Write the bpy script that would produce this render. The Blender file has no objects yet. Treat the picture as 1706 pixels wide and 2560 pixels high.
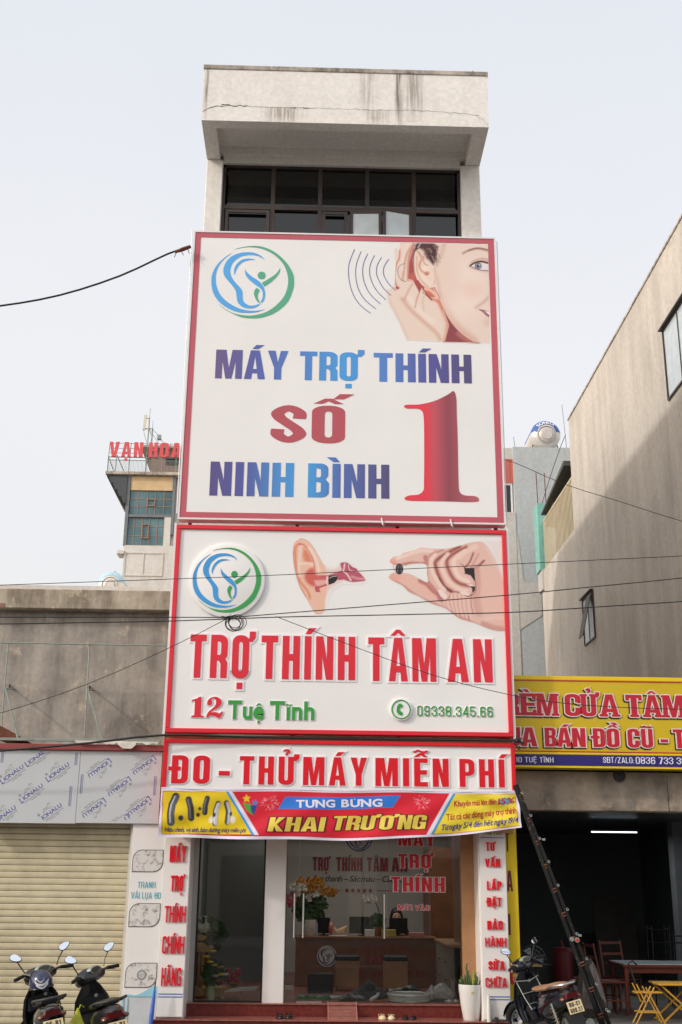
import bpy, math, random, unicodedata
import numpy as np
from mathutils import Vector, Matrix

random.seed(7)
R = math.radians
scene = bpy.context.scene
col = scene.collection

# ------------------------------------------------------------------ camera
cam_data = bpy.data.cameras.new('camera')
cam = bpy.data.objects.new('camera', cam_data)
col.objects.link(cam)
cam_data.sensor_fit = 'VERTICAL'
cam_data.sensor_height = 36.0
cam_data.sensor_width = 24.0
cam_data.lens = 40.0
cam_data.clip_start = 0.1
cam_data.clip_end = 2000.0
_r = Vector((0.999598, -0.026516, 0.010000)); _f = Vector((0.022117, 0.950576, 0.309703))
_f.normalize(); _r = (_r - _f * _r.dot(_f)).normalized()
_u = _r.cross(_f)
cam.matrix_world = Matrix(((_r.x, _u.x, -_f.x, 0.0), (_r.y, _u.y, -_f.y, 0.0), (_r.z, _u.z, -_f.z, 1.95), (0, 0, 0, 1)))
scene.camera = cam
scene.render.resolution_x = 682
scene.render.resolution_y = 1024

# ------------------------------------------------------------------ light
SUN_DIR = Vector((1.0, 0.5, -0.65)).normalized()          # the way the light travels
sun_elev = math.asin(-SUN_DIR.z)
world = bpy.data.worlds.new('World')
scene.world = world
world.use_nodes = True
wn = world.node_tree
wn.nodes.clear()
w_out = wn.nodes.new('ShaderNodeOutputWorld')
w_bg = wn.nodes.new('ShaderNodeBackground')
w_sky = wn.nodes.new('ShaderNodeTexSky')
w_sky.sky_type = 'NISHITA'
w_sky.sun_disc = False
w_sky.sun_elevation = sun_elev
w_sky.sun_rotation = math.atan2(-SUN_DIR.x, -SUN_DIR.y)
w_sky.dust_density = 6.0
w_sky.air_density = 1.0
w_mul = wn.nodes.new('ShaderNodeMixRGB'); w_mul.blend_type = 'MULTIPLY'; w_mul.inputs[0].default_value = 1.0
w_mul.inputs[2].default_value = (0.74, 0.75, 0.77, 1)
w_mix = wn.nodes.new('ShaderNodeMixRGB'); w_mix.blend_type = 'ADD'; w_mix.inputs[0].default_value = 1.0
# a hazy white sky: pale grey low down, a breath of blue higher up
w_tc = wn.nodes.new('ShaderNodeTexCoord'); w_sep = wn.nodes.new('ShaderNodeSeparateXYZ')
w_ramp = wn.nodes.new('ShaderNodeValToRGB')
w_ramp.color_ramp.elements[0].position = 0.0; w_ramp.color_ramp.elements[0].color = (7.0, 6.65, 6.3, 1)
w_ramp.color_ramp.elements[1].position = 0.72; w_ramp.color_ramp.elements[1].color = (7.05, 7.15, 7.25, 1)
e = w_ramp.color_ramp.elements.new(0.40); e.color = (7.7, 7.4, 7.05, 1)
wn.links.new(w_tc.outputs['Generated'], w_sep.inputs[0])
wn.links.new(w_sep.outputs['Z'], w_ramp.inputs[0])
wn.links.new(w_sky.outputs[0], w_mul.inputs[1])
wn.links.new(w_mul.outputs[0], w_mix.inputs[1])
w_n = wn.nodes.new('ShaderNodeTexNoise'); w_n.inputs['Scale'].default_value = 1.6; w_n.inputs['Detail'].default_value = 5
w_mr = wn.nodes.new('ShaderNodeMapRange'); w_mr.inputs[1].default_value = 0.3; w_mr.inputs[2].default_value = 0.7; w_mr.inputs[3].default_value = 0.965; w_mr.inputs[4].default_value = 1.03
w_m2 = wn.nodes.new('ShaderNodeMixRGB'); w_m2.blend_type = 'MULTIPLY'; w_m2.inputs[0].default_value = 1.0
wn.links.new(w_tc.outputs['Generated'], w_n.inputs['Vector']); wn.links.new(w_n.outputs['Fac'], w_mr.inputs[0])
wn.links.new(w_ramp.outputs[0], w_m2.inputs[1]); wn.links.new(w_mr.outputs[0], w_m2.inputs[2]); wn.links.new(w_m2.outputs[0], w_mix.inputs[2])
wn.links.new(w_mix.outputs[0], w_bg.inputs[0])
w_bg.inputs[1].default_value = 0.1
wn.links.new(w_bg.outputs[0], w_out.inputs[0])

sun_data = bpy.data.lights.new('sun', 'SUN')
sun_data.energy = 1.4
sun_data.angle = R(2.4)
sun_data.color = (1.0, 0.95, 0.89)
sun = bpy.data.objects.new('sun', sun_data)
col.objects.link(sun)
sun.rotation_euler = SUN_DIR.to_track_quat('-Z', 'Y').to_euler()
sun.location = (-20, -10, 30)

scene.view_settings.view_transform = 'Standard'
scene.view_settings.look = 'None'
scene.view_settings.exposure = 0.0
scene.view_settings.gamma = 1.0
scene.view_settings.use_curve_mapping = False

# ------------------------------------------------------------------ helpers
def lin(r, g, b):
    f = lambda c: (c / 255 / 12.92) if c / 255 <= 0.04045 else ((c / 255 + 0.055) / 1.055) ** 2.4
    return (f(r), f(g), f(b))

def mk(name, c, rough=0.6, metal=0.0, var=0.10, scale=5.0, bump=0.0, spec=0.5, coat=0.0, srgb=True):
    """plain material whose colour wanders a little with an object-space noise"""
    m = bpy.data.materials.new(name); m.use_nodes = True
    nt = m.node_tree; b = nt.nodes['Principled BSDF']
    c = lin(*c) if srgb else c
    b.inputs['Roughness'].default_value = rough; b.inputs['Metallic'].default_value = metal
    b.inputs['Specular IOR Level'].default_value = spec
    b.inputs['Coat Weight'].default_value = coat
    tc = nt.nodes.new('ShaderNodeTexCoord'); n = nt.nodes.new('ShaderNodeTexNoise')
    n.inputs['Scale'].default_value = scale; n.inputs['Detail'].default_value = 5
    nt.links.new(tc.outputs['Object'], n.inputs['Vector'])
    mr = nt.nodes.new('ShaderNodeMapRange'); mr.inputs[1].default_value = 0.3; mr.inputs[2].default_value = 0.7
    mr.inputs[3].default_value = 1 - var; mr.inputs[4].default_value = 1 + var * 0.6
    nt.links.new(n.outputs['Fac'], mr.inputs[0])
    mx = nt.nodes.new('ShaderNodeMixRGB'); mx.blend_type = 'MULTIPLY'; mx.inputs[0].default_value = 1
    mx.inputs[1].default_value = (*c, 1)
    nt.links.new(mr.outputs[0], mx.inputs[2]); nt.links.new(mx.outputs[0], b.inputs['Base Color'])
    if bump:
        n2 = nt.nodes.new('ShaderNodeTexNoise'); n2.inputs['Scale'].default_value = scale * 8; n2.inputs['Detail'].default_value = 6
        nt.links.new(tc.outputs['Object'], n2.inputs['Vector'])
        bp = nt.nodes.new('ShaderNodeBump'); bp.inputs['Strength'].default_value = bump; bp.inputs['Distance'].default_value = 0.02
        nt.links.new(n2.outputs['Fac'], bp.inputs['Height']); nt.links.new(bp.outputs[0], b.inputs['Normal'])
    return m

def weathered(name, base, dark, amount=0.5, streak=(9, 9, 0.5), blotch=0.9, light=None, top=None, rough=0.9, fine=22, cracks=0.0):
    """painted render or concrete: rain streaks, blotches, fine grain; top=(z0,z1) soils a band under an edge"""
    m = bpy.data.materials.new(name); m.use_nodes = True
    nt = m.node_tree; b = nt.nodes['Principled BSDF']; b.inputs['Roughness'].default_value = rough
    b.inputs['Specular IOR Level'].default_value = 0.25
    L = nt.links.new
    geo = nt.nodes.new('ShaderNodeNewGeometry')
    mp = nt.nodes.new('ShaderNodeMapping'); mp.inputs['Scale'].default_value = streak
    L(geo.outputs['Position'], mp.inputs['Vector'])
    n1 = nt.nodes.new('ShaderNodeTexNoise'); n1.inputs['Scale'].default_value = 1.0; n1.inputs['Detail'].default_value = 7; n1.inputs['Roughness'].default_value = 0.65
    L(mp.outputs[0], n1.inputs['Vector'])
    n2 = nt.nodes.new('ShaderNodeTexNoise'); n2.inputs['Scale'].default_value = blotch; n2.inputs['Detail'].default_value = 8; n2.inputs['Roughness'].default_value = 0.6
    L(geo.outputs['Position'], n2.inputs['Vector'])
    n3 = nt.nodes.new('ShaderNodeTexNoise'); n3.inputs['Scale'].default_value = fine; n3.inputs['Detail'].default_value = 6
    L(geo.outputs['Position'], n3.inputs['Vector'])
    mul = nt.nodes.new('ShaderNodeMath'); mul.operation = 'MULTIPLY'
    L(n1.outputs['Fac'], mul.inputs[0]); L(n2.outputs['Fac'], mul.inputs[1])
    mr = nt.nodes.new('ShaderNodeMapRange'); mr.inputs[1].default_value = 0.16; mr.inputs[2].default_value = 0.36; mr.inputs[3].default_value = 0; mr.inputs[4].default_value = amount
    L(mul.outputs[0], mr.inputs[0])
    fac = mr.outputs[0]
    if top:
        sp = nt.nodes.new('ShaderNodeSeparateXYZ'); L(geo.outputs['Position'], sp.inputs[0])
        tr = nt.nodes.new('ShaderNodeMapRange'); tr.inputs[1].default_value = top[0]; tr.inputs[2].default_value = top[1]; tr.inputs[3].default_value = 0; tr.inputs[4].default_value = 1.0
        L(sp.outputs['Z'], tr.inputs[0])
        n4 = nt.nodes.new('ShaderNodeTexNoise'); n4.inputs['Scale'].default_value = 5.0; n4.inputs['Detail'].default_value = 9; n4.inputs['Roughness'].default_value = 0.7
        L(geo.outputs['Position'], n4.inputs['Vector'])
        p = nt.nodes.new('ShaderNodeMath'); p.operation = 'MULTIPLY'; L(tr.outputs[0], p.inputs[0]); 
        r4 = nt.nodes.new('ShaderNodeMapRange'); r4.inputs[1].default_value = 0.42; r4.inputs[2].default_value = 0.62; L(n4.outputs['Fac'], r4.inputs[0])
        L(r4.outputs[0], p.inputs[1])
        ad = nt.nodes.new('ShaderNodeMath'); ad.operation = 'MAXIMUM'; L(fac, ad.inputs[0]); L(p.outputs[0], ad.inputs[1]); fac = ad.outputs[0]
    mx = nt.nodes.new('ShaderNodeMixRGB'); mx.inputs[1].default_value = (*lin(*base), 1); mx.inputs[2].default_value = (*lin(*dark), 1)
    L(fac, mx.inputs[0]); out = mx.outputs[0]
    if light:
        n5 = nt.nodes.new('ShaderNodeTexNoise'); n5.inputs['Scale'].default_value = 3.1; n5.inputs['Detail'].default_value = 10; n5.inputs['Roughness'].default_value = 0.75
        mp5 = nt.nodes.new('ShaderNodeMapping'); mp5.inputs['Location'].default_value = (3, 7, 1); L(geo.outputs['Position'], mp5.inputs['Vector']); L(mp5.outputs[0], n5.inputs['Vector'])
        r5 = nt.nodes.new('ShaderNodeMapRange'); r5.inputs[1].default_value = 0.58; r5.inputs[2].default_value = 0.68; L(n5.outputs['Fac'], r5.inputs[0])
        m5 = nt.nodes.new('ShaderNodeMixRGB'); m5.inputs[2].default_value = (*lin(*light), 1); L(r5.outputs[0], m5.inputs[0]); L(out, m5.inputs[1]); out = m5.outputs[0]
    g = nt.nodes.new('ShaderNodeMapRange'); g.inputs[1].default_value = 0.25; g.inputs[2].default_value = 0.75; g.inputs[3].default_value = 0.88; g.inputs[4].default_value = 1.08
    L(n3.outputs['Fac'], g.inputs[0])
    mg = nt.nodes.new('ShaderNodeMixRGB'); mg.blend_type = 'MULTIPLY'; mg.inputs[0].default_value = 1; L(out, mg.inputs[1]); L(g.outputs[0], mg.inputs[2])
    L(mg.outputs[0], b.inputs['Base Color'])
    bp = nt.nodes.new('ShaderNodeBump'); bp.inputs['Strength'].default_value = 0.35; bp.inputs['Distance'].default_value = 0.01
    L(n3.outputs['Fac'], bp.inputs['Height']); L(bp.outputs[0], b.inputs['Normal'])
    return m

LOC = {}
def link(o, parent=None):
    col.objects.link(o)
    if parent is not None: o.parent = parent
    return o
def tag(o, label, cat, group=None, kind=None):
    if label: o['label'] = label
    if cat: o['category'] = cat
    if group: o['group'] = group
    if kind: o['kind'] = kind
    return o
def thing(name, label, cat, loc=(0, 0, 0), group=None):
    o = bpy.data.objects.new(name, None); o.empty_display_size = 0.2
    link(o); o.location = loc; LOC[o.name] = Vector(loc)
    return tag(o, label, cat, group)

class G:
    """collects faces; build() links them as ONE mesh object"""
    def __init__(s): s.v = []; s.f = []
    def add(s, v, f):
        n = len(s.v); s.v += [tuple(p) for p in v]; s.f += [tuple(i + n for i in q) for q in f]; return s
    def box(s, x0, x1, y0, y1, z0, z1):
        return s.add([(x0, y0, z0), (x1, y0, z0), (x1, y1, z0), (x0, y1, z0), (x0, y0, z1), (x1, y0, z1), (x1, y1, z1), (x0, y1, z1)],
                     [(0, 3, 2, 1), (4, 5, 6, 7), (0, 1, 5, 4), (1, 2, 6, 5), (2, 3, 7, 6), (3, 0, 4, 7)])
    def bbox(s, x0, x1, y0, y1, z0, z1, b):
        """box with chamfered edges"""
        vs = []
        for sx in (0, 1):
            for sy in (0, 1):
                for sz in (0, 1):
                    for ax in range(3):
                        p = [x1 if sx else x0, y1 if sy else y0, z1 if sz else z0]
                        for a, sg in ((0, sx), (1, sy), (2, sz)):
                            if a != ax: p[a] += -b if sg else b
                        vs.append(p)
        I = lambda sx, sy, sz, ax: (sx * 4 + sy * 2 + sz) * 3 + ax
        f = []
        for q in (0, 1):
            f.append([I(q, 0, 0, 0), I(q, 1, 0, 0), I(q, 1, 1, 0), I(q, 0, 1, 0)][::(1 if q else -1)])
            f.append([I(0, q, 0, 1), I(1, q, 0, 1), I(1, q, 1, 1), I(0, q, 1, 1)][::(-1 if q else 1)])
            f.append([I(0, 0, q, 2), I(1, 0, q, 2), I(1, 1, q, 2), I(0, 1, q, 2)][::(1 if q else -1)])
        for a in (0, 1):
            for c in (0, 1):
                f.append([I(a, c, 0, 0), I(a, c, 1, 0), I(a, c, 1, 1), I(a, c, 0, 1)])
                f.append([I(a, 0, c, 0), I(a, 1, c, 0), I(a, 1, c, 2), I(a, 0, c, 2)])
                f.append([I(0, a, c, 1), I(1, a, c, 1), I(1, a, c, 2), I(0, a, c, 2)])
        for a in (0, 1):
            for c in (0, 1):
                for d in (0, 1): f.append([I(a, c, d, 0), I(a, c, d, 1), I(a, c, d, 2)])
        return s.add(vs, f)
    def ring(s, x0, x1, z0, z1, t, y0, y1):
        """rectangular picture-frame in the XZ plane"""
        s.box(x0, x1, y0, y1, z1 - t, z1); s.box(x0, x1, y0, y1, z0, z0 + t)
        s.box(x0, x0 + t, y0, y1, z0 + t, z1 - t); s.box(x1 - t, x1, y0, y1, z0 + t, z1 - t); return s
    def tube(s, pts, r, n=8, caps=True):
        pts = [Vector(p) for p in pts]; rs = r if isinstance(r, (list, tuple)) else [r] * len(pts)
        rings = []; prev = None
        for i, p in enumerate(pts):
            d = (pts[min(i + 1, len(pts) - 1)] - pts[max(i - 1, 0)]).normalized()
            if prev is None:
                a = Vector((0, 0, 1)) if abs(d.z) < 0.9 else Vector((1, 0, 0)); u = d.cross(a).normalized()
            else:
                u = (prev - d * prev.dot(d))
                u = u.normalized() if u.length > 1e-6 else d.cross(Vector((0, 0, 1))).normalized()
            prev = u; w = d.cross(u)
            rings.append([p + (u * math.cos(2 * math.pi * k / n) + w * math.sin(2 * math.pi * k / n)) * rs[i] for k in range(n)])
        return s.loft(rings, caps)
    def loft(s, rings, caps=True, closed=False):
        n = len(rings[0]); v = [p for r_ in rings for p in r_]; f = []
        m = len(rings)
        for i in range(m if closed else m - 1):
            j = (i + 1) % m
            for k in range(n):
                k2 = (k + 1) % n
                f.append((i * n + k, i * n + k2, j * n + k2, j * n + k))
        if caps and not closed:
            f.append(tuple(range(n))[::-1]); f.append(tuple((m - 1) * n + k for k in range(n)))
        return s.add(v, f)
    def bar(s, a, b, w, h=None):
        """straight rectangular bar from a to b"""
        h = h or w; a = Vector(a); b = Vector(b); d = (b - a).normalized()
        up = Vector((0, 0, 1)) if abs(d.z) < 0.95 else Vector((0, 1, 0))
        u = d.cross(up).normalized() * w / 2; k = u.cross(d).normalized() * h / 2
        return s.loft([[p + u + k, p - u + k, p - u - k, p + u - k] for p in (a, b)])
    def cyl(s, c, r, h, n=16, r2=None, axis='Z'):
        r2 = r if r2 is None else r2; rings = []
        for t, rr in ((0, r), (h, r2)):
            ring_ = []
            for k in range(n):
                a = 2 * math.pi * k / n; x, y = rr * math.cos(a), rr * math.sin(a)
                ring_.append({'Z': (c[0] + x, c[1] + y, c[2] + t), 'Y': (c[0] + x, c[1] + t, c[2] + y), 'X': (c[0] + t, c[1] + x, c[2] + y)}[axis])
            rings.append(ring_)
        return s.loft(rings)
    def lathe(s, c, prof, n=20, axis='Z', sx=1.0, sy=1.0):
        rings = []
        for r, t in prof:
            ring_ = []
            for k in range(n):
                a = 2 * math.pi * k / n; x, y = r * math.cos(a) * sx, r * math.sin(a) * sy
                ring_.append({'Z': (c[0] + x, c[1] + y, c[2] + t), 'Y': (c[0] + x, c[1] + t, c[2] + y), 'X': (c[0] + t, c[1] + x, c[2] + y)}[axis])
            rings.append(ring_)
        return s.loft(rings)
    def ball(s, c, rx, ry, rz, n=12, m=8):
        rings = []
        for i in range(m + 1):
            th = math.pi * (0.02 + 0.96 * i / m)
            rings.append([(c[0] + rx * math.sin(th) * math.cos(2 * math.pi * k / n), c[1] + ry * math.sin(th) * math.sin(2 * math.pi * k / n), c[2] - rz * math.cos(th)) for k in range(n)])
        return s.loft(rings)
    def torus(s, c, R1, r, axis='X', n=28, m=10):
        rings = []
        for i in range(n):
            a = 2 * math.pi * i / n; ring_ = []
            for k in range(m):
                b = 2 * math.pi * k / m; q = R1 + r * math.cos(b); w = r * math.sin(b)
                P = {'X': (c[0] + w, c[1] + q * math.cos(a), c[2] + q * math.sin(a)), 'Y': (c[0] + q * math.cos(a), c[1] + w, c[2] + q * math.sin(a)), 'Z': (c[0] + q * math.cos(a), c[1] + q * math.sin(a), c[2] + w)}[axis]
                ring_.append(P)
            rings.append(ring_)
        return s.loft(rings, closed=True)
    def prism(s, poly, y0, y1, axis='Y'):
        """polygon (a,b) pushed along an axis; Y: (x,z), X: (y,z), Z: (x,y)"""
        P = {'Y': lambda a, b, t: (a, t, b), 'X': lambda a, b, t: (t, a, b), 'Z': lambda a, b, t: (a, b, t)}[axis]
        n = len(poly); v = [P(a, b, y0) for a, b in poly] + [P(a, b, y1) for a, b in poly]
        f = [tuple(range(n))[::-1], tuple(range(n, 2 * n))] + [(i, (i + 1) % n, n + (i + 1) % n, n + i) for i in range(n)]
        return s.add(v, f)
    def xf(s, M):
        s.v = [tuple(M @ Vector(p)) for p in s.v]; return s
    def mesh(s, name, mat, smooth=False, off=(0, 0, 0)):
        me = bpy.data.meshes.new(name)
        off = Vector(off)
        me.from_pydata([tuple(Vector(p) - off) for p in s.v], [], s.f)
        if mat is not None: me.materials.append(mat)
        me.update()
        if smooth:
            me.polygons.foreach_set('use_smooth', [True] * len(me.polygons))
            try: me.set_sharp_from_angle(angle=R(38))
            except Exception: pass
        return me
    def build(s, name, mat, parent=None, smooth=False, label=None):
        off = LOC.get(parent.name, Vector()) if parent is not None else Vector()
        o = bpy.data.objects.new(name, s.mesh(name, mat, smooth, off))
        link(o, parent); LOC[o.name] = off
        if label: o['label'] = label
        return o
def solo(name, g, mat, label, cat, group=None, kind=None, smooth=False):
    """a thing that is one mesh, its origin at the middle of its base"""
    xs = [p[0] for p in g.v]; ys = [p[1] for p in g.v]; zs = [p[2] for p in g.v]
    c = Vector(((min(xs) + max(xs)) / 2, (min(ys) + max(ys)) / 2, min(zs)))
    o = bpy.data.objects.new(name, g.mesh(name, mat, smooth, c)); link(o); o.location = c; LOC[o.name] = c
    return tag(o, label, cat, group, kind)
def again(src, parent, dx=0, dy=0, dz=0):
    """another piece that shares the mesh of src"""
    o = src.copy(); col.objects.link(o); o.parent = parent; o.location = (src.location.x + dx, src.location.y + dy, src.location.z + dz)
    return o
def copy_tree(o, parent=None):
    kids = [c for c in col.objects if c.parent == o]
    c = o.copy(); col.objects.link(c); c.parent = parent
    for k in kids: copy_tree(k, c)
    return c
# ------------------------------------------------------------------ lettering
def arc(cx, cy, rx, ry, a0, a1, n=6):
    return [(cx + rx * math.cos(R(a0 + (a1 - a0) * i / n)), cy + ry * math.sin(R(a0 + (a1 - a0) * i / n))) for i in range(n + 1)]
def rrect(x0, y0, x1, y1, rx, ry, n=5):
    return arc(x1 - rx, y1 - ry, rx, ry, 0, 90, n) + arc(x0 + rx, y1 - ry, rx, ry, 90, 180, n) + arc(x0 + rx, y0 + ry, rx, ry, 180, 270, n) + arc(x1 - rx, y0 + ry, rx, ry, 270, 360, n)
def catmull(p, n=6, closed=False):
    out = []; m = len(p)
    for i in range(m if closed else m - 1):
        a, b, c, d = (p[(i - 1) % m] if closed or i > 0 else p[0]), p[i % m], p[(i + 1) % m], (p[(i + 2) % m] if closed or i + 2 < m else p[-1])
        for k in range(n):
            t = k / n
            out.append(tuple(0.5 * (2 * b[j] + (c[j] - a[j]) * t + (2 * a[j] - 5 * b[j] + 4 * c[j] - d[j]) * t * t + (3 * b[j] - a[j] - 3 * c[j] + d[j]) * t ** 3) for j in range(len(b))))
    if not closed: out.append(tuple(p[-1]))
    return out
def stroke(pts, s, t, n=6):
    c = catmull(pts, n); Lf = []; Rt = []
    for i, p in enumerate(c):
        q0 = c[max(i - 1, 0)]; q1 = c[min(i + 1, len(c) - 1)]
        dx, dy = q1[0] - q0[0], q1[1] - q0[1]; l = math.hypot(dx, dy) or 1
        nx, ny = -dy / l, dx / l
        Lf.append((p[0] + nx * s / 2, p[1] + ny * t / 2)); Rt.append((p[0] - nx * s / 2, p[1] - ny * t / 2))
    return Lf + Rt[::-1]
def cond(ch, s=0.17, t=0.155, w=0.44):
    """heavy condensed capitals: list of layers, each a list of closed outlines (even-odd)"""
    rx, ry = w * 0.44, 0.17; ix, iy = max(w / 2 - s, 0.02) * 0.85, 0.08
    hole = rrect(s, t, w - s, 1 - t, ix, iy)
    if ch == 'I': return [[[(0, 0), (0, 1), (s, 1), (s, 0)]]], s
    if ch == 'H': return [[[(0, 0), (0, 1), (s, 1), (s, .58), (w - s, .58), (w - s, 1), (w, 1), (w, 0), (w - s, 0), (w - s, .58 - t), (s, .58 - t), (s, 0)]]], w
    if ch == 'M':
        W = w * 1.42
        return [[[(0, 0), (0, 1), (s * 1.42, 1), (W / 2, .36), (W - s * 1.42, 1), (W, 1), (W, 0), (W - s * .92, 0), (W - s * .92, .62), (W / 2 + s * .42, 0), (W / 2 - s * .42, 0), (s * .92, .62), (s * .92, 0)]]], W
    if ch == 'N': return [[[(0, 0), (0, 1), (s * 1.05, 1), (w - s * .95, .45), (w - s * .95, 1), (w, 1), (w, 0), (w - s * 1.05, 0), (s * .95, .55), (s * .95, 0)]]], w
    if ch == 'T':
        W = w * .95
        return [[[(0, 1), (W, 1), (W, 1 - t), (W / 2 + s / 2, 1 - t), (W / 2 + s / 2, 0), (W / 2 - s / 2, 0), (W / 2 - s / 2, 1 - t), (0, 1 - t)]]], W
    if ch == 'L': return [[[(0, 0), (0, 1), (s, 1), (s, t), (w * .85, t), (w * .85, 0)]]], w * .85
    if ch == 'E':
        W = w * .86
        return [[[(0, 0), (0, 1), (W, 1), (W, 1 - t), (s, 1 - t), (s, .58), (W * .94, .58), (W * .94, .58 - t), (s, .58 - t), (s, t), (W, t), (W, 0)]]], W
    if ch == 'A':
        W = w * 1.12; xi = lambda y: s + (W / 2 - s) * y / .86
        return [[[(0, 0), (W / 2 - s * .62, 1), (W / 2 + s * .62, 1), (W, 0), (W - s, 0), (W - xi(.2), .2), (xi(.2), .2), (s, 0)], [(xi(.35), .35), (W / 2, .80), (W - xi(.35), .35)]]], W
    if ch == 'V':
        W = w * 1.12; return [[[(0, 1), (s * 1.02, 1), (W / 2, .24), (W - s * 1.02, 1), (W, 1), (W / 2 + s * .6, 0), (W / 2 - s * .6, 0)]]], W
    if ch == 'Y':
        W = w * 1.1; return [[[(0, 1), (s * 1.05, 1), (W / 2, .6), (W - s * 1.05, 1), (W, 1), (W / 2 + s / 2, .4), (W / 2 + s / 2, 0), (W / 2 - s / 2, 0), (W / 2 - s / 2, .4)]]], W
    if ch == 'K':
        return [[[(0, 0), (0, 1), (s, 1), (s, 0)]], [[(s * .8, .42), (w - s * 1.1, 1), (w * 1.05, 1), (s * .8, .28)][::1]], [[(s * 1.1, .62), (s * .9, .45), (w - s, 0), (w * 1.08, 0)]]], w * 1.08
    if ch == 'Z': return [[[(0, 1), (w, 1), (w, 1 - t), (s * 1.1, t), (w, t), (w, 0), (0, 0), (0, t), (w - s * 1.1, 1 - t), (0, 1 - t)]]], w
    if ch == 'U':
        return [[[(0, 1), (s, 1)] + arc(s + ix, t + iy, ix, iy, 180, 270) + arc(w - s - ix, t + iy, ix, iy, 270, 360) + [(w - s, 1), (w, 1)] + arc(w - rx, ry, rx, ry, 0, -90) + arc(rx, ry, rx, ry, 270, 180)]], w
    if ch in 'O0': return [[rrect(0, 0, w, 1, rx, ry), hole]], w
    if ch == 'C' or ch == 'G':
        o = [(w, .62)] + arc(w - rx, 1 - ry, rx, ry, 0, 90) + arc(rx, 1 - ry, rx, ry, 90, 180) + arc(rx, ry, rx, ry, 180, 270) + arc(w - rx, ry, rx, ry, 270, 360) + [(w, .38), (w - s, .38)] \
            + arc(w - s - ix, t + iy, ix, iy, 0, -90) + arc(s + ix, t + iy, ix, iy, 270, 180) + arc(s + ix, 1 - t - iy, ix, iy, 180, 90) + arc(w - s - ix, 1 - t - iy, ix, iy, 90, 0) + [(w - s, .62)]
        ls = [[o]]
        if ch == 'G': ls.append([[(w * .52, .52), (w, .52), (w, .02), (w - s * .7, .02), (w - s, .2), (w - s, .40), (w * .52, .40)]])
        return ls, w
    if ch == 'D': return [[[(0, 0), (0, 1)] + arc(w - rx, 1 - ry, rx, ry, 90, 0) + arc(w - rx, ry, rx, ry, 0, -90), [(s, t), (s, 1 - t)] + arc(w - s - ix, 1 - t - iy, ix, iy, 90, 0) + arc(w - s - ix, t + iy, ix, iy, 0, -90)]], w
    if ch == 'B':
        q = .12
        return [[[(0, 0), (0, 1)] + arc(w * .96 - .16, .84, .16, .16, 90, 0) + [(w * .96, .64), (w * .84, .53), (w, .42)] + arc(w - .16, .16, .16, .16, 0, -90),
                 [(s, .585), (s, 1 - t * .9)] + arc(w - s - .05, .80, .05, .05, 90, 0) + arc(w - s - .05, .64, .05, .05, 0, -90),
                 [(s, t * .9), (s, .455)] + arc(w - s - .05, .40, .05, .05, 90, 0) + arc(w - s - .05, .20, .05, .05, 0, -90)]], w
    if ch in 'PR':
        P = [[(0, 0), (0, 1)] + arc(w - rx, 1 - ry, rx, ry, 90, 0) + arc(w - rx, .40 + ry * .9, rx, ry * .9, 0, -90) + [(s, .40), (s, 0)],
             [(s, .40 + t * .85), (s, 1 - t)] + arc(w - s - ix, 1 - t - iy, ix, iy, 90, 0) + arc(w - s - ix, .40 + t * .85 + .06, ix, .06, 0, -90)]
        ls = [P]
        if ch == 'R': ls.append([[(w * .42, .46), (w * .80, .50), (w, .36), (w * 1.0, 0), (w - s, 0), (w - s, .32), (w * .5, .40)]])
        return ls, w
    if ch == 'S': return [[stroke([(w - s / 2, .64), (w - s / 2, .80), (w * .5, 1 - t / 2), (s / 2, .80), (s * .62, .66), (w * .5, .50), (w - s * .62, .34), (w - s / 2, .20), (w * .5, t / 2), (s / 2, .20), (s / 2, .36)], s, t)]], w
    if ch == '1': return [[[(s * .55, 0), (s * .55, .72), (0, .72), (0, .84), (s * .5, .88), (s * .8, 1), (s * 1.55, 1), (s * 1.55, 0)]]], s * 1.55
    if ch == '2': return [[stroke([(s / 2, .66), (s / 2, .82), (w * .5, 1 - t / 2), (w - s / 2, .82), (w - s / 2, .66), (w * .62, .42), (s * .62, t * .6)], s, t)], [[(0, 0), (w, 0), (w, t), (0, t)]]], w
    if ch == '3': return [[stroke([(s / 2, .70), (s / 2, .83), (w * .5, 1 - t / 2), (w - s / 2, .83), (w - s / 2, .64), (w * .45, .53)], s, t)], [stroke([(w * .45, .53), (w - s / 2, .42), (w - s / 2, .18), (w * .5, t / 2), (s / 2, .18), (s / 2, .32)], s, t)]], w
    if ch == '4': return [[[(w - s * 1.5, 0), (w - s * .5, 0), (w - s * .5, 1), (w - s * 1.5, 1)]], [[(0, .22), (w, .22), (w, .36), (0, .36)]], [[(0, .30), (s * .9, .30), (w - s * .6, 1), (w - s * 1.6, 1)]]], w
    if ch == '5': return [[stroke([(s * .55, .52), (w * .5, .60), (w - s / 2, .48), (w - s / 2, .20), (w * .5, t / 2), (s / 2, .18), (s / 2, .32)], s, t)], [[(s * .05, .46), (0, 1), (w * .95, 1), (w * .95, 1 - t), (s * .9, 1 - t), (s * .9, .46)]]], w
    if ch in '69':
        o = [(w, .70)] + arc(w - rx, 1 - ry, rx, ry, 0, 90) + arc(rx, 1 - ry, rx, ry, 90, 180) + arc(rx, ry, rx, ry, 180, 270) + arc(w - rx, ry, rx, ry, 270, 360) + arc(w - rx, .62 - ry, rx, ry, 0, 80) + [(s, .60), (s, .80)] + arc(w / 2, .80, w / 2 - s, .07, 180, 0) + [(w - s, .70)]
        h = rrect(s, t, w - s, .48, ix, .07)
        if ch == '9': o = [(w - x, 1 - y) for x, y in o]; h = [(w - x, 1 - y) for x, y in h]
        return [[o, h]], w
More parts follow.
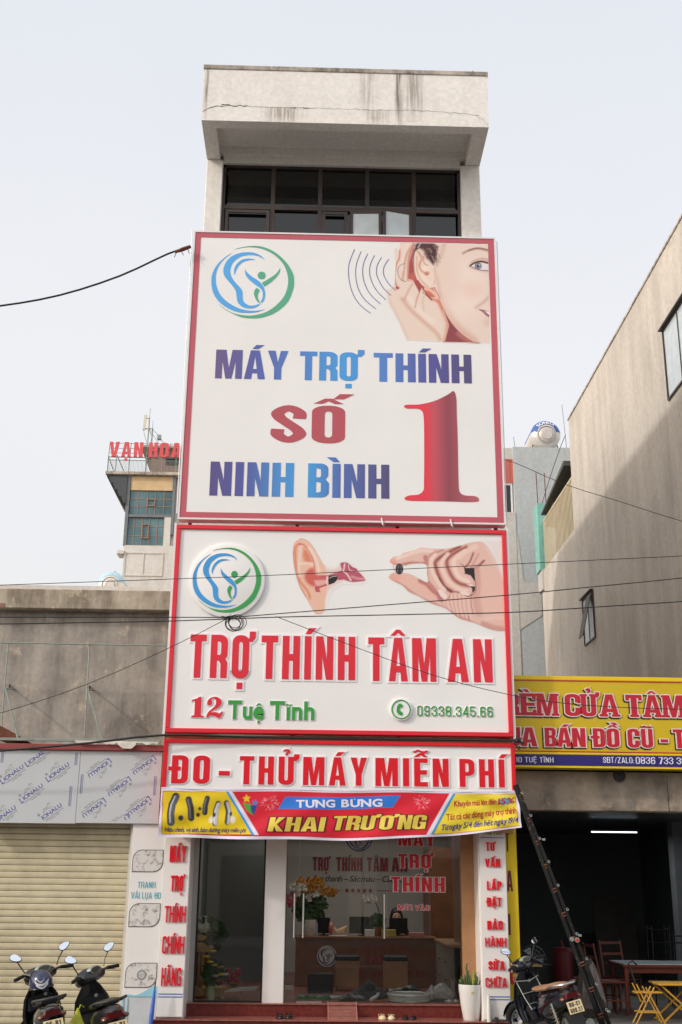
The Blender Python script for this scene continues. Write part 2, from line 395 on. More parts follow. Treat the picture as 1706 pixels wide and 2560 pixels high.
    if ch == '7': return [[[(0, 1), (w, 1), (w, .86), (w * .55, 0), (w * .12, 0), (w - s, 1 - t), (0, 1 - t)]]], w
    if ch == '8': return [[rrect(0, 0, w, 1, rx, ry), rrect(s, t * .9, w - s, .44, ix, .06), rrect(s, .585, w - s, 1 - t * .9, ix, .06)]], w
    if ch == '-': return [[[(0, .30), (0, .46), (w * .55, .46), (w * .55, .30)]]], w * .55
    if ch == '.': return [[[(0, 0), (0, t), (s, t), (s, 0)]]], s
    if ch == ':': return [[[(0, 0), (0, t), (s, t), (s, 0)]], [[(0, .45), (0, .45 + t), (s, .45 + t), (s, .45)]]], s
    if ch == '/': return [[[(0, 0), (w * .55, 1), (w * .55 + s * .6, 1), (s * .6, 0)]]], w * .55 + s * .6
    return [[[(0, 0), (0, 1), (w, 1), (w, 0)]]], w
def slab(ch):
    """fat bracketed-serif capitals"""
    s, t, w = 0.21, 0.15, 0.62
    ls, W = cond(ch, s, t, w)
    def ser(cx, y, hw=.17, hh=.055): return [rrect(cx - hw, y - hh, cx + hw, y + hh, .05, .05, 3)]
    if ch in 'M': ls += [ser(s * .5, .05), ser(W - s * .5, .05), ser(s * .5, .95), ser(W - s * .5, .95)]
    if ch in 'A': ls += [ser(s * .55, .05), ser(W - s * .55, .05)]
    if ch in 'T': ls += [ser(W / 2, .05), [rrect(0, .74, .13, 1, .05, .05, 3)], [rrect(W - .13, .74, W, 1, .05, .05, 3)]]
    if ch in 'E': ls += [[rrect(-.05, 0, .2, .12, .05, .05, 3)], [rrect(-.05, .88, .2, 1, .05, .05, 3)], [rrect(W - .12, 0, W + .02, .27, .05, .05, 3)], [rrect(W - .12, .74, W + .02, 1, .05, .05, 3)]]
    if ch in 'R': ls += [ser(s * .5, .05), [rrect(-.05, .88, .2, 1, .05, .05, 3)], [rrect(W - .22, 0, W + .07, .12, .05, .05, 3)]]
    if ch in 'U': ls += [ser(s * .5, .95, .16), ser(W - s * .5, .95, .16)]
    if ch in 'C': ls += [[rrect(W - .14, .58, W + .01, .84, .05, .05, 3)]]
    return ls, W
def marks(mk_, cx, top, w, k=1.0, bot=0.0, horn_x=None, s=0.17):
    """Vietnamese diacritics as extra layers"""
    ls = []; P = lambda l: [[(cx + x * k, top + y * k) for x, y in l]]
    dx = dy = 0.0
    if '\u0302' in mk_:
        ls.append(P([(-.20, .05), (-.05, .19), (.05, .19), (.20, .05), (.08, .05), (0, .12), (-.08, .05)])); dy = .13 if len(mk_) > 1 else 0; dx = .13 if len(mk_) > 1 else 0
    if '\u0306' in mk_:
        ls.append([[(cx + x * k, top + y * k) for x, y in stroke([(-.15, .18), (-.09, .09), (0, .06), (.09, .09), (.15, .18)], .06, .06)]]); dy = .12
    if '\u031b' in mk_:
        hx = horn_x; ls.append([[(hx - .07, top - .13), (hx, top - .05), (hx + .0, top + .09), (hx + .16, top + .09), (hx + .16, top - .06), (hx + .07, top - .16)]])
    if '\u0301' in mk_: ls.append(P([(-.07 + dx, .05 + dy), (.07 + dx, .05 + dy), (.21 + dx, .19 + dy), (.02 + dx, .19 + dy)]))
    if '\u0300' in mk_: ls.append(P([(.07 + dx, .05 + dy), (-.07 + dx, .05 + dy), (-.21 + dx, .19 + dy), (-.02 + dx, .19 + dy)]))
    if '\u0303' in mk_: ls.append([[(cx + x * k, top + (y + dy) * k) for x, y in stroke([(-.18, .07), (-.09, .15), (0, .11), (.09, .07), (.18, .15)], .06, .07)]])
    if '\u0309' in mk_: ls.append([[(cx + x * k, top + (y + dy) * k) for x, y in stroke([(-.09, .19), (0, .24), (.08, .19), (.02, .12), (.0, .05)], .07, .06)]])
    if '\u0323' in mk_: h = .075 * k; ls.append([[(cx - h, bot - .10 * k), (cx + h, bot - .10 * k), (cx + h, bot - .10 * k - 2 * h), (cx - h, bot - .10 * k - 2 * h)]])
    return ls
_cache = {}
def _fill(splines, off):
    c = bpy.data.curves.new('tmp', 'CURVE'); c.dimensions = '2D'; c.fill_mode = 'BOTH'; c.extrude = 0.5; c.offset = off
    for pl in splines:
        sp = c.splines.new('POLY'); sp.points.add(len(pl) - 1)
        for i, p in enumerate(pl): sp.points[i].co = (p[0], p[1], 0, 1)
        sp.use_cyclic_u = True
    o = bpy.data.objects.new('tmp', c); me = bpy.data.meshes.new_from_object(o)
    V = [tuple(v.co) for v in me.vertices]; F = [tuple(p.vertices) for p in me.polygons]
    bpy.data.objects.remove(o); bpy.data.curves.remove(c); bpy.data.meshes.remove(me)
    return V, F
def _bfont(ch, off):
    c = bpy.data.curves.new('tmp', 'FONT'); c.body = ch; c.extrude = 0.5; c.offset = off; c.resolution_u = 4
    o = bpy.data.objects.new('tmp', c); me = bpy.data.meshes.new_from_object(o)
    V = [tuple(v.co) for v in me.vertices]; F = [tuple(p.vertices) for p in me.polygons]
    bpy.data.objects.remove(o); bpy.data.curves.remove(c); bpy.data.meshes.remove(me)
    return V, F
def area_clean(pl):
    a = sum(pl[i][0] * pl[(i + 1) % len(pl)][1] - pl[(i + 1) % len(pl)][0] * pl[i][1] for i in range(len(pl)))
    return a
def glyph(style, ch, off=0.0, bold=0.0):
    """-> list of (verts, faces, layer index), advance width"""
    key = (style, ch, round(off, 4), bold)
    if key in _cache: return _cache[key]
    d = unicodedata.normalize('NFD', ch); base, mks = d[0], d[1:]
    bar_ = base in 'Đđ'
    if bar_: base = 'D' if base == 'Đ' else 'd'
    out = []
    if style == 'roman':                                    # fat-face figures with hairline feet
        if base == '1': ls, w = [[[(.02, 0), (.02, .07), (.14, .10), (.14, .80), (.02, .78), (.0, .84), (.24, .93), (.30, 1.0), (.40, 1.0), (.40, .10), (.52, .07), (.52, 0)]]], .52
        else: ls, w = [[catmull([(.02, .66), (.06, .86), (.24, 1.0), (.46, .98), (.60, .80), (.56, .60), (.40, .44), (.18, .27), (.40, .26), (.54, .20), (.60, .28), (.66, .28), (.60, .04), (.50, -.02), (.34, .06), (.16, .10), (.06, .0), (.0, .02), (.08, .26), (.26, .46), (.36, .62), (.38, .80), (.30, .93), (.18, .90), (.22, .76), (.18, .62), (.06, .60)], 4, True)]], .66
        for i, l in enumerate(ls):
            V, F = _fill([pl if area_clean(pl) > 0 else pl[::-1] for pl in l], off); out.append((V, F, i))
        wid = w
    elif style in ('cond', 'slab', 'thin'):
        ls, w = slab(base) if style == 'slab' else (cond(base) if style == 'cond' else cond(base, .11, .105, .46))
        if bar_: ls = ls + [[[(-.09, .46), (-.09, .60), (.24, .60), (.24, .46)]]]
        ls = ls + marks(mks, w / 2, 1.0, w, 1.0, horn_x=w)
        wid = w + (.12 if '\u031b' in mks else 0)
        for i, l in enumerate(ls):
            l2 = []
            for j, pl in enumerate(l):
                a = area_clean(pl)
                if (a > 0) != (j == 0): pl = pl[::-1]       # outer outline one way round, holes the other
                l2.append(pl)
            V, F = _fill(l2, off); out.append((V, F, i))
    else:
        bs = 'ı' if (base == 'i' and any(m in '\u0301\u0300\u0303\u0309\u0302' for m in mks)) else base
        V, F = _bfont(bs, bold + off)
        k = 1 / 0.66
        V = [(x * k, y * k, z) for x, y, z in V]
        if not V: _cache[key] = ([], .3); return _cache[key]
        x0 = min(v[0] for v in V); V = [(x - x0 - off * k, y, z) for x, y, z in V]
        w = max(v[0] for v in V) - off * k; out = [(V, F, 0)]
        topy = 1.0 if base.isupper() else 0.70
        ls = marks(mks, w / 2, topy + (.03 if base.islower() else 0), w, 1.05 if base.islower() else 0.9, horn_x=w)
        if bar_: ls.append([[(w * .35, .80), (w * .35, .88), (w + .1, .88), (w + .1, .80)]] if base == 'd' else [[(-.1, .46), (-.1, .56), (w * .4, .56), (w * .4, .46)]])
        for i, l in enumerate(ls):
            V2, F2 = _fill([pl if area_clean(pl) > 0 else pl[::-1] for pl in l], off * k); out.append((V2, F2, i + 1))
        wid = w
    _cache[key] = (out, wid); return _cache[key]
def layout(text, style, x0, x1, gap=0.07, space=0.30, bold=0.0):
    """-> per character (char, start, scale)"""
    pos = []; x = 0.0
    for ch in text:
        if ch == ' ': x += space; continue
        g, w = glyph(style, ch, 0.0, bold); pos.append((ch, x)); x += w + gap
    tot = x - gap; k = (x1 - x0) / tot
    return [(ch, x0 + p * k, k) for ch, p in pos]
def emit(text, style, x0, x1, z0, h, P, depth=0.003, off=0.0, base_w=0.0, bold=0.0, gap=0.07, space=0.30, shear=0.0, cut=None):
    """-> list of G, one per character; P(u, v, w) places a point: along, up, out of the surface"""
    res = []
    for ch, ux, kx in layout(text, style, x0, x1, gap, space, bold):
        g = G()
        for V, F, li in glyph(style, ch, off, bold)[0]:
            fl = [(ux + x * kx + shear * y * h, z0 + y * h, base_w + (depth + li * 0.0005 if z > 0 else 0.0)) for x, y, z in V]
            if cut:
                q = fine(G().add([v for v in fl], [f for f in F if all(V[i][2] > 0 for i in f)]), cut); fl, F = q.v, q.f
            g.add([P(*v) for v in fl], F)
        res.append(g)
    return res
def face(Y): return lambda u, v, w: (u, Y - w, v)
def fine(g, mx):
    """cuts long triangles so that print can follow a curved sheet"""
    todo = []; out = []
    for f in g.f:
        for i in range(1, len(f) - 1): todo.append((g.v[f[0]], g.v[f[i]], g.v[f[i + 1]]))
    while todo:
        a, b, c = todo.pop(); e = [math.dist(a, b), math.dist(b, c), math.dist(c, a)]; m = max(e)
        if m <= mx: out.append((a, b, c)); continue
        i = e.index(m); a, b, c = ((a, b, c), (b, c, a), (c, a, b))[i]; h = tuple((p + q) / 2 for p, q in zip(a, b)); todo += [(a, h, c), (h, b, c)]
    r = G()
    for t in out: r.add(t, [(0, 1, 2)])
    return r
def merge(gs):
    g = G()
    for q in gs: g.add(q.v, q.f)
    return g
def flat_text(parent, text, x0, x1, z0, h, P, mat, style='b', depth=0.003, name='lettering', **kw):
    return merge(emit(text, style, x0, x1, z0, h, P, depth, **kw)).build(name, mat, parent)
def raised(parent, text, x0, x1, z0, h, Y, mat, back, depth=0.010, style='cond', off=0.045, lip=0.004, **kw):
    """one object per letter: a white tray and, proud of it, the coloured face as its child"""
    A = emit(text, style, x0, x1, z0, h, face(Y), depth, off=off, **kw)
    B = emit(text, style, x0, x1, z0, h, face(Y), lip, base_w=depth + 0.002, **kw)
    for a, b in zip(A, B):
        o = a.build('letter', back, parent); b.build('letter_face', mat, o)

# ------------------------------------------------------------------ flat print painted into vertex colours
def paint(parent, name, mat, x0, x1, y0, y1, nx, ny, P, layers, bg, keep=None, soft=1.0):
    """P maps picture units (x right, y down) to world; layers are soft-edged shapes"""
    X, Y = np.meshgrid(np.linspace(x0, x1, nx), np.linspace(y0, y1, ny)); X = X.ravel(); Y = Y.ravel()
    C = np.tile(np.array(lin(*bg)), (len(X), 1)); A = np.zeros(len(X))
    def segd(pts, closed):
        d = np.full(len(X), 1e9); n = len(pts)
        for i in range(n if closed else n - 1):
            ax, ay = pts[i]; bx, by = pts[(i + 1) % n]
            vx, vy = bx - ax, by - ay; l2 = vx * vx + vy * vy + 1e-9
            t = np.clip(((X - ax) * vx + (Y - ay) * vy) / l2, 0, 1)
            d = np.minimum(d, np.hypot(X - ax - t * vx, Y - ay - t * vy))
        return d
    def inside(pts):
        r = np.zeros(len(X), bool); n = len(pts); j = n - 1
        for i in range(n):
            xi, yi = pts[i]; xj, yj = pts[j]
            if yi != yj:
                r ^= ((yi > Y) != (yj > Y)) & (X < (xj - xi) * (Y - yi) / (yj - yi) + xi)
            j = i
        return r
    clip = None
    for ly in layers:
        kind = ly[0]
        if soft != 1.0 and kind in ('poly', 'line', 'ell'):
            bi = {'poly': 3, 'line': 4, 'ell': 6}[kind]
            if ly[bi] > 10: ly = ly[:bi] + (ly[bi] * soft,) + ly[bi + 1:]
        if kind == 'clip':
            if ly[1] is None: clip = None
            else:
                pts = ly[1]; d = segd(pts, True) * np.where(inside(pts), 1, -1); clip = np.clip(0.5 + d / max(ly[2], 1e-6), 0, 1)
            continue
        if kind == 'poly': pts, c, bl = ly[1:4]; d = segd(pts, True) * np.where(inside(pts), 1, -1); a = np.clip(0.5 + d / max(bl, 1e-6), 0, 1)
        elif kind == 'line': pts, w, c, bl = ly[1:5]; d = w / 2 - segd(pts, False); a = np.clip(0.5 + d / max(bl, 1e-6), 0, 1)
        elif kind == 'ell':
            cx, cy, rx, ry, c, bl = ly[1:7]; q = np.hypot((X - cx) / rx, (Y - cy) / ry); a = np.clip((1 - q) * min(rx, ry) / max(bl, 1e-6) + .5, 0, 1)
        op = ly[-1] if isinstance(ly[-1], float) and ly[-1] <= 1.0 and kind in ('poly', 'line', 'ell') and len(ly) > {'poly': 4, 'line': 5, 'ell': 7}[kind] else 1.0
        a = a * a * (3 - 2 * a) * op
        if clip is not None: a = a * clip
        C = C * (1 - a[:, None]) + np.array(lin(*c)) * a[:, None]; A = np.maximum(A, a)
    vs = [P(x, y) for x, y in zip(X, Y)]
    fs = []
    for j in range(ny - 1):
        for i in range(nx - 1):
            q = (j * nx + i, j * nx + i + 1, (j + 1) * nx + i + 1, (j + 1) * nx + i)
            if keep == 'alpha' and max(A[k] for k in q) < 0.02: continue
            fs.append(q[::-1])
    g = G(); g.v = vs; g.f = fs
    o = g.build(name, mat, parent)
    at = o.data.color_attributes.new('Col', 'FLOAT_COLOR', 'POINT')
    at.data.foreach_set('color', np.hstack([C, np.ones((len(C), 1))]).ravel().astype(np.float32))
    return o
def vcol_mat(name, rough=0.45):
    m = bpy.data.materials.new(name); m.use_nodes = True; nt = m.node_tree
    a = nt.nodes.new('ShaderNodeAttribute'); a.attribute_name = 'Col'
    nt.links.new(a.outputs['Color'], nt.nodes['Principled BSDF'].inputs['Base Color'])
    nt.nodes['Principled BSDF'].inputs['Roughness'].default_value = rough
    nt.nodes['Principled BSDF'].inputs['Specular IOR Level'].default_value = 0.3
    return m
def ramp_mat(name, stops, rough=0.45):
    """flat ink whose colour runs along the width of the printed word"""
    m = bpy.data.materials.new(name); m.use_nodes = True; nt = m.node_tree
    tc = nt.nodes.new('ShaderNodeTexCoord'); sp = nt.nodes.new('ShaderNodeSeparateXYZ'); rp = nt.nodes.new('ShaderNodeValToRGB')
    el = rp.color_ramp.elements
    el[0].position = stops[0][0]; el[0].color = (*lin(*stops[0][1]), 1); el[1].position = stops[-1][0]; el[1].color = (*lin(*stops[-1][1]), 1)
    for p, c in stops[1:-1]: q = el.new(p); q.color = (*lin(*c), 1)
    nt.links.new(tc.outputs['Generated'], sp.inputs[0]); nt.links.new(sp.outputs['X'], rp.inputs[0])
    nt.links.new(rp.outputs[0], nt.nodes['Principled BSDF'].inputs['Base Color'])
    nt.nodes['Principled BSDF'].inputs['Roughness'].default_value = rough
    return m
# ------------------------------------------------------------------ materials
M = {}
M['render'] = weathered('warm white render', (242, 238, 233), (220, 213, 206), 0.35, (3.2, 3.2, 0.55), 0.7, fine=14)
M['parapet'] = weathered('stained parapet render', (245, 241, 236), (224, 217, 209), 0.35, (6.0, 6.0, 0.7), 1.0, fine=16)
M['cap'] = weathered('dirty parapet coping', (200, 190, 178), (95, 88, 80), 0.8, (7, 7, 4), 1.5)
M['stain'] = mk('dark rain stain', (120, 110, 100), 0.9, var=0.3)
M['crack'] = mk('crack shadow line', (84, 76, 70), 0.95)
M['concrete'] = weathered('old bare concrete', (180, 171, 161), (112, 107, 102), 0.85, (3.5, 3.5, 0.6), 0.8, light=(205, 186, 162), top=(5.35, 5.9), fine=16)
M['cornice'] = weathered('peeling cornice plaster', (196, 184, 166), (120, 108, 94), 0.8, (6, 6, 1.2), 1.6, light=(222, 204, 176), fine=20)
M['partywall'] = weathered('beige cement party wall', (214, 205, 193), (186, 177, 167), 0.85, (2.0, 2.0, 0.22), 0.35, top=(13.9, 15.15), fine=9)
M['greywall'] = weathered('grey skim coat wall', (190, 196, 198), (170, 172, 172), 0.5, (2, 2, 0.5), 0.3, fine=8)
M['beigewall'] = weathered('pale beige rough wall', (208, 204, 198), (180, 176, 170), 0.5, (2, 2, 0.5), 0.5, fine=9)
M['lintel'] = weathered('blotchy grey concrete beam', (176, 162, 146), (100, 96, 92), 0.9, (1.6, 1.6, 1.0), 1.6, light=(172, 156, 134), fine=14)
M['towerwhite'] = weathered('tower white wall', (226, 221, 214), (190, 180, 168), 0.4, (3, 3, 0.4), 0.5, fine=8)
M['white_sign'] = mk('white sign sheet', (243, 242, 241), 0.38, var=0.035, scale=0.9, spec=0.35, bump=0.06)
M['white_trim'] = mk('white aluminium trim', (232, 232, 232), 0.4, var=0.05, scale=3)
M['hazed_red'] = mk('haze paled red printed border', (196, 92, 106), 0.5, var=0.05, scale=1)  # the pale veil over the upper signs is mixed into this red
M['red_ink'] = mk('haze paled red ink', (188, 84, 96), 0.45, var=0.03)  # top board lettering, same veil mixed into the ink colour
M['sign_red'] = mk('bright red acrylic', (226, 26, 40), 0.32, var=0.04, scale=2)
M['letter_red'] = mk('red letter face', (226, 44, 60), 0.35, var=0.04, scale=2)
M['letter_white'] = mk('white letter tray', (250, 246, 250), 0.4, var=0.03)
M['green'] = mk('green letter face', (58, 160, 66), 0.4, var=0.03)
M['logo_green'] = mk('logo green', (92, 176, 142), 0.4, var=0.02)
M['logo_green2'] = mk('logo deep green', (56, 160, 84), 0.4, var=0.02)
M['logo_blue'] = mk('logo sky blue', (88, 174, 240), 0.4, var=0.02)
M['logo_blue2'] = mk('logo blue', (64, 158, 226), 0.4, var=0.02)
M['navy_line'] = mk('thin navy line ink', (86, 84, 160), 0.5)
M['print'] = vcol_mat('printed picture', 0.45)
M['cloth_print'] = vcol_mat('printed banner cloth', 0.55)
M['cloth_white'] = mk('banner white text', (230, 230, 246), 0.55, var=0.02)
M['gold'] = mk('gold banner text', (232, 206, 84), 0.5, var=0.12, scale=6)
M['maroon'] = mk('dark maroon shadow ink', (110, 22, 34), 0.55)
M['navy'] = mk('navy ink', (48, 44, 120), 0.5)
M['purple'] = mk('violet blue ink', (70, 62, 150), 0.5)
M['crimson'] = mk('crimson ink', (196, 34, 62), 0.5)
M['steel'] = mk('brushed stainless', (200, 200, 198), 0.28, 0.9, var=0.06)
M['galv'] = mk('galvanised pipe', (150, 158, 150), 0.55, 0.4, var=0.2, scale=9)
M['dark_steel'] = mk('dark painted steel', (62, 60, 58), 0.6, 0.2, var=0.2)
M['rust'] = mk('rusty steel', (110, 62, 44), 0.85, var=0.35, scale=12)
M['redbeam'] = mk('red oxide beam', (148, 70, 68), 0.7, var=0.2, scale=4)
M['slat'] = weathered('cream shutter slat', (206, 196, 166), (172, 160, 132), 0.6, (2.2, 2.2, 1.1), 0.8, rough=.5, fine=7)
M['alu_sheet'] = mk('silver aluminium composite', (208, 211, 214), 0.34, 0.15, var=0.05, scale=1.0)
M['film_ink'] = mk('blue film ink', (52, 58, 150), 0.5)
M['film_grey'] = mk('grey film ink', (138, 138, 142), 0.5)
M['panel_white'] = mk('white cladding sheet', (236, 233, 230), 0.35, var=0.03, scale=1.5)
M['teal_text'] = mk('teal ink', (96, 178, 194), 0.5)
M['pale_blue'] = mk('pale blue ink', (150, 205, 222), 0.5)
M['ink_black'] = mk('black ink', (40, 38, 38), 0.5)
M['blue_line'] = mk('blue stripe ink', (60, 110, 190), 0.5)
M['frame_dark'] = mk('dark bronze window frame', (74, 64, 60), 0.45, 0.3, var=0.1)
M['frame_black'] = mk('black door frame', (34, 36, 36), 0.4, 0.3)
M['tile_red'] = mk('dark red granite step', (112, 46, 40), 0.3, var=0.35, scale=22)
M['tile_top'] = mk('paler red granite tread', (150, 90, 80), 0.3, var=0.35, scale=18)  # tread tone set paler than the riser
M['yellow_sign'] = mk('yellow sign sheet', (214, 184, 28), 0.42, var=0.08, scale=1.1)
M['yellow_edge'] = mk('bright yellow edge', (240, 205, 20), 0.42, var=0.04)
M['blue_strip'] = mk('indigo strip', (44, 36, 110), 0.42)
M['row_red'] = mk('curtain sign red', (196, 32, 52), 0.42, var=0.04)
M['row_white'] = mk('curtain sign outline', (236, 220, 214), 0.45)
M['black_paint'] = mk('black drop shadow print', (22, 26, 22), 0.5)
M['room_wall'] = mk('shop inner wall', (196, 190, 184), 0.9, var=0.06, scale=1)
M['room_floor'] = mk('shop floor tile', (150, 146, 142), 0.3, var=0.08, scale=3)
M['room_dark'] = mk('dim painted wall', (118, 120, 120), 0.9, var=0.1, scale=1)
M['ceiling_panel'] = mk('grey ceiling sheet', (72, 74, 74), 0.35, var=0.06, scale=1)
M['asphalt'] = mk('asphalt', (0.055, 0.055, 0.056), 0.9, var=0.3, scale=30, bump=0.4, srgb=False)
M['paving'] = mk('pavement concrete', (0.21, 0.20, 0.19), 0.85, var=0.18, scale=3, bump=0.2, srgb=False)
M['paint_white'] = mk('road paint', (0.72, 0.72, 0.70), 0.6, var=0.15, srgb=False)
M['wood'] = mk('oak laminate', (178, 132, 92), 0.4, var=0.18, scale=4)
M['wood_dark'] = mk('walnut laminate', (138, 90, 62), 0.35, var=0.2, scale=4)
M['wood_light'] = mk('light carved wood', (198, 158, 104), 0.5, var=0.2, scale=7)
M['wood_red'] = mk('red brown varnished wood', (112, 52, 34), 0.35, var=0.2, scale=8)
M['black'] = mk('black plastic', (24, 24, 26), 0.35, var=0.1)
M['rubber'] = mk('rubber', (22, 22, 22), 0.85, var=0.15)
M['gloss_black'] = mk('gloss black paint', (14, 14, 16), 0.12, var=0.05, coat=0.6)
M['wire'] = mk('cable sheath', (38, 36, 36), 0.6)
M['ceramic'] = mk('white ceramic', (226, 224, 220), 0.2, var=0.02, coat=0.3)
M['leaf'] = mk('leaf green', (0.045, 0.10, 0.03), 0.5, var=0.4, scale=12, srgb=False)
M['leaf_yellow'] = mk('yellowing leaf', (0.35, 0.33, 0.05), 0.5, var=0.3, srgb=False)

def glass_mat(name, tint, refl=0.06, rough=0.02):
    m = bpy.data.materials.new(name); m.use_nodes = True; nt = m.node_tree; nt.nodes.clear()
    out = nt.nodes.new('ShaderNodeOutputMaterial'); mix = nt.nodes.new('ShaderNodeMixShader')
    tr = nt.nodes.new('ShaderNodeBsdfTransparent'); tr.inputs[0].default_value = (*tint, 1)
    gl = nt.nodes.new('ShaderNodeBsdfGlossy'); gl.inputs['Roughness'].default_value = rough
    fr = nt.nodes.new('ShaderNodeFresnel'); fr.inputs[0].default_value = 1.5
    nt.links.new(fr.outputs[0], mix.inputs[0]); nt.links.new(tr.outputs[0], mix.inputs[1]); nt.links.new(gl.outputs[0], mix.inputs[2])
    nt.links.new(mix.outputs[0], out.inputs[0]); return m
M['glass'] = glass_mat('tinted shop glass', (0.88, 0.90, 0.88))
M['dark_glass'] = mk('dark window glass', (10, 12, 14), 0.04, var=0.0, spec=0.75)
M['green_glass'] = mk('blue green tower glass', (92, 124, 130), 0.14, var=0.45, scale=0.9, spec=0.5)  # lightened, so the distance haze sits in the glass colour
M['grey_glass'] = mk('frosted grey glass', (204, 214, 218), 0.2, var=0.1, spec=0.6)

# ------------------------------------------------------------------ ground
def struct(name, g, mat, parent=None):
    o = g.build(name, mat, parent); o['kind'] = 'structure'; return o
struct('ground', G().box(-300, 300, -300, 300, -0.5, -0.16), mk('earth', (0.16, 0.14, 0.11), 0.95, var=0.3, srgb=False))
struct('road', G().box(-80, 80, -7.0, 10.5, -0.156, -0.13), M['asphalt'])
g = G()
for i in range(-12, 12): g.box(i * 5, i * 5 + 2.2, 1.6, 1.75, -0.130, -0.126)
struct('road_marking', g, M['paint_white'])
struct('kerb', G().bbox(-80, 80, 10.5, 10.68, -0.156, 0.0, 0.012).bbox(-80, 80, -7.18, -7.0, -0.156, 0.0, 0.012), weathered('kerb concrete', (170, 166, 160), (110, 106, 100), 0.6))
struct('pavement', G().box(-80, 80, 10.68, 16.95, -0.156, -0.004).box(-80, 80, -12.0, -7.18, -0.156, -0.004), M['paving'])

# ------------------------------------------------------------------ the tall narrow shop house
H = thing('tube_house', 'tall narrow white tube house with cracked overhanging parapet and dark top floor windows', 'building', (0.375, 16.95, 0))
g = G()                                                     # main body
g.box(-2.0, -1.86, 17.3, 31, 0.0, 14.6); g.box(2.62, 2.75, 17.3, 31, 0.0, 14.6)
g.box(-1.86, 2.62, 30.8, 31, 0, 14.6); g.box(-1.86, 2.62, 17.3, 30.8, 14.1, 14.3)
g.box(-1.86, 2.62, 17.3, 22.4, 3.35, 3.55)
g.build('body_wall', M['render'], H)
g = G(); g.box(-2.0, 2.75, 16.98, 17.28, 3.35, 11.25); g.build('front_wall', M['render'], H)
G().bbox(-2.0, -1.715, 16.96, 17.4, 11.25, 13.885, 0.012).build('column', M['render'], H)
G().bbox(2.415, 2.75, 16.96, 17.4, 11.25, 13.885, 0.012).build('column', M['render'], H)
# overhanging parapet box: front upstand, soffit recessed between two cheeks, stepped back beam
g = G()
g.box(-2.0, 2.755, 15.90, 16.10, 13.885, 14.90)
g.box(-2.0, -1.77, 16.10, 17.4, 13.885, 14.90); g.box(2.50, 2.755, 16.10, 17.4, 13.885, 14.90)
g.box(-1.77, 2.50, 16.10, 16.93, 14.13, 14.26); g.box(-1.77, 2.50, 16.93, 17.4, 13.99, 14.26); g.box(-1.715, 2.415, 17.0, 17.4, 13.845, 13.99)
PR = g.build('parapet', M['parapet'], H)
G().bbox(-2.012, 2.768, 15.885, 16.12, 14.90, 14.985, 0.006).build('coping', M['cap'], H)
# crack along the parapet: a thin jagged dark groove, and the branches
rnd = random.Random(3)
def crack(pts, wmax, wig=0.02, step=0.06):
    gg = G(); out = []
    for i in range(len(pts) - 1):
        a, b = pts[i], pts[i + 1]; n = max(2, int(math.hypot(b[0] - a[0], b[1] - a[1]) / step))
        for k in range(n): t = k / n; out.append((a[0] + (b[0] - a[0]) * t, a[1] + (b[1] - a[1]) * t + rnd.uniform(-wig, wig)))
    out.append(pts[-1])
    for i in range(len(out) - 1):
        w0 = wmax * rnd.uniform(.25, 1); w1 = wmax * rnd.uniform(.25, 1); a, b = out[i], out[i + 1]
        gg.add([(a[0], 15.897, a[1] - w0), (b[0], 15.897, b[1] - w1), (b[0], 15.897, b[1] + w1), (a[0], 15.897, a[1] + w0)], [(0, 1, 2, 3)])
    return gg
g = merge([crack([(-1.99, 14.06), (-1.86, 14.14), (-1.62, 14.19), (-1.2, 14.17)], .009), crack([(-1.2, 14.17), (-.5, 14.17), (0.3, 14.17), (1.0, 14.17), (1.8, 14.18), (2.2, 14.15), (2.6, 14.11)], .0035, .012),
           crack([(2.55, 14.12), (2.66, 14.02), (2.745, 13.93)], .004), crack([(-1.68, 14.195), (-1.6, 14.2), (-1.55, 14.19)], .016, .004), crack([(-.55, 14.17), (-.45, 14.17)], .012, .004), crack([(-.33, 14.165), (-.24, 14.17)], .010, .004)])
g.build('crack', M['crack'], H)
def streak_mat(name, col_, x0, x1, z0, z1, dens):
    m = bpy.data.materials.new(name); m.use_nodes = True; nt = m.node_tree; b = nt.nodes['Principled BSDF']
    b.inputs['Base Color'].default_value = (*lin(*col_), 1); b.inputs['Roughness'].default_value = 0.95
    L = nt.links.new; geo = nt.nodes.new('ShaderNodeNewGeometry'); sp = nt.nodes.new('ShaderNodeSeparateXYZ'); L(geo.outputs['Position'], sp.inputs[0])
    def ramp(sock, a, b_, c, d):
        r = nt.nodes.new('ShaderNodeMapRange'); r.interpolation_type = 'SMOOTHSTEP'
        r.inputs[1].default_value = a; r.inputs[2].default_value = b_; r.inputs[3].default_value = c; r.inputs[4].default_value = d; L(sock, r.inputs[0]); return r.outputs[0]
    xm = (x0 + x1) / 2
    a1 = ramp(sp.outputs['X'], x0, xm, 0, 1); a2 = ramp(sp.outputs['X'], xm, x1, 1, 0); a3 = ramp(sp.outputs['Z'], z0, z0 + (z1 - z0) * .5, .35, 1)
    mp = nt.nodes.new('ShaderNodeMapping'); mp.inputs['Scale'].default_value = (26, 1, 1.2); L(geo.outputs['Position'], mp.inputs[0])
    n = nt.nodes.new('ShaderNodeTexNoise'); n.inputs['Scale'].default_value = 1; n.inputs['Detail'].default_value = 6; L(mp.outputs[0], n.inputs[0])
    a4 = ramp(n.outputs['Fac'], .35, .62, 0.1, 1)
    prev = None
    for a in (a1, a2, a3, a4):
        if prev is None: prev = a; continue
        q = nt.nodes.new('ShaderNodeMath'); q.operation = 'MULTIPLY'; L(prev, q.inputs[0]); L(a, q.inputs[1]); prev = q.outputs[0]
    q = nt.nodes.new('ShaderNodeMath'); q.operation = 'MULTIPLY'; q.inputs[1].default_value = dens; L(prev, q.inputs[0]); L(q.outputs[0], b.inputs['Alpha'])
    return m
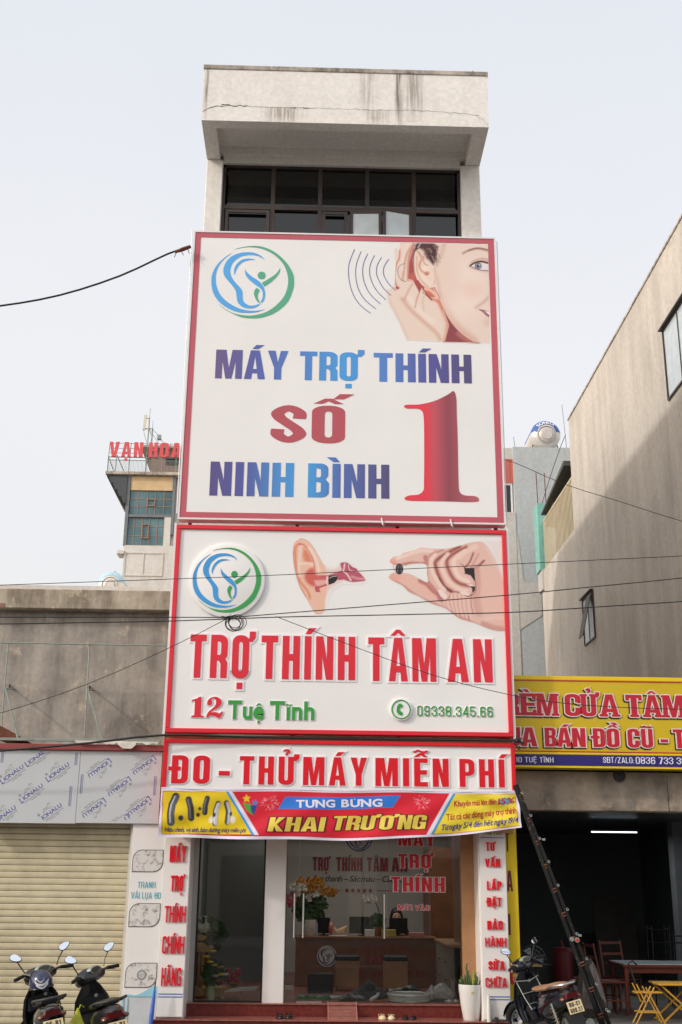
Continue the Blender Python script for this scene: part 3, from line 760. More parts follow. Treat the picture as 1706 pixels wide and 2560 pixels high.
def stain(x0, x1, z0, z1, y, colr, dens, parent):
    G().add([(x0, y, z0), (x1, y, z0), (x1, y, z1), (x0, y, z1)], [(0, 1, 2, 3)]).build('rain_stain', streak_mat('rain stain', colr, x0, x1, z0, z1, dens), parent)
stain(1.17, 1.36, 13.89, 14.90, 15.896, (118, 110, 101), .75, H)
stain(.55, .95, 14.15, 14.90, 15.896, (180, 168, 156), .45, H)
stain(1.30, 1.75, 13.95, 14.90, 15.8955, (160, 146, 134), .55, H)
stain(-1.1, -.2, 13.89, 14.18, 15.896, (168, 154, 140), .6, H)
stain(.6, 1.2, 13.89, 14.17, 15.8955, (176, 164, 152), .5, H)
stain(-1.99, -1.90, 13.9, 14.9, 15.896, (150, 140, 130), .7, H)
g = G(); g.tube([(.42, 16.0, 14.98), (.425, 16.0, 15.06)], .007, 5); g.tube([(2.53, 16.0, 14.98), (2.535, 16.0, 15.09)], .007, 5); g.build('rebar_stub', M['rust'], H)

# top floor window band
WF = G(); zt, zm0, zm1, zb = 13.845, 12.965, 13.045, 11.25
WF.box(-1.715, 2.415, 17.06, 17.14, zt - .05, zt); WF.box(-1.715, -1.665, 17.06, 17.14, zb, zt); WF.box(2.365, 2.415, 17.06, 17.14, zb, zt)
WF.box(-1.665, 2.365, 17.055, 17.145, zm0, zm1)
for x in (-.838, -.024, .795, 1.604): WF.box(x - .035, x + .035, 17.058, 17.142, zb, zm0); WF.box(x - .035, x + .035, 17.058, 17.142, zm1, zt - .05)
WB = WF.build('window', M['frame_dark'], H)
xs = [-1.665, -.838, -.024, .795, 1.604, 2.365]
for i in range(5):
    G().box(xs[i] + .036, xs[i + 1] - .036, 17.098, 17.106, zm1 + .001, zt - .051).build('pane', M['dark_glass'], WB)
    G().box(xs[i] + .036, xs[i + 1] - .036, 17.11, 17.116, zb, zm0 - .001).build('pane', M['dark_glass'], WB)
for a, b in ((-1.645, -.885), (.02, .455), (.50, .765)):
    G().ring(a, b, zb, zm0 - .03, .055, 17.03, 17.054).build('casement', M['frame_dark'], WB)
def leaf(x, ang, w):                                       # casement leaves standing a little open
    g = G().ring(0, w, zb, zm0 - .02, .05, -.02, .02); g2 = G().box(.05, w - .05, -.004, .004, zb + .05, zm0 - .07)
    Mx = Matrix.Translation((x, 17.02, 0)) @ Matrix.Rotation(R(ang), 4, 'Z')
    g.xf(Mx).build('casement', M['frame_dark'], WB); g2.xf(Mx).build('pane', M['grey_glass'] if ang else M['dark_glass'], WB)
leaf(1.56, 180 + 14, .52); leaf(.50, -3, .54)

# steel carcass behind the sign boards
g = G()
for z in (7.05, 8.7, 10.2, 11.7): g.box(-1.98, 2.76, 16.17, 16.22, z, z + .05)
for x in (-1.9, -.3, 1.2, 2.68): g.box(x, x + .05, 16.24, 16.29, 3.9, 11.8)
for z in (4.2, 5.4, 6.7, 11.4):
    for x in (-1.9, 2.68): g.box(x, x + .05, 16.29, 16.98, z, z + .05)
g.build('sign_carcass', M['dark_steel'], H)

# ground floor: fascia box, pillars, glazing
G().bbox(-2.03, 2.80, 16.16, 16.98, 2.62, 3.90, .004).build('fascia_box', mk('tan fascia board', (196, 160, 126), 0.6, var=.15), H)
G().bbox(-2.0, -1.62, 16.26, 17.3, 0.0, 2.62, .006).build('pillar', M['panel_white'], H)
G().bbox(2.31, 2.69, 16.26, 17.3, 0.0, 2.62, .006).build('pillar', M['panel_white'], H)
G().bbox(-.615, -.325, 16.73, 16.98, .385, 2.62, .006).build('pillar', M['panel_white'], H)
G().box(2.13, 2.31, 16.72, 17.0, .385, 2.62).build('door_jamb', M['wood'], H)
g = G(); g.box(-1.618, -1.585, 16.74, 16.86, .38, 2.62); g.box(-1.585, -1.555, 16.76, 16.84, .38, 2.62); g.build('window_jamb', M['steel'], H)
g = G().ring(-1.555, -.617, .385, 2.62, .022, 16.77, 16.83); FW = g.build('shop_window', M['frame_black'], H)
G().box(-1.53, -.64, 16.796, 16.804, .41, 2.6).build('pane', M['glass'], FW)
G().box(-.32, -.145, 16.796, 16.804, .40, 2.6).build('glass_sidelight', M['glass'], H)
D = G().box(-.135, 1.085, 16.806, 16.816, .40, 2.6).build('glass_door', M['glass'], H)
D2 = G().box(1.095, 2.125, 16.806, 16.816, .40, 2.6).build('glass_door', M['glass'], H)
G().box(-.15, .20, 16.79, 16.83, .386, .41).build('door_shoe', M['steel'], D)
def handle(x, par):
    for y in (16.74, 16.88):
        G().tube([(x, y, 1.22), (x, y, 1.80)], .013, 8).build('handle', M['steel'], par, smooth=True)
    g = G()
    for z in (1.34, 1.68): g.tube([(x, 16.74, z), (x, 16.88, z)], .008, 6)
    g.build('handle_bolt', M['steel'], par)
handle(-.20, D); handle(-.075, D); handle(1.05, D2)
# red granite steps
g = G().bbox(-1.62, 2.31, 16.62, 16.98, .235, .380, .004); S1 = g.build('step', M['tile_red'], H)
G().bbox(-1.66, 2.33, 16.60, 22.2, .380, .392, .003).build('step_tread', M['tile_top'], S1)
g = G().bbox(-2.02, 2.72, 16.18, 16.62, 0.0, .222, .004); S2 = g.build('step', M['tile_red'], H)
G().bbox(-2.05, 2.75, 16.15, 16.62, .222, .236, .003).build('step_tread', M['tile_top'], S2)
# inside of the shop
G().box(-1.86, 2.62, 22.2, 22.35, .39, 3.35).build('inner_back_wall', M['room_wall'], H)
g = G(); g.box(-1.86, -1.82, 17.3, 22.2, .39, 3.3); g.box(2.58, 2.62, 17.3, 22.2, .39, 3.3); g.box(-1.82, 2.58, 17.3, 22.2, 3.0, 3.04); g.build('inner_wall', M['room_wall'], H)
g = G(); g.box(-.47, -.41, 19.6, 22.2, .39, 3.0); g.box(-1.82, -.47, 20.4, 20.46, .39, 3.0); g.build('partition', M['room_dark'], H)
SL = thing('ceiling_lamp', 'lit tube lamp on the ceiling behind the left shop window', 'ceiling lamp', (-.95, 18.6, 2.9))
em0 = bpy.data.materials.new('lit shop tube'); em0.use_nodes = True; em0.node_tree.nodes['Principled BSDF'].inputs['Emission Color'].default_value = (.95, .97, 1, 1); em0.node_tree.nodes['Principled BSDF'].inputs['Emission Strength'].default_value = 2.0
G().tube([(-1.0, 18.35, 2.93), (-.62, 18.35, 2.93)], .015, 8).build('tube', em0, SL); G().box(-1.05, -.57, 18.33, 18.37, 2.95, 2.998).build('batten', M['white_trim'], SL)
ld = bpy.data.lights.new('ceiling_lamp_light', 'AREA'); ld.shape = 'RECTANGLE'; ld.size = 3.2; ld.size_y = 2.6; ld.energy = 36; ld.color = (1.0, .97, .93)
lo = bpy.data.objects.new('ceiling_lamp_light', ld); link(lo); lo.location = (.6, 19.6, 2.97)
# wardrobe doors and glass cabinet on the right, by the door jamb
g = G(); g.box(2.2, 2.56, 17.3, 18.3, .392, 2.9); g.build('side_cabinet', M['wood_dark'], H)

# ------------------------------------------------------------------ left-hand shop
LS = thing('shuttered_shop', 'low shop on the left with bare stained concrete wall above a cream roller shutter', 'building', (-5.5, 16.6, 0))
g = G(); g.box(-9.0, -2.15, 16.9, 27.0, 3.0, 5.80); g.build('upper_wall', M['concrete'], LS)
g = G(); g.bbox(-9.0, -2.13, 16.72, 17.1, 5.80, 6.10, .01); g.build('cornice', M['cornice'], LS)
g = G(); g.bbox(-9.0, -4.62, 16.712, 16.72, 5.80, 5.87, .002); g.build('cornice_patch', mk('brown stained plaster', (146, 110, 98), .9, var=.2), LS)
G().box(-2.46, -2.02, 16.30, 17.3, 0, 2.72).build('pier', M['beigewall'], LS); G().box(-9.0, -7.2, 16.4, 17.3, 0, 2.72).build('pier', M['beigewall'], LS)
g = G(); g.box(-9.0, -2.1, 16.32, 16.9, 2.72, 3.0); g.build('lintel', M['concrete'], LS)
g = G(); g.box(-7.2, -2.46, 17.3, 27, 0, 2.7); g.build('inner_mass', M['room_dark'], LS)
G().bbox(-9.0, -2.06, 16.14, 16.30, 3.665, 3.745, .004).build('canopy_beam', M['redbeam'], LS)
g = G(); g.bbox(-9.0, -2.12, 16.20, 16.24, 3.79, 3.83, .003); g.bbox(-9.0, -2.12, 16.62, 16.90, 3.745, 3.76, .003); g.build('canopy_rail', M['galv'], LS)
g = G(); rr_ = random.Random(5); px_ = -4.3                    # torn plastic sheet lying on the beam
pts = []
x = -3.25
while x < -2.12: pts.append((x, 3.775 - rr_.uniform(0, .035))); x += .05
g.prism([(-3.3, 3.79)] + pts + [(-2.12, 3.785)], 16.10, 16.112); g.prism([(-2.7, 3.75), (-2.62, 3.69), (-2.5, 3.685), (-2.44, 3.74), (-2.44, 3.77), (-2.7, 3.77)], 16.085, 16.10)
g.build('torn_sheet', mk('torn white plastic', (226, 218, 206), .6, var=.2, scale=10), LS)
RS = thing('roller_shutter', 'closed cream roller shutter of horizontal slats behind the two parked scooters', 'shutter', (-4.83, 16.5, 0))
prof = [(16.50, 0.0), (16.492, .004), (16.486, .03), (16.488, .066), (16.497, .078), (16.512, .080), (16.512, .0)]
g = G().prism(prof, -7.2, -2.47, 'X'); first = g.build('slat', M['slat'], RS)
first.location.z = .05
for i in range(1, 32): again(first, RS, dz=i * .0835)
G().box(-2.50, -2.455, 16.46, 16.53, 0, 2.72).build('guide_rail', M['beigewall'], RS); G().box(-7.24, -7.19, 16.46, 16.53, 0, 2.72).build('guide_rail', M['beigewall'], RS)
# unfinished steel frame on the concrete wall
PF = thing('pipe_frame', 'thin galvanised pipe frame with slanted braces fixed before the bare concrete wall', 'pipe frame', (-4.3, 16.4, 3.83))
G().tube([(-8.5, 16.42, 5.225), (-2.05, 16.40, 5.20)], .010, 6).build('rail', M['galv'], PF)
for x0, x1 in ((-4.43, -4.40), (-3.255, -3.22), (-5.6, -5.58)):
    G().tube([(x0, 16.42, 5.20), (x1, 16.42, 3.80)], .0095, 6).build('post', M['galv'], PF)
    G().tube([(x0 + .02, 16.9, 4.62), (x0 + .03, 16.42, 4.54), (x0 + .32, 16.24, 3.81)], .013, 6).build('brace', M['galv'], PF)
    G().ball((x0 - .04, 16.88, 4.66), .014, .02, .03, 6, 4).build('bolt', M['rust'], PF)
G().prism([(-4.42, 4.02), (-4.42, 3.82), (-4.05, 3.82)], 16.3, 16.85).build('scrap_board', M['rust'], PF)

# silver composite sheets still in their printed film
for k, (xa, xb, lab) in enumerate(((-4.62, -3.215, 'silver sheet panel with upright film print, left of the seam over the shutter'), (-3.21, -2.08, 'silver sheet panel with upside down film print, right of the seam over the shutter'))):
    T = thing('cladding_panel', lab, 'cladding panel', ((xa + xb) / 2, 16.2, 2.68), 'silver cladding panels over the shutter')
    G().bbox(xa, xb, 16.19, 16.30, 2.68 + .01 * k, 3.662, .003).build('sheet', M['alu_sheet'], T)
    cx = lambda x: -4.34 + .001556 * x
    cz = lambda y: 3.64 - (y - 1345) * .00149
    ctr = [(140, 1550), (345, 1392), (540, 1525), (325, 1720), (505, 1893), (105, 1920)] if k == 0 else [(895, 1490), (1290, 1458), (1082, 1655), (872, 1850), (1268, 1830), (1088, 1990)]
    ang = R(38) if k == 0 else R(180 + 38)
    ca, sa = math.cos(ang), math.sin(ang)
    blue, grey = [], []
    for (px, py) in ctr:
        X0, Z0 = cx(px), cz(py)
        P = lambda u, v, w: (X0 + u * ca - v * sa, 16.19 - w, Z0 + u * sa + v * ca)
        def okp(gs): return [q for q in gs if all(2.70 < p[2] < 3.655 and xa + .01 < p[0] < xb - .01 for p in q.v)]
        blue += okp(emit('L', 'b', -.19, -.15, -.035, .078, P, .0015, bold=.004)) + okp(emit('IONALU', 'b', -.138, .17, -.02, .052, P, .0015, bold=.004))
        grey += okp(emit('ALUMINIUM COMPOSITE PANEL', 'b', -.15, .17, -.055, .014, P, .0015)) + okp(emit('ISO 9001 : 2008', 'b', -.06, .09, -.082, .014, P, .0015))
        e_ = G()
        for pl in ([(-.10, .055), (-.06, .10), (.0, .09), (.03, .125), (.07, .12), (.08, .09)], [(-.09, .05), (-.05, .075), (.01, .07), (.03, .05)], [(.03, .125), (.05, .10), (.04, .07), (.07, .05)], [(-.02, .09), (-.03, .06)]):
            pl = [((a * .9), b) for a, b in pl]
            for i in range(len(pl) - 1):
                a, b = pl[i], pl[i + 1]; d = .0028
                e_.add([P(a[0], a[1] - d, .0015), P(b[0], b[1] - d, .0015), P(b[0], b[1] + d, .0015), P(a[0], a[1] + d, .0015)], [(0, 1, 2, 3)])
        for j in range(4):
            zz = .056 + j * .009; hw = math.sqrt(max(.018 ** 2 - (zz - .07) ** 2, 1e-5))
            e_.add([P(-.15 - hw, zz - .0025, .0015), P(-.15 + hw, zz - .0025, .0015), P(-.15 + hw, zz + .0025, .0015), P(-.15 - hw, zz + .0025, .0015)], [(0, 1, 2, 3)])
        grey += okp([e_])
    sx = [(665, 1655, 1835), (690, 1350, 1465), (10, 1650, 1820), (35, 1350, 1450)] if k == 0 else [(755, 1545, 1720), (1405, 1555, 1730), (730, 1915, 1985), (1385, 1925, 1985)]
    for (px, ya, yb) in sx:
        X0 = cx(px); q = G()
        for d in (-.018, -.006, .010): q.add([(X0 + d, 16.1885, cz(yb)), (X0 + d + .0045, 16.1885, cz(yb)), (X0 + d + .0045, 16.1885, cz(ya)), (X0 + d, 16.1885, cz(ya))], [(0, 1, 2, 3)])
        if all(xa < p[0] < xb and 2.69 < p[2] < 3.66 for p in q.v): blue.append(q)
    merge(blue).build('film_print', M['film_ink'], T)['kind'] = 'stuff'; merge(grey).build('film_mark', M['film_grey'], T)['kind'] = 'stuff'
# ------------------------------------------------------------------ logo shapes (traced in units of the disc radius)
def crescent(cx, cy, rx, ry, a0, a1, w, sx=0, sy=0, n=36, taper=1.0):
    o, i = [], []
    for k in range(n + 1):
        t = k / n; a = R(a0 + (a1 - a0) * t); h = w * math.sin(math.pi * t) ** taper
        o.append((cx + rx * math.cos(a), cy + ry * math.sin(a))); i.append((cx + (rx - h) * math.cos(a), cy + (ry - h) * math.sin(a)))
    return o + i[::-1]
def logo(parent, P, mb, mg, mb2=None, depth=.002, name='logo_mark', w0=0.0):
    """traced in picture units of the big board's zoom; P maps (x right, y down) -> world"""
    def solid(pl, m):
        V, F = _fill([pl if area_clean(pl) > 0 else pl[::-1]], 0)
        G().add([P(x, y, w0 + (depth if z > 0 else 0)) for x, y, z in V], F).build(name, m, parent)
    def ol(a, b): return catmull(a, 7) + catmull(b, 7)
    solid(ol([(625, 128), (720, 100), (850, 80), (1010, 90), (1180, 165), (1330, 300), (1420, 450), (1438, 560), (1420, 680), (1340, 850), (1190, 975), (1030, 1040), (880, 1058), (720, 1040), (570, 975), (480, 920), (415, 862)],
             [(415, 862), (520, 940), (640, 995), (780, 1018), (900, 1015), (1050, 975), (1190, 885), (1300, 760), (1350, 620), (1350, 480), (1300, 340), (1200, 225), (1060, 140), (920, 102), (780, 98), (625, 128)]), mg)
    solid(ol([(598, 173), (500, 235), (400, 330), (335, 450), (318, 560), (340, 700), (410, 820), (530, 915), (680, 975), (830, 985), (950, 970), (1042, 935)],
             [(1042, 935), (930, 955), (800, 950), (670, 915), (540, 840), (440, 740), (385, 610), (378, 480), (410, 370), (480, 270), (598, 173)]), mb)
    solid(ol([(1042, 275), (980, 230), (900, 208), (800, 207), (700, 235), (610, 310), (575, 400), (580, 470), (620, 550), (700, 640), (738, 700), (742, 780), (760, 840), (830, 885), (900, 885), (960, 865)],
             [(968, 882), (900, 918), (820, 925), (740, 905), (680, 850), (660, 770), (650, 700), (610, 630), (540, 550), (490, 480), (480, 400), (510, 310), (580, 230), (690, 180), (800, 165), (900, 175), (990, 215), (1042, 275)]), mb)
    solid(ol([(915, 270), (830, 252), (740, 265), (665, 320), (628, 390), (622, 440), (633, 482)], [(633, 482), (650, 420), (690, 350), (750, 300), (830, 275), (915, 270)]), mb)
    solid(ol([(770, 395), (800, 440), (870, 500), (960, 560), (1020, 630), (1045, 720), (1035, 800), (1000, 855)], [(982, 835), (1010, 780), (1008, 700), (970, 650), (900, 600), (820, 530), (780, 470), (770, 395)]), mb)
    solid(ol([(1250, 380), (1245, 430), (1210, 490), (1130, 570), (1035, 635)], [(1000, 582), (1090, 530), (1180, 470), (1225, 420), (1250, 380)]), mg)
    solid(ol([(930, 648), (970, 685), (950, 730), (948, 790), (992, 882)], [(992, 882), (930, 820), (895, 740), (900, 690), (930, 648)]), mg)
    solid(arc(998, 483, 54, 52, 0, 350, 20), mg)
def affine(a, b): return lambda x, y: (a[0] * x + a[1] * y + a[2], b[0] * x + b[1] * y + b[2])
AO = affine((0.0010935, -0.0000214, 1.15588), (0.0000271, -0.0012247, 11.83798))
AP = affine((0.0011664, 0.0000450, -2.10994), (0.0000290, -0.0013154, 11.68378))
AQ = affine((0.0008895, 0.0000120, -0.51625), (0.0000151, -0.0009183, 6.89312))
AR = affine((0.0012264, -0.0000240, 1.01916), (0.0000205, -0.0012605, 6.85858))

# ------------------------------------------------------------------ top board
B1 = thing('sign_board', 'largest topmost signboard with haze paled red border, SỐ 1 lettering and a listening woman', 'signboard', (0.385, 16.08, 7.01), 'hearing aid signboards on the white house')
G().box(-2.00, 2.79, 16.0, 16.15, 7.03, 11.83).build('sheet', M['white_sign'], B1)
g = G().ring(-2.03, 2.815, 7.005, 11.855, .026, 15.985, 16.17); g.build('trim', M['white_trim'], B1)
g = G(); Y0, Y1 = 15.994, 15.999
g.box(-2.004, -1.915, Y0, Y1, 7.032, 11.828); g.box(2.692, 2.788, Y0, Y1, 7.032, 11.828); g.box(-1.915, 2.692, Y0, Y1, 11.742, 11.828); g.box(-1.915, 2.692, Y0, Y1, 7.032, 7.122)
g.build('border', M['hazed_red'], B1)
G().tube([(-2.05, 16.02, 7.1), (-2.06, 16.02, 11.88)], .008, 6).build('edge_pipe', M['white_trim'], B1)
G().tube([(2.835, 16.02, 6.95), (2.84, 16.02, 11.80)], .008, 6).build('edge_pipe', M['white_trim'], B1)
logo(B1, lambda x, y, w: (AP(x, y)[0], 15.9985 - w, AP(x, y)[1]), M['logo_blue'], M['logo_green'])
grad = ramp_mat('violet to blue ink', [(0, (112, 92, 142)), (.14, (92, 96, 170)), (.3, (88, 128, 204)), (.5, (72, 162, 232)), (.66, (88, 134, 210)), (.84, (88, 86, 160)), (1, (88, 78, 124))], .4)
g = merge(emit('MÁY', 'cond', -1.583, -.467, 9.283, .485, face(15.998), .002, gap=.05) + emit('TRỢ', 'cond', -.287, .684, 9.283, .485, face(15.998), .002, gap=.05) + emit('THÍNH', 'cond', .853, 2.368, 9.283, .485, face(15.998), .002, gap=.06))
g.build('lettering', grad, B1)
grad2 = ramp_mat('indigo to blue ink', [(0, (92, 80, 138)), (.2, (86, 92, 168)), (.4, (76, 150, 218)), (.55, (72, 162, 230)), (.72, (84, 112, 186)), (1, (88, 78, 124))], .4)
g = merge(emit('NINH', 'cond', -1.584, -.337, 7.384, .537, face(15.998), .002, gap=.07) + emit('BÌNH', 'cond', -.126, 1.088, 7.384, .537, face(15.998), .002, gap=.07))
g.build('lettering', grad2, B1)
g = merge(emit('S', 'cond', -.697, -.176, 8.245, .615, face(15.998), .002) + emit('Ố', 'cond', -.086, .42, 8.248, .615, face(15.998), .002))
g.build('lettering', M['red_ink'], B1)
AB = affine((0.0033250, -0.0000615, -2.14341), (0.0000679, -0.0035572, 11.76385))
one = catmull([(1285, 760), (1297, 790), (1299, 860), (1303, 1000), (1306, 1180), (1312, 1222), (1335, 1236), (1380, 1240), (1396, 1252), (1380, 1265), (1230, 1262), (1085, 1259), (1064, 1247), (1085, 1236), (1125, 1232), (1146, 1215), (1150, 1180), (1150, 1000), (1147, 880), (1135, 850), (1110, 842), (1072, 842), (1056, 832), (1070, 824), (1130, 822), (1200, 805), (1260, 775)], 6, closed=True)
one = [(AB(x, y)) for x, y in one]
V, F = _fill([one if area_clean(one) > 0 else one[::-1]], 0)
G().add([(x, 15.998 - (.002 if z > 0 else 0), y) for x, y, z in V], F).build('big_numeral', ramp_mat('red to dark ink', [(0, (234, 62, 80)), (.3, (232, 60, 78)), (.42, (200, 84, 98)), (.6, (150, 70, 84)), (.75, (170, 84, 96)), (1, (190, 100, 110))], .4), B1)
g = G()                                                     # sound waves
ABw = affine((0.0034833, 0.0000021, -2.35352), (0.0000877, -0.0039184, 11.96458))
for pl in ([(832, 115), (808, 180), (806, 240), (822, 310), (855, 365), (906, 407)], [(862, 125), (842, 180), (838, 235), (850, 295), (880, 345), (930, 387)], [(893, 135), (874, 180), (870, 230), (882, 280), (908, 325), (952, 366)],
           [(924, 143), (905, 185), (902, 228), (914, 270), (938, 310), (976, 347)], [(956, 152), (936, 190), (933, 228), (946, 262), (966, 295), (998, 327)], [(989, 160), (968, 195), (965, 228), (978, 258), (996, 282), (1020, 305)]):
    c = [ABw(x, y) for x, y in catmull(pl, 5)]
    q = stroke(c, .011, .011, 1); n = len(q) // 2
    for i in range(n - 1): g.add([(q[i][0], 15.997, q[i][1]), (q[i + 1][0], 15.997, q[i + 1][1]), (q[2 * n - 2 - i][0], 15.997, q[2 * n - 2 - i][1]), (q[2 * n - 1 - i][0], 15.997, q[2 * n - 1 - i][1])], [(0, 1, 2, 3)])
g.build('sound_waves', M['navy_line'], B1)
# the listening woman, printed
c_ = lambda *p: catmull(list(p), 5)
hnd = [(110, 92), (345, 92), (262, 380), (235, 640), (420, 700), (560, 900), (700, 930), (830, 1300), (770, 1525), (225, 1500), (110, 1250), (-30, 1000), (-90, 800), (-10, 770), (40, 700), (55, 400), (20, 200), (60, 170), (100, 220)]
fac = [(330, 92), (1410, 122), (1450, 1550), (1180, 1530)] + c_((1180, 1530), (1050, 1450), (920, 1330), (800, 1160), (730, 990), (700, 900), (625, 720), (560, 760), (440, 720), (340, 560), (305, 350), (325, 180))
lay = [
 ('poly', [(700, 880), (1250, 1545), (740, 1535), (800, 1250)], (152, 76, 82), 10), ('line', c_((1250, 1545), (1080, 1500), (960, 1420)), 60, (196, 128, 120), 60, .7),
 ('poly', hnd, (240, 218, 205), 12), ('clip', hnd, 12),
 ('line', c_((700, 930), (760, 1080), (830, 1290), (790, 1525)), 90, (222, 150, 126), 80, .9), ('line', c_((560, 900), (680, 960), (740, 1060)), 50, (226, 132, 106), 50, .9),
 ('line', c_((-40, 960), (110, 1250), (225, 1500)), 70, (232, 206, 192), 60, .8), ('line', c_((150, 920), (300, 1100), (480, 1260), (640, 1400), (700, 1500)), 46, (218, 170, 150), 70, .8),
 ('line', c_((250, 900), (420, 1100), (600, 1250)), 60, (248, 230, 220), 70, .8), ('line', c_((400, 820), (360, 940), (340, 1040)), 22, (208, 152, 134), 30, .8), ('line', c_((300, 700), (240, 800), (180, 940)), 24, (216, 164, 146), 46, .8), ('line', c_((470, 880), (450, 980), (470, 1100)), 18, (222, 176, 158), 40, .6),
 ('line', c_((300, 120), (215, 260), (185, 400), (155, 640)), 34, (214, 152, 134), 40, .8), ('line', c_((225, 110), (160, 300), (145, 500)), 30, (246, 226, 216), 40, .8), ('line', c_((108, 200), (104, 320), (62, 420), (42, 640), (90, 770)), 22, (208, 124, 106), 22, .9), ('line', c_((70, 220), (60, 300), (20, 420)), 26, (242, 222, 212), 26, .7),
 ('line', c_((330, 100), (262, 260), (240, 420), (236, 640)), 40, (204, 122, 108), 30, .8), ('ell', 80, 760, 30, 22, (186, 92, 86), 20), ('clip', None),
 ('poly', [(335, 130), (300, 350), (330, 560), (450, 735), (400, 830), (300, 640), (235, 630), (252, 380), (300, 200)], (178, 82, 80), 16), ('ell', 300, 600, 60, 60, (206, 110, 98), 60, .8),
 ('poly', [(440, 720), (560, 760), (620, 740), (720, 930), (640, 900), (540, 900), (450, 840)], (206, 118, 98), 24), ('line', c_((480, 770), (570, 800), (660, 890)), 44, (246, 196, 172), 30), ('line', c_((450, 740), (480, 830), (580, 935)), 20, (158, 66, 64), 16),
 ('poly', fac, (239, 217, 205), 10), ('clip', fac, 12),
 ('line', c_((700, 900), (740, 1000), (830, 1170), (960, 1350), (1180, 1530)), 130, (222, 180, 162), 120, .85), ('ell', 1030, 800, 330, 420, (247, 228, 218), 300, .7), ('ell', 820, 640, 170, 300, (238, 212, 198), 200, .6), ('ell', 1180, 780, 160, 120, (242, 208, 196), 160, .7),
 ('line', c_((600, 480), (660, 640), (700, 880)), 50, (222, 184, 166), 70, .6), ('line', c_((760, 110), (720, 260), (640, 420)), 60, (214, 180, 164), 90, .7),
 ('poly', [(325, 130), (365, 98), (600, 100), (680, 150), (650, 250), (640, 360), (600, 430), (540, 360), (500, 330), (455, 215), (400, 180), (340, 225)], (88, 58, 62), 46)]
rq = random.Random(5)
for k_ in range(34):
    x_, y_ = rq.uniform(420, 640), rq.uniform(110, 330); dx_ = rq.uniform(20, 90)
    lay.append(('line', c_((x_, y_), (x_ + dx_ * .6, y_ + rq.uniform(10, 60)), (x_ + dx_, y_ + rq.uniform(40, 130))), 7, (66, 42, 48) if k_ % 2 else (186, 150, 138), 9, .7))
lay += [('line', c_((338, 180), (310, 300), (318, 500), (360, 640)), 18, (74, 40, 46), 14), ('line', [(375, 165), (400, 130), (410, 105)], 14, (196, 190, 190), 10),
 ('clip', None),
 ('poly', c_((350, 230), (385, 190), (430, 250), (470, 340), (540, 400), (615, 460), (632, 600), (615, 715), (545, 755), (450, 705), (385, 620), (345, 500)), (243, 218, 203), 10),
 ('clip', c_((350, 230), (385, 190), (430, 250), (470, 340), (540, 400), (615, 460), (632, 600), (615, 715), (545, 755), (450, 705), (385, 620), (345, 500)), 10),
 ('line', c_((380, 230), (430, 330), (395, 430), (440, 520), (500, 560)), 30, (214, 146, 124), 34, .9), ('ell', 480, 470, 60, 40, (248, 228, 216), 30, .8), ('ell', 510, 550, 34, 30, (200, 122, 102), 30, .8), ('line', c_((362, 300), (356, 480), (420, 640), (520, 740)), 22, (226, 168, 148), 24, .8), ('line', c_((420, 560), (480, 640), (560, 700)), 60, (248, 226, 214), 50, .7), ('line', c_((620, 480), (636, 600), (618, 715)), 22, (216, 166, 148), 30, .8), ('clip', None),
 ('line', c_((450, 300), (470, 400), (520, 430)), 12, (150, 100, 96), 16, .7), ('line', [(460, 800), (480, 850)], 9, (248, 230, 228), 6), ('line', [(348, 570), (370, 640)], 9, (248, 230, 228), 6), ('line', [(596, 755), (655, 850)], 8, (250, 234, 230), 6),
 ('line', c_((180, 400), (100, 450), (85, 540), (130, 640), (205, 672)), 8, (104, 88, 128), 6),
 ('line', c_((1040, 250), (1130, 205), (1260, 182), (1410, 215)), 34, (186, 146, 136), 34, .9), ('line', c_((1120, 212), (1200, 182), (1290, 175), (1410, 200)), 18, (138, 98, 92), 18, .9),
 ('poly', [(1110, 445), (1190, 370), (1310, 335), (1415, 350), (1415, 530), (1320, 525), (1190, 490)], (206, 164, 156), 60, .8),
 ('poly', [(1150, 434), (1230, 402), (1320, 395), (1412, 412), (1412, 500), (1300, 495), (1200, 464)], (236, 228, 230), 8),
 ('ell', 1258, 440, 52, 50, (112, 114, 130), 10), ('ell', 1258, 440, 40, 38, (150, 152, 166), 12), ('ell', 1256, 440, 19, 22, (48, 44, 54), 8), ('ell', 1272, 424, 8, 8, (246, 246, 250), 5),
 ('line', c_((1140, 435), (1210, 392), (1310, 372), (1412, 402)), 22, (50, 36, 44), 10), ('line', c_((1135, 436), (1220, 478), (1300, 500), (1412, 508)), 8, (110, 76, 82), 8),
 ('line', c_((1150, 390), (1230, 345), (1330, 325), (1412, 345)), 14, (196, 148, 136), 20, .8),
 ('line', c_((1425, 870), (1350, 950), (1220, 1045)), 40, (212, 172, 156), 60, .8), ('ell', 1390, 1260, 60, 60, (226, 190, 174), 80, .6),
 ('poly', [(1265, 1070), (1340, 1080), (1432, 1112), (1440, 1210), (1360, 1160)], (196, 120, 124), 14), ('poly', [(1300, 1090), (1400, 1105), (1434, 1125), (1434, 1160), (1370, 1132)], (244, 236, 236), 8),
 ('line', c_((1265, 1075), (1330, 1096), (1380, 1140), (1436, 1182)), 13, (96, 44, 56), 9),
 ('poly', [], (0, 0, 0), 4),
]
paint(B1, 'printed_picture', M['print'], -110, 1408, 88, 1560, 250, 240, lambda x, y: (min(AO(x, y)[0], 2.691), 15.9975, min(AO(x, y)[1], 11.741)), lay[:-1], (243, 242, 241), keep='alpha')
for x in (.97, 1.99): G().tube([(x, 15.97, 7.07), (x + .02, 15.965, 6.97), (x + .035, 15.98, 6.955)], .012, 6).build('hook', M['white_trim'], B1)
G().bar((-1.95, 16.2, 6.93), (2.75, 16.2, 6.93), .05, .03).build('hanger_bar', M['dark_steel'], B1)

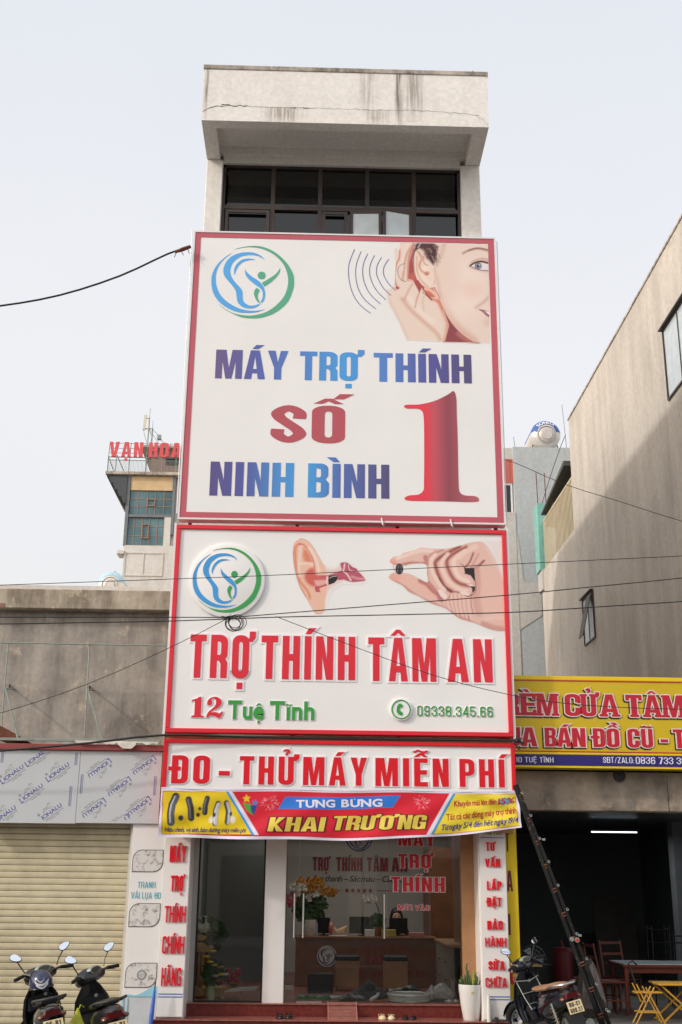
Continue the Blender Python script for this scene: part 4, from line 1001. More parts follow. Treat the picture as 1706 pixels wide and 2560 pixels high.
# ------------------------------------------------------------------ middle board
B2 = thing('sign_board', 'middle signboard with red border, ear and hand pictures, raised red lettering and telephone number', 'signboard', (0.385, 16.08, 3.9), 'hearing aid signboards on the white house')
G().box(-2.00, 2.775, 16.0, 16.15, 3.93, 6.89).build('sheet', M['white_sign'], B2)
g = G(); 
g.bbox(-2.035, 2.81, 15.97, 16.17, 6.855, 6.918, .006); g.bbox(-2.035, 2.81, 15.97, 16.17, 3.905, 3.965, .006); g.bbox(-2.035, -1.972, 15.97, 16.17, 3.965, 6.855, .006); g.bbox(2.745, 2.81, 15.97, 16.17, 3.965, 6.855, .006)
g.build('border', M['letter_red'], B2)
G().box(-2.07, -2.037, 15.985, 16.18, 3.88, 6.95).build('side_trim', M['white_trim'], B2); G().box(2.812, 2.845, 15.985, 16.18, 3.88, 6.95).build('side_trim', M['white_trim'], B2)
cxl, czl = -1.265, 6.087
g = G().lathe((cxl, 15.955, czl), [(.52, 0), (.545, .008), (.548, .04)], 48, 'Y'); DK = g.build('logo_disc', M['white_sign'], B2, smooth=True)
kx, kz = .986 / 1120, .965 / 978
logo(DK, lambda x, y, w: (cxl + (x - 879) * kx, 15.954 - w, czl + (569 - y) * kz), M['logo_blue2'], M['logo_green2'], depth=.004)
raised(B2, 'TRỢ', -1.747, -.845, 4.672, .615, 16.0, M['letter_red'], M['letter_white'], gap=.12, off=.04)
raised(B2, 'THÍNH', -.738, .595, 4.668, .62, 16.0, M['letter_red'], M['letter_white'], gap=.12, off=.04)
raised(B2, 'TÂM', .78, 1.745, 4.662, .622, 16.0, M['letter_red'], M['letter_white'], gap=.12, off=.04)
raised(B2, 'AN', 1.905, 2.545, 4.664, .618, 16.0, M['letter_red'], M['letter_white'], gap=.12, off=.04)
raised(B2, '12', -1.69, -1.25, 4.118, .284, 16.0, M['letter_red'], M['letter_white'], style='roman', depth=.010, off=.035, gap=.10)
raised(B2, 'Tuệ', -1.178, -.675, 4.11, .232, 16.0, M['green'], M['letter_white'], style='b', depth=.008, off=.022, bold=.03, gap=.09)
raised(B2, 'Tĩnh', -.593, .03, 4.11, .232, 16.0, M['green'], M['letter_white'], style='b', depth=.008, off=.022, bold=.03, gap=.12)
raised(B2, '09338.345.66', 1.469, 2.53, 4.18, .142, 16.0, M['green'], M['letter_white'], style='thin', depth=.008, off=.03, gap=.15)
g = G().lathe((1.241, 15.962, 4.262), [(.150, 0), (.152, .04)], 32, 'Y'); ph = g.build('phone_disc', M['letter_white'], B2)
G().torus((1.241, 15.962, 4.262), .127, .010, 'Y', 32, 6).build('phone_ring', M['green'], ph)
hs = [(1.235, 4.345), (1.262, 4.325), (1.258, 4.292), (1.228, 4.288), (1.218, 4.262), (1.228, 4.234), (1.256, 4.226), (1.262, 4.196), (1.238, 4.176), (1.205, 4.192), (1.180, 4.225), (1.178, 4.262), (1.186, 4.305), (1.208, 4.338)]
V, F = _fill([hs if area_clean(hs) > 0 else hs[::-1]], 0); G().add([(x, 15.958 - (.006 if z > 0 else 0), y) for x, y, z in V], F).build('phone_handset', M['green'], ph)
# ear illustration
lay = [
 ('poly', [(700, 620), (780, 665), (880, 670), (960, 640), (1000, 570), (1100, 560), (1290, 700), (1390, 860), (1200, 885), (1050, 870), (920, 930), (810, 1010), (770, 1090), (740, 1230), (640, 1100), (600, 700)], (232, 208, 204), 50),
 ('poly', catmull([(330, 168), (420, 190), (510, 270), (600, 410), (680, 560), (740, 640), (760, 900), (760, 1060), (735, 1200), (742, 1290), (715, 1375), (640, 1405), (575, 1380), (520, 1280), (430, 1140), (330, 970), (265, 760), (225, 560), (208, 380), (235, 240)], 5, True), (240, 194, 172), 10),
 ('line', catmull([(330, 260), (270, 290), (250, 420), (270, 640), (320, 850), (400, 960), (470, 1060), (495, 1150)], 4), 26, (226, 126, 96), 26),
 ('line', catmull([(235, 300), (225, 480), (260, 720), (330, 940), (430, 1120)], 4), 12, (222, 140, 112), 14),
 ('line', catmull([(300, 262), (380, 270), (460, 360), (520, 470), (560, 600), (570, 720)], 4), 16, (206, 110, 88), 14),
 ('poly', [(390, 330), (450, 380), (500, 460), (530, 560), (470, 580), (400, 540), (370, 440)], (226, 138, 112), 40),
 ('line', catmull([(330, 320), (330, 420), (310, 620), (320, 780)], 4), 40, (240, 218, 204), 26),
 ('line', catmull([(340, 590), (440, 580), (530, 590)], 4), 34, (244, 220, 206), 22),
 ('line', catmull([(480, 330), (570, 470), (620, 620), (640, 740)], 4), 44, (244, 222, 208), 30),
 ('poly', catmull([(545, 660), (470, 680), (410, 760), (420, 860), (500, 940), (600, 960), (740, 900), (760, 800), (640, 780), (580, 740)], 5, True), (214, 104, 98), 34),
 ('poly', [(560, 860), (760, 850), (760, 905), (640, 950), (590, 945)], (232, 180, 172), 24),
 ('poly', [(640, 785), (800, 780), (900, 740), (1000, 710), (1030, 780), (960, 850), (1060, 845), (1170, 870), (1385, 865), (1375, 810), (1280, 720), (1130, 690), (960, 800), (760, 860)], (206, 100, 116), 12),
 ('poly', catmull([(990, 590), (1050, 566), (1120, 585), (1180, 640), (1250, 670), (1278, 715), (1330, 760), (1382, 830), (1380, 868), (1180, 882), (1060, 846), (950, 850), (930, 760), (1010, 700)], 4, True), (192, 92, 112), 8),
 ('line', catmull([(990, 590), (1050, 570), (1120, 590), (1180, 645), (1250, 675), (1275, 720)], 4), 10, (120, 48, 76), 8),
 ('line', catmull([(1060, 590), (1050, 660), (1040, 710), (1100, 760), (1160, 860)], 4), 26, (236, 206, 212), 12),
 ('line', catmull([(1120, 600), (1140, 690), (1210, 710), (1275, 718)], 4), 12, (244, 216, 220), 8), ('line', catmull([(1180, 800), (1280, 830), (1370, 835)], 4), 34, (226, 160, 166), 26),
 ('line', catmull([(1060, 846), (1180, 882), (1380, 866)], 4), 7, (130, 50, 70), 6), ('line', catmull([(640, 787), (800, 778), (900, 738), (1010, 700)], 4), 7, (140, 56, 66), 6),
 ('poly', [(580, 950), (640, 955), (760, 915), (780, 940), (650, 985), (650, 1020), (672, 1050), (590, 1050), (570, 990)], (200, 92, 104), 10),
 ('poly', [(760, 800), (790, 782), (800, 930), (770, 935), (752, 870)], (240, 206, 196), 8),
 ('poly', [(800, 782), (925, 772), (942, 800), (938, 850), (890, 900), (795, 935), (790, 860)], (48, 42, 44), 6), ('line', [(815, 822), (860, 795), (925, 790)], 10, (206, 198, 196), 6),
 ('line', catmull([(330, 170), (430, 195), (520, 280), (620, 440), (700, 590)], 4), 5, (170, 120, 112), 5, .8), ('line', catmull([(208, 380), (230, 590), (280, 810), (360, 1010), (460, 1180), (560, 1360), (640, 1403)], 4), 5, (170, 110, 96), 5, .8),
]
paint(B2, 'printed_picture', M['print'], 190, 1410, 150, 1425, 220, 225, lambda x, y: (AQ(x, y)[0], 15.998, AQ(x, y)[1]), lay, (243, 242, 241), keep='alpha', soft=2.0)
# hand holding the device
sil = catmull([(68, 340), (110, 295), (170, 285), (230, 250), (370, 212), (440, 185), (560, 195), (720, 198), (860, 172), (1000, 130), (1120, 110), (1200, 130), (1300, 260), (1400, 500), (1440, 700), (1450, 900), (1450, 1165), (1280, 1158), (1060, 1075), (900, 1030), (800, 960), (720, 905), (560, 850), (420, 770), (300, 715), (220, 640), (120, 590), (62, 545), (80, 505), (130, 480), (220, 485), (330, 510), (430, 565), (520, 600), (512, 500), (495, 385), (330, 380), (240, 400), (130, 395), (80, 370)], 4, True)
c_ = lambda *p: catmull(list(p), 5)
f1, f2, f3 = c_((700, 215), (560, 270), (505, 350), (512, 480), (530, 600), (620, 700)), c_((900, 175), (720, 270), (620, 345), (612, 400), (650, 520), (720, 650), (800, 705)), c_((980, 180), (850, 245), (757, 325), (757, 420), (820, 550), (900, 615), (1000, 640))
lay = [('poly', sil, (234, 194, 182), 7), ('clip', sil, 7),
 ('line', c_((60, 560), (220, 650), (420, 785), (720, 920), (1060, 1090), (1280, 1170)), 50, (206, 146, 134), 30, .85),
 ('line', c_((230, 395), (330, 378), (495, 380), (490, 300)), 50, (196, 122, 116), 30, .9), ('line', c_((440, 580), (520, 620), (600, 710), (690, 800)), 70, (192, 116, 114), 34, .9),
 ('line', c_((90, 380), (160, 395), (230, 398)), 40, (222, 150, 134), 18, .9), ('line', c_((120, 330), (240, 285), (420, 225), (560, 225)), 46, (246, 218, 208), 26, .9),
 ('line', c_((110, 535), (240, 560), (420, 660), (600, 780)), 60, (240, 190, 174), 30, .9), ('ell', 120, 545, 70, 50, (238, 172, 154), 40, .7),
 ('line', f1, 30, (206, 148, 138), 22, .8), ('line', f2, 54, (190, 118, 112), 26, .9), ('line', f3, 50, (192, 122, 116), 26, .9),
 ('line', f2, 12, (128, 66, 66), 12, .95), ('line', f3, 11, (136, 74, 72), 12, .95), ('line', c_((660, 560), (720, 650), (800, 712)), 18, (96, 50, 54), 12, .9),
 ('line', c_((610, 270), (560, 350), (580, 480), (660, 620), (720, 690)), 44, (247, 216, 204), 26, .95), ('line', c_((760, 260), (690, 350), (700, 460), (780, 600), (900, 680), (980, 700)), 42, (246, 214, 202), 26, .95),
 ('line', c_((960, 230), (840, 330), (840, 430), (900, 540), (1000, 590)), 52, (247, 218, 206), 28, .95), ('line', c_((1090, 170), (960, 240), (900, 300)), 60, (244, 212, 200), 30, .8),
 ('line', c_((1065, 250), (1020, 360), (960, 425)), 30, (200, 140, 132), 20, .9), ('line', c_((1190, 345), (1130, 400), (1080, 435)), 34, (188, 124, 118), 20, .9), ('line', c_((1130, 260), (1090, 330), (1040, 420)), 24, (206, 150, 142), 20, .7),
 ('line', c_((1065, 250), (1020, 360), (955, 425)), 7, (120, 70, 68), 7), ('line', c_((1195, 342), (1130, 400), (1080, 435)), 8, (124, 74, 72), 7), ('line', c_((910, 378), (950, 410), (965, 480), (960, 500)), 7, (140, 82, 80), 7),
 ('line', c_((1095, 430), (1110, 640), (1100, 800), (1130, 960)), 90, (214, 162, 152), 40, .8),
 ('poly', [(955, 430), (1075, 428), (1080, 500), (1088, 600), (1030, 520), (965, 498)], (52, 46, 48), 8), ('poly', [(1010, 640), (1088, 652), (1082, 700), (1045, 730), (1050, 680)], (64, 50, 52), 8),
 ('line', c_((1090, 600), (1092, 700), (1040, 770), (1035, 860), (1060, 980)), 10, (168, 104, 98), 10, .8), ('line', c_((800, 712), (900, 722), (1000, 768), (1045, 740)), 14, (130, 74, 72), 12, .9), ('line', c_((700, 812), (745, 812), (788, 750)), 10, (150, 90, 86), 10, .8),
 ('poly', [(628, 692), (685, 688), (740, 745), (752, 780), (722, 806), (672, 768)], (247, 224, 218), 8), ('line', [(628, 695), (672, 772), (720, 808)], 6, (176, 112, 106), 6),
 ('poly', [(892, 716), (960, 706), (1018, 738), (1000, 762), (935, 748)], (246, 222, 216), 8), ('poly', [(975, 630), (1040, 625), (1082, 648), (1020, 648)], (244, 220, 214), 6), ('line', [(978, 634), (1020, 650), (1080, 652)], 7, (120, 72, 72), 7)]
for k_, (x_, y0_, y1_) in enumerate(((690, 800, 900), (730, 810, 930), (780, 745, 960), (825, 740, 1000), (875, 745, 1010), (925, 760, 1020), (975, 790, 1040))):
    lay.append(('line', c_((x_, y0_), (x_ + 8, (y0_ + y1_) / 2), (x_ + 40, y1_)), 9, (204, 150, 142), 14, .7)); lay.append(('line', c_((x_ + 20, y0_), (x_ + 28, (y0_ + y1_) / 2), (x_ + 58, y1_)), 14, (244, 210, 200), 14, .6))
lay += [('line', c_((1000, 1000), (1020, 1060), (1060, 1090)), 12, (176, 118, 112), 14, .8), ('ell', 1300, 800, 160, 240, (238, 196, 182), 200, .7), ('line', c_((1180, 1090), (1300, 1140), (1440, 1160)), 70, (206, 152, 142), 50, .8), ('line', c_((1200, 1040), (1320, 1010), (1440, 1030)), 40, (240, 208, 198), 40, .7),
 ('ell', 105, 350, 46, 36, (240, 168, 150), 40, .8), ('line', [(160, 292), (195, 275)], 22, (250, 228, 220), 12),
 ('clip', None), ('poly', [(1190, 90), (1470, 90), (1470, 640), (1390, 480), (1290, 280)], (234, 226, 221), 110, .8),
 ('line', catmull([(110, 400), (115, 440), (150, 490)], 4), 10, (200, 196, 200), 6),
 ('ell', 182, 443, 46, 66, (60, 56, 62), 6), ('line', [(175, 400), (160, 470)], 8, (150, 146, 152), 5), ('line', [(200, 395), (205, 480)], 7, (130, 126, 132), 5), ('line', [(150, 440), (215, 435)], 5, (30, 28, 32), 5),
]
paint(B2, 'printed_picture', M['print'], 50, 1430, 95, 1175, 260, 205, lambda x, y: (min(AR(x, y)[0], 2.744), 15.998, AR(x, y)[1]), lay, (243, 242, 241), keep='alpha')

# ------------------------------------------------------------------ lowest board
B3 = thing('sign_board', 'lowest long signboard with raised red lettering, just above the cloth banner', 'signboard', (0.385, 16.08, 2.9), 'hearing aid signboards on the white house')
G().box(-2.00, 2.785, 16.0, 16.15, 2.72, 3.79).build('sheet', M['white_sign'], B3)
g = G(); g.bbox(-2.04, 2.82, 15.97, 16.155, 3.765, 3.815, .005); g.bbox(-2.04, -1.98, 15.97, 16.155, 2.70, 3.765, .005); g.bbox(2.765, 2.82, 15.97, 16.155, 2.70, 3.765, .005); g.bbox(-1.98, 2.765, 15.97, 16.155, 2.70, 2.75, .005)
g.build('border', M['sign_red'], B3)
for w_, a, b in (('ĐO', -1.915, -1.392), ('-', -1.267, -1.118), ('THỬ', -.986, -.185), ('MÁY', -.112, .765), ('MIỄN', .883, 1.893), ('PHÍ', 2.045, 2.667)):
    raised(B3, w_, a, b, 3.217, .378, 16.0, M['sign_red'], M['letter_white'], gap=.14, off=.038)

# ------------------------------------------------------------------ cloth banner
BN = thing('cloth_banner', 'wrinkled cloth banner under the lowest signboard, red in the middle, yellow at both ends', 'banner', (0.4, 15.9, 2.5))
def bz(u, v):
    """cloth sheet: u 0..1 across, v 0..1 down -> x, z and how far it stands off"""
    x = -2.03 + 4.87 * u + .02 * v * (u - .3)
    zt = 3.158 + .014 * u - .012 * math.sin(math.pi * 3 * u) ** 2
    zb = 2.502 - .012 * math.sin(math.pi * u * 1.0) * 1.0 + (.0 if u < .45 else .175 * ((u - .45) / .55) ** 1.9) + .006 * math.sin(u * 21)
    z = zt + (zb - zt) * v
    y = 15.925 - .030 * v - .022 * math.sin(u * 17 + v * 3.3) * v - .010 * math.sin((u * 1.5 + v * .42) * 26) * (.35 + v) * (.5 + abs(u - .5)) - .010 * math.sin(u * 70 - v * 16) * math.exp(-((u - .06) / .1) ** 2) - .014 * math.sin((u * 4.0 - v) * 13) * math.exp(-((u - .93) / .1) ** 2) - .05 * v * v * max(0, u - .7)
    return x, y, z
# picture units: px 0..1 across; py 0..1 down, in metres of cloth for print shapes
CW, CH = 4.87, .655
SA = affine((0.0016220, 0.0000528, -2.10534), (0.0000187, -0.0015725, 3.20070))
TA = affine((0.0016347, -0.0000224, 0.40248), (0.0000189, -0.0015789, 3.23071))
def uv(A, x, y):
    X, Z = A(x, y); u = (X + 2.03) / 4.87; a = bz(u, 0)[2]; b = bz(u, 1)[2]; return (u * CW, (a - Z) / (a - b) * CH)
def S_(l): return [uv(SA, x, y) for x, y in l]
def T_(l): return [uv(TA, x, y) for x, y in l]
def PB(x, y): X, Y, Z = bz(x / CW, y / CH); return (X, Y, Z)
wh = (226, 222, 240); yl = (228, 198, 30); rd = (214, 36, 54); bl = (52, 124, 216)
lay = [('poly', S_([(55, 60), (640, 62)]) + T_([(915, 80), (1465, 82), (1480, 352), (760, 425), (710, 425)]) + S_([(60, 420)]), (190, 30, 44), .004),
       ('poly', S_([(62, 66), (584, 66), (800, 420), (64, 416)]), yl, .004),
       ('poly', S_([(582, 62), (640, 62), (862, 428), (815, 428)]), (226, 222, 240), .004), ('poly', S_([(584, 62), (604, 62), (826, 428), (800, 424)]), (40, 150, 216), .004),
       ('poly', S_([(638, 66)]) + T_([(912, 82), (714, 420)]) + S_([(862, 426)]), rd, .004),
       ('poly', T_([(915, 78), (965, 78), (762, 420), (712, 424)]), (226, 222, 240), .004), ('poly', T_([(944, 78), (966, 78), (772, 416), (750, 420)]), (50, 156, 200), .004),
       ('poly', T_([(964, 82), (1462, 86), (1476, 348), (776, 416)]), (236, 214, 60), .004),
       ('poly', S_([(1080, 108)]) + T_([(505, 96), (438, 196)]) + S_([(1018, 212)]), bl, .006)]
def aid(p, w, c1, c2): return [('line', S_(p), w, (60, 58, 62), .012), ('line', S_([(x + 6, y + 4) for x, y in p]), w * .62, c1, .02), ('line', S_([(x - 8, y) for x, y in p]), w * .2, c2, .012)]
lay += aid([(168, 105), (140, 170), (130, 250), (135, 320)], .10, (92, 94, 102), (190, 194, 204)) + aid([(275, 130), (295, 200), (300, 285)], .085, (56, 54, 58), (120, 120, 128)) + aid([(430, 120), (415, 180), (412, 240)], .07, (60, 58, 62), (130, 130, 138)) \
     + aid([(522, 165), (500, 230), (498, 330)], .075, (196, 192, 196), (230, 228, 232)) + aid([(590, 160), (608, 230), (600, 320)], .075, (190, 186, 190), (80, 78, 80))
for x, y, r in ((215, 285, .035), (355, 258, .028), (370, 208, .022)): cx_, cy_ = uv(SA, x, y); lay += [('ell', cx_, cy_, r, r, (64, 62, 66), .014)]
for x, y in ((465, 300), (645, 300)): cx_, cy_ = uv(SA, x, y); lay += [('ell', cx_, cy_, .035, .045, (236, 232, 230), .02, .8)]
for x, y in ((490, 258), (628, 250)): cx_, cy_ = uv(SA, x, y); lay += [('ell', cx_, cy_, .018, .028, (54, 60, 70), .008)]
def star(cx_, cy_, r, a=0): return [(cx_ + (r if k % 2 == 0 else r * .45) * math.sin(R(36 * k + a)), cy_ - (r if k % 2 == 0 else r * .45) * math.cos(R(36 * k + a))) for k in range(10)]
c1 = uv(SA, 757, 122); c2 = uv(SA, 828, 158)
lay += [('poly', S_([(725, 160), (790, 165), (800, 230), (815, 265), (760, 225)]), (78, 160, 60), .01), ('poly', S_([(790, 180), (850, 175), (830, 230), (815, 262), (795, 220)]), (44, 70, 150), .01), ('poly', star(*c1, .062, -5), (236, 196, 40), .006), ('poly', star(*c2, .05, 12), (60, 130, 200), .006)]
for (A_, fx, fy) in ((SA, 945, 152), (TA, 678, 155)):
    cx_, cy_ = uv(A_, fx, fy); rn = random.Random(int(fx))
    for k in range(46):
        a = rn.uniform(0, 6.283); r0 = rn.uniform(.02, .09); r1 = r0 + rn.uniform(.012, .05)
        lay.append(('line', [(cx_ + r0 * 1.1 * math.cos(a), cy_ + r0 * math.sin(a)), (cx_ + min(r1, .125) * 1.1 * math.cos(a), cy_ + min(r1, .115) * math.sin(a))], .003, (246, 196, 206), .007, .8))
bx, by = uv(TA, 1378, 143)
lay += [('poly', [(bx + (r_ if k % 2 == 0 else .045) * 1.3 * math.sin(k * math.pi / 9), by - (r_ if k % 2 == 0 else .045) * math.cos(k * math.pi / 9)) for k in range(18) for r_ in (.10 if k % 4 else .085,)], (70, 176, 216), .006)]
paint(BN, 'cloth', M['cloth_print'], 0, CW, 0, CH, 560, 78, PB, lay, wh)
def PT(A):                                                  # text on the cloth: picture x, y-up from a base line given in zoom pixels
    def f(u, v, w):
        a, b = uv(A, u, -v); X, Y, Z = bz(a / CW, b / CH); return (X, Y - .002 - w * .6, Z)
    return f
def btxt(A, s, x0, x1, yb, h, mat, y1=None, **kw):
    f = PT(A); y1 = yb if y1 is None else y1
    P = lambda u, v, w: f(u, v - (yb + (y1 - yb) * (u - x0) / (x1 - x0)), w)
    flat_text(BN, s, x0, x1, 0, h, P, mat, depth=.002, cut=14, **kw)
btxt(SA, 'Hiệu chỉnh, vệ sinh, bảo dưỡng máy miễn phí', 84, 748, 398, 36, M['navy'], 405, shear=.2, bold=.012, gap=.06, space=.28)
btxt(SA, 'TƯNG', 1170, 1498, 197, 58, M['cloth_white'], 195, bold=.035, gap=.1)
btxt(TA, 'BỪNG', 10, 352, 193, 58, M['cloth_white'], 188, bold=.035, gap=.1)
for mt, o_, dw in ((M['maroon'], 6, .001), (M['gold'], 0, .007)):
    f = PT(SA); P = lambda u, v, w: f(u, v - 397, w + dw)
    flat_text(BN, 'KHAI', 930, 1395, 0, 118, P, mt, style='cond', depth=.0012, cut=12, off=.05 if o_ else 0, shear=.22, gap=.04)
    f2 = PT(TA); P2 = lambda u, v, w: f2(u, v - 386 + (u) * .012, w + dw)
    flat_text(BN, 'TRƯƠNG', -70, 700, 0, 118, P2, mt, style='cond', depth=.0012, cut=12, off=.05 if o_ else 0, shear=.22, gap=.04)
btxt(TA, 'Khuyến mãi lên đến', 948, 1300, 190, 46, M['crimson'], 170, bold=.014, gap=.05)
btxt(TA, '15%', 1312, 1455, 172, 46, M['crimson'], 160, bold=.02, shear=.15)
btxt(TA, 'Tất cả các dòng máy trợ thính', 880, 1462, 306, 50, M['crimson'], 245, bold=.012, gap=.05)
btxt(TA, 'Từ ngày 5/4 đến hết ngày 19/4', 832, 1470, 388, 44, M['purple'], 322, shear=.2, bold=.018, gap=.06)
G().tube([(x_, bz((x_ + 2.03) / 4.87, 0)[1] - .004, bz((x_ + 2.03) / 4.87, 0)[2] - .012) for x_ in np.linspace(-2.02, 2.83, 30)], .004, 5).build('hem_cord', M['cloth_white'], BN)

# ------------------------------------------------------------------ lettering on the two front pillars
def pillar_sign(name, label, x0, x1, z0, words, loc):
    T = thing(name, label, 'vertical sign', loc, 'upright signs on the front pillars')
    G().bbox(x0, x1, 16.2, 16.257, z0, 2.72, .003).build('sheet', M['panel_white'], T)
    for w_, a, b, zb, zt in words: raised(T, w_, a, b, zb, zt - zb, 16.2, M['sign_red'], M['sign_red'], style='thin' if len(w_) > 3 else 'cond', depth=.014, lip=.004, off=.004, gap=.09)
    for z in (.532, .497): G().box(x0 + .01 if x0 < 0 else x0 + .09, x1 - .005, 16.197, 16.1985, z, z + .012).build('stripe', M['blue_line'], T)
    return T
pillar_sign('vertical_sign', 'white upright sign with five red raised words left of the shop window', -1.965, -1.625, .262,
    [('MÁY', -1.90, -1.68, 2.195, 2.405), ('TRỢ', -1.865, -1.685, 1.82, 2.02), ('THÍNH', -1.925, -1.645, 1.425, 1.63), ('CHÍNH', -1.935, -1.645, 1.035, 1.25), ('HÃNG', -1.925, -1.665, .64, .86)], (-1.795, 16.23, .262))
T = pillar_sign('vertical_sign', 'white upright sign with eight red raised words behind the flower pot', 2.32, 2.682, .262,
    [('TƯ', 2.41, 2.545, 2.385, 2.495), ('VẤN', 2.395, 2.60, 2.175, 2.282), ('LẮP', 2.41, 2.61, 1.88, 1.99), ('ĐẶT', 2.405, 2.60, 1.668, 1.778), ('BẢO', 2.40, 2.61, 1.373, 1.483), ('HÀNH', 2.365, 2.65, 1.158, 1.27), ('SỬA', 2.40, 2.62, .868, .978), ('CHỮA', 2.355, 2.64, .655, .77)], (2.5, 16.23, .262))
flat_text(T, 'Tuệ Tĩnh', 2.38, 2.64, 2.60, .06, face(16.199), M['green'], bold=.02)
G().box(2.335, 2.66, 16.197, 16.1985, 2.553, 2.562).build('stripe', M['blue_line'], T)

# picture panel left of the pillar
TP = thing('picture_panel', 'white advertising panel with three ink drawings in leaf shaped frames beside the shutter', 'advertising panel', (-2.19, 16.25, .17))
G().bbox(-2.425, -1.972, 16.232, 16.298, .50, 2.69, .003).build('sheet', M['panel_white'], TP)
G().bbox(-2.425, -1.972, 16.236, 16.298, .0, .497, .003).build('lower_sheet', mk('dusty white sheet', (200, 204, 206), .5, var=.08), TP)
def ink_mat():
    m = bpy.data.materials.new('ink wash picture'); m.use_nodes = True; nt = m.node_tree
    tc = nt.nodes.new('ShaderNodeNewGeometry'); n = nt.nodes.new('ShaderNodeTexNoise'); n.inputs['Scale'].default_value = 13; n.inputs['Detail'].default_value = 9; n.inputs['Roughness'].default_value = .7
    nt.links.new(tc.outputs['Position'], n.inputs[0]); r = nt.nodes.new('ShaderNodeValToRGB'); e = r.color_ramp.elements
    e[0].position = .50; e[0].color = (*lin(218, 214, 210), 1); e[1].position = .68; e[1].color = (*lin(70, 68, 64), 1); q = e.new(.57); q.color = (*lin(186, 182, 176), 1)
    nt.links.new(n.outputs['Fac'], r.inputs[0]); nt.links.new(r.outputs[0], nt.nodes['Principled BSDF'].inputs['Base Color']); return m
ink = ink_mat()
def leafshape(x0, x1, z0, z1, r=.13): return [(x1, z1)] + arc(x0 + r, z1 - r, r, r, 90, 180, 8) + [(x0, z0)] + arc(x1 - r, z0 + r, r, r, 270, 360, 8)
for z0, z1 in ((2.06, 2.35), (1.36, 1.66), (.61, .915)):
    pl = leafshape(-2.405, -1.99, z0, z1)
    V, F = _fill([pl if area_clean(pl) > 0 else pl[::-1]], 0); o = G().add([(x, 16.2285 - (.0015 if z > 0 else 0), y) for x, y, z in V], F).build('picture_border', M['ink_black'], TP)
    pl = leafshape(-2.397, -1.998, z0 + .008, z1 - .008, .126)
    V, F = _fill([pl if area_clean(pl) > 0 else pl[::-1]], 0); G().add([(x, 16.2265 - (.001 if z > 0 else 0), y) for x, y, z in V], F).build('ink_picture', ink, o)
G().lathe((-2.19, 16.2225, .765), [(.062, 0), (.062, .002)], 20, 'Y').build('round_emblem', M['film_grey'], TP)
G().lathe((-2.19, 16.2215, .765), [(.045, 0), (.045, .0008)], 20, 'Y').build('emblem_centre', mk('pale grey ink', (190, 190, 188), .5, var=.4, scale=60), TP)
flat_text(TP, 'TRANH', -2.315, -2.075, 1.855, .08, face(16.231), M['teal_text'], style='thin', gap=.10)
flat_text(TP, 'VẢI LỤA 8D', -2.395, -1.995, 1.72, .08, face(16.231), M['teal_text'], style='thin', gap=.10)
sw = catmull([(-2.425, .50), (-2.35, .53), (-2.25, .52), (-2.15, .56), (-2.05, .62), (-1.972, .63)], 5) + [(-1.972, .50)]
V, F = _fill([sw if area_clean(sw) > 0 else sw[::-1]], 0); G().add([(x, 16.231 - (.002 if z > 0 else 0), y) for x, y, z in V], F).build('blue_swoosh', M['pale_blue'], TP)
g = G(); g.box(-2.425, -2.405, 16.225, 16.235, .02, .50); g.box(-2.36, -2.35, 16.225, 16.235, .02, .48); g.build('edge_strip', M['pale_blue'], TP)
U_ = thing('closed_umbrella', 'closed blue umbrella leaning between the picture panel and the pillar', 'umbrella', (-1.99, 16.1, 0))
g = G().lathe((0, 0, 0), [(.004, 0), (.022, .08), (.03, .3), (.022, .5), (.012, .62)], 8).xf(Matrix.Translation((-2.03, 16.08, 0)) @ Matrix.Rotation(R(4), 4, 'Y'))
g.build('canopy', mk('blue nylon', (70, 110, 200), .5), U_); G().tube([(-1.988, 16.08, .6), (-1.982, 16.08, .70)], .009, 6).build('handle', M['black'], U_)

# ------------------------------------------------------------------ door stickers
DS = thing('door_lettering', 'red vinyl words with white outlines stuck on the glass door', 'door sticker', (1.52, 16.8, 1.59))
red_v = mk('red vinyl', (200, 30, 44), .4); wv = mk('white vinyl', (214, 206, 208), .5)
for w_, a, b, zb, zt in (('MÁY', 1.255, 1.78, 2.455, 2.64), ('TRỢ', 1.25, 1.75, 2.155, 2.345), ('THÍNH', 1.145, 1.905, 1.838, 2.035)):
    flat_text(DS, w_, a, b, zb, zt - zb, face(16.803), wv, style='cond', off=.035, gap=.10, depth=.0004); flat_text(DS, w_, a, b, zb, zt - zb, face(16.800), red_v, style='cond', gap=.10, depth=.0004)
for w_, a, b in (('MỜI', 1.245, 1.445), ('VÀO', 1.485, 1.69)):
    flat_text(DS, w_, a, b, 1.592, .07, face(16.803), wv, style='thin', off=.05, gap=.16, depth=.0004); flat_text(DS, w_, a, b, 1.592, .07, face(16.800), red_v, style='thin', gap=.16, depth=.0004)
# ------------------------------------------------------------------ right-hand curtain shop
RSH = thing('curtain_shop', 'open dark shop right of the white house under a blotchy concrete beam', 'building', (5.0, 16.8, 0))
G().bbox(2.76, 7.40, 16.60, 16.9, 2.955, 3.50, .01).build('lintel', M['lintel'], RSH)
g = G(); g.box(5.105, 5.112, 16.597, 16.6, 2.96, 3.44); g.build('joint', M['black'], RSH)
g = G(); g.lathe((4.42, 16.55, 3.445), [(.085, .0), (.085, .05)], 16, 'Y'); g.build('junction_hole', M['black'], RSH)
G().bbox(2.80, 2.84, 16.3, 17.0, .0, 2.955, .003).build('side_pier', M['dark_steel'], RSH)
g = G(); g.box(2.76, 2.86, 17.0, 26, 0, 4.4); g.box(7.28, 7.40, 16.9, 26, 0, 4.4); g.box(2.76, 7.4, 26, 26.2, 0, 4.4); g.build('inner_wall', M['room_dark'], RSH)
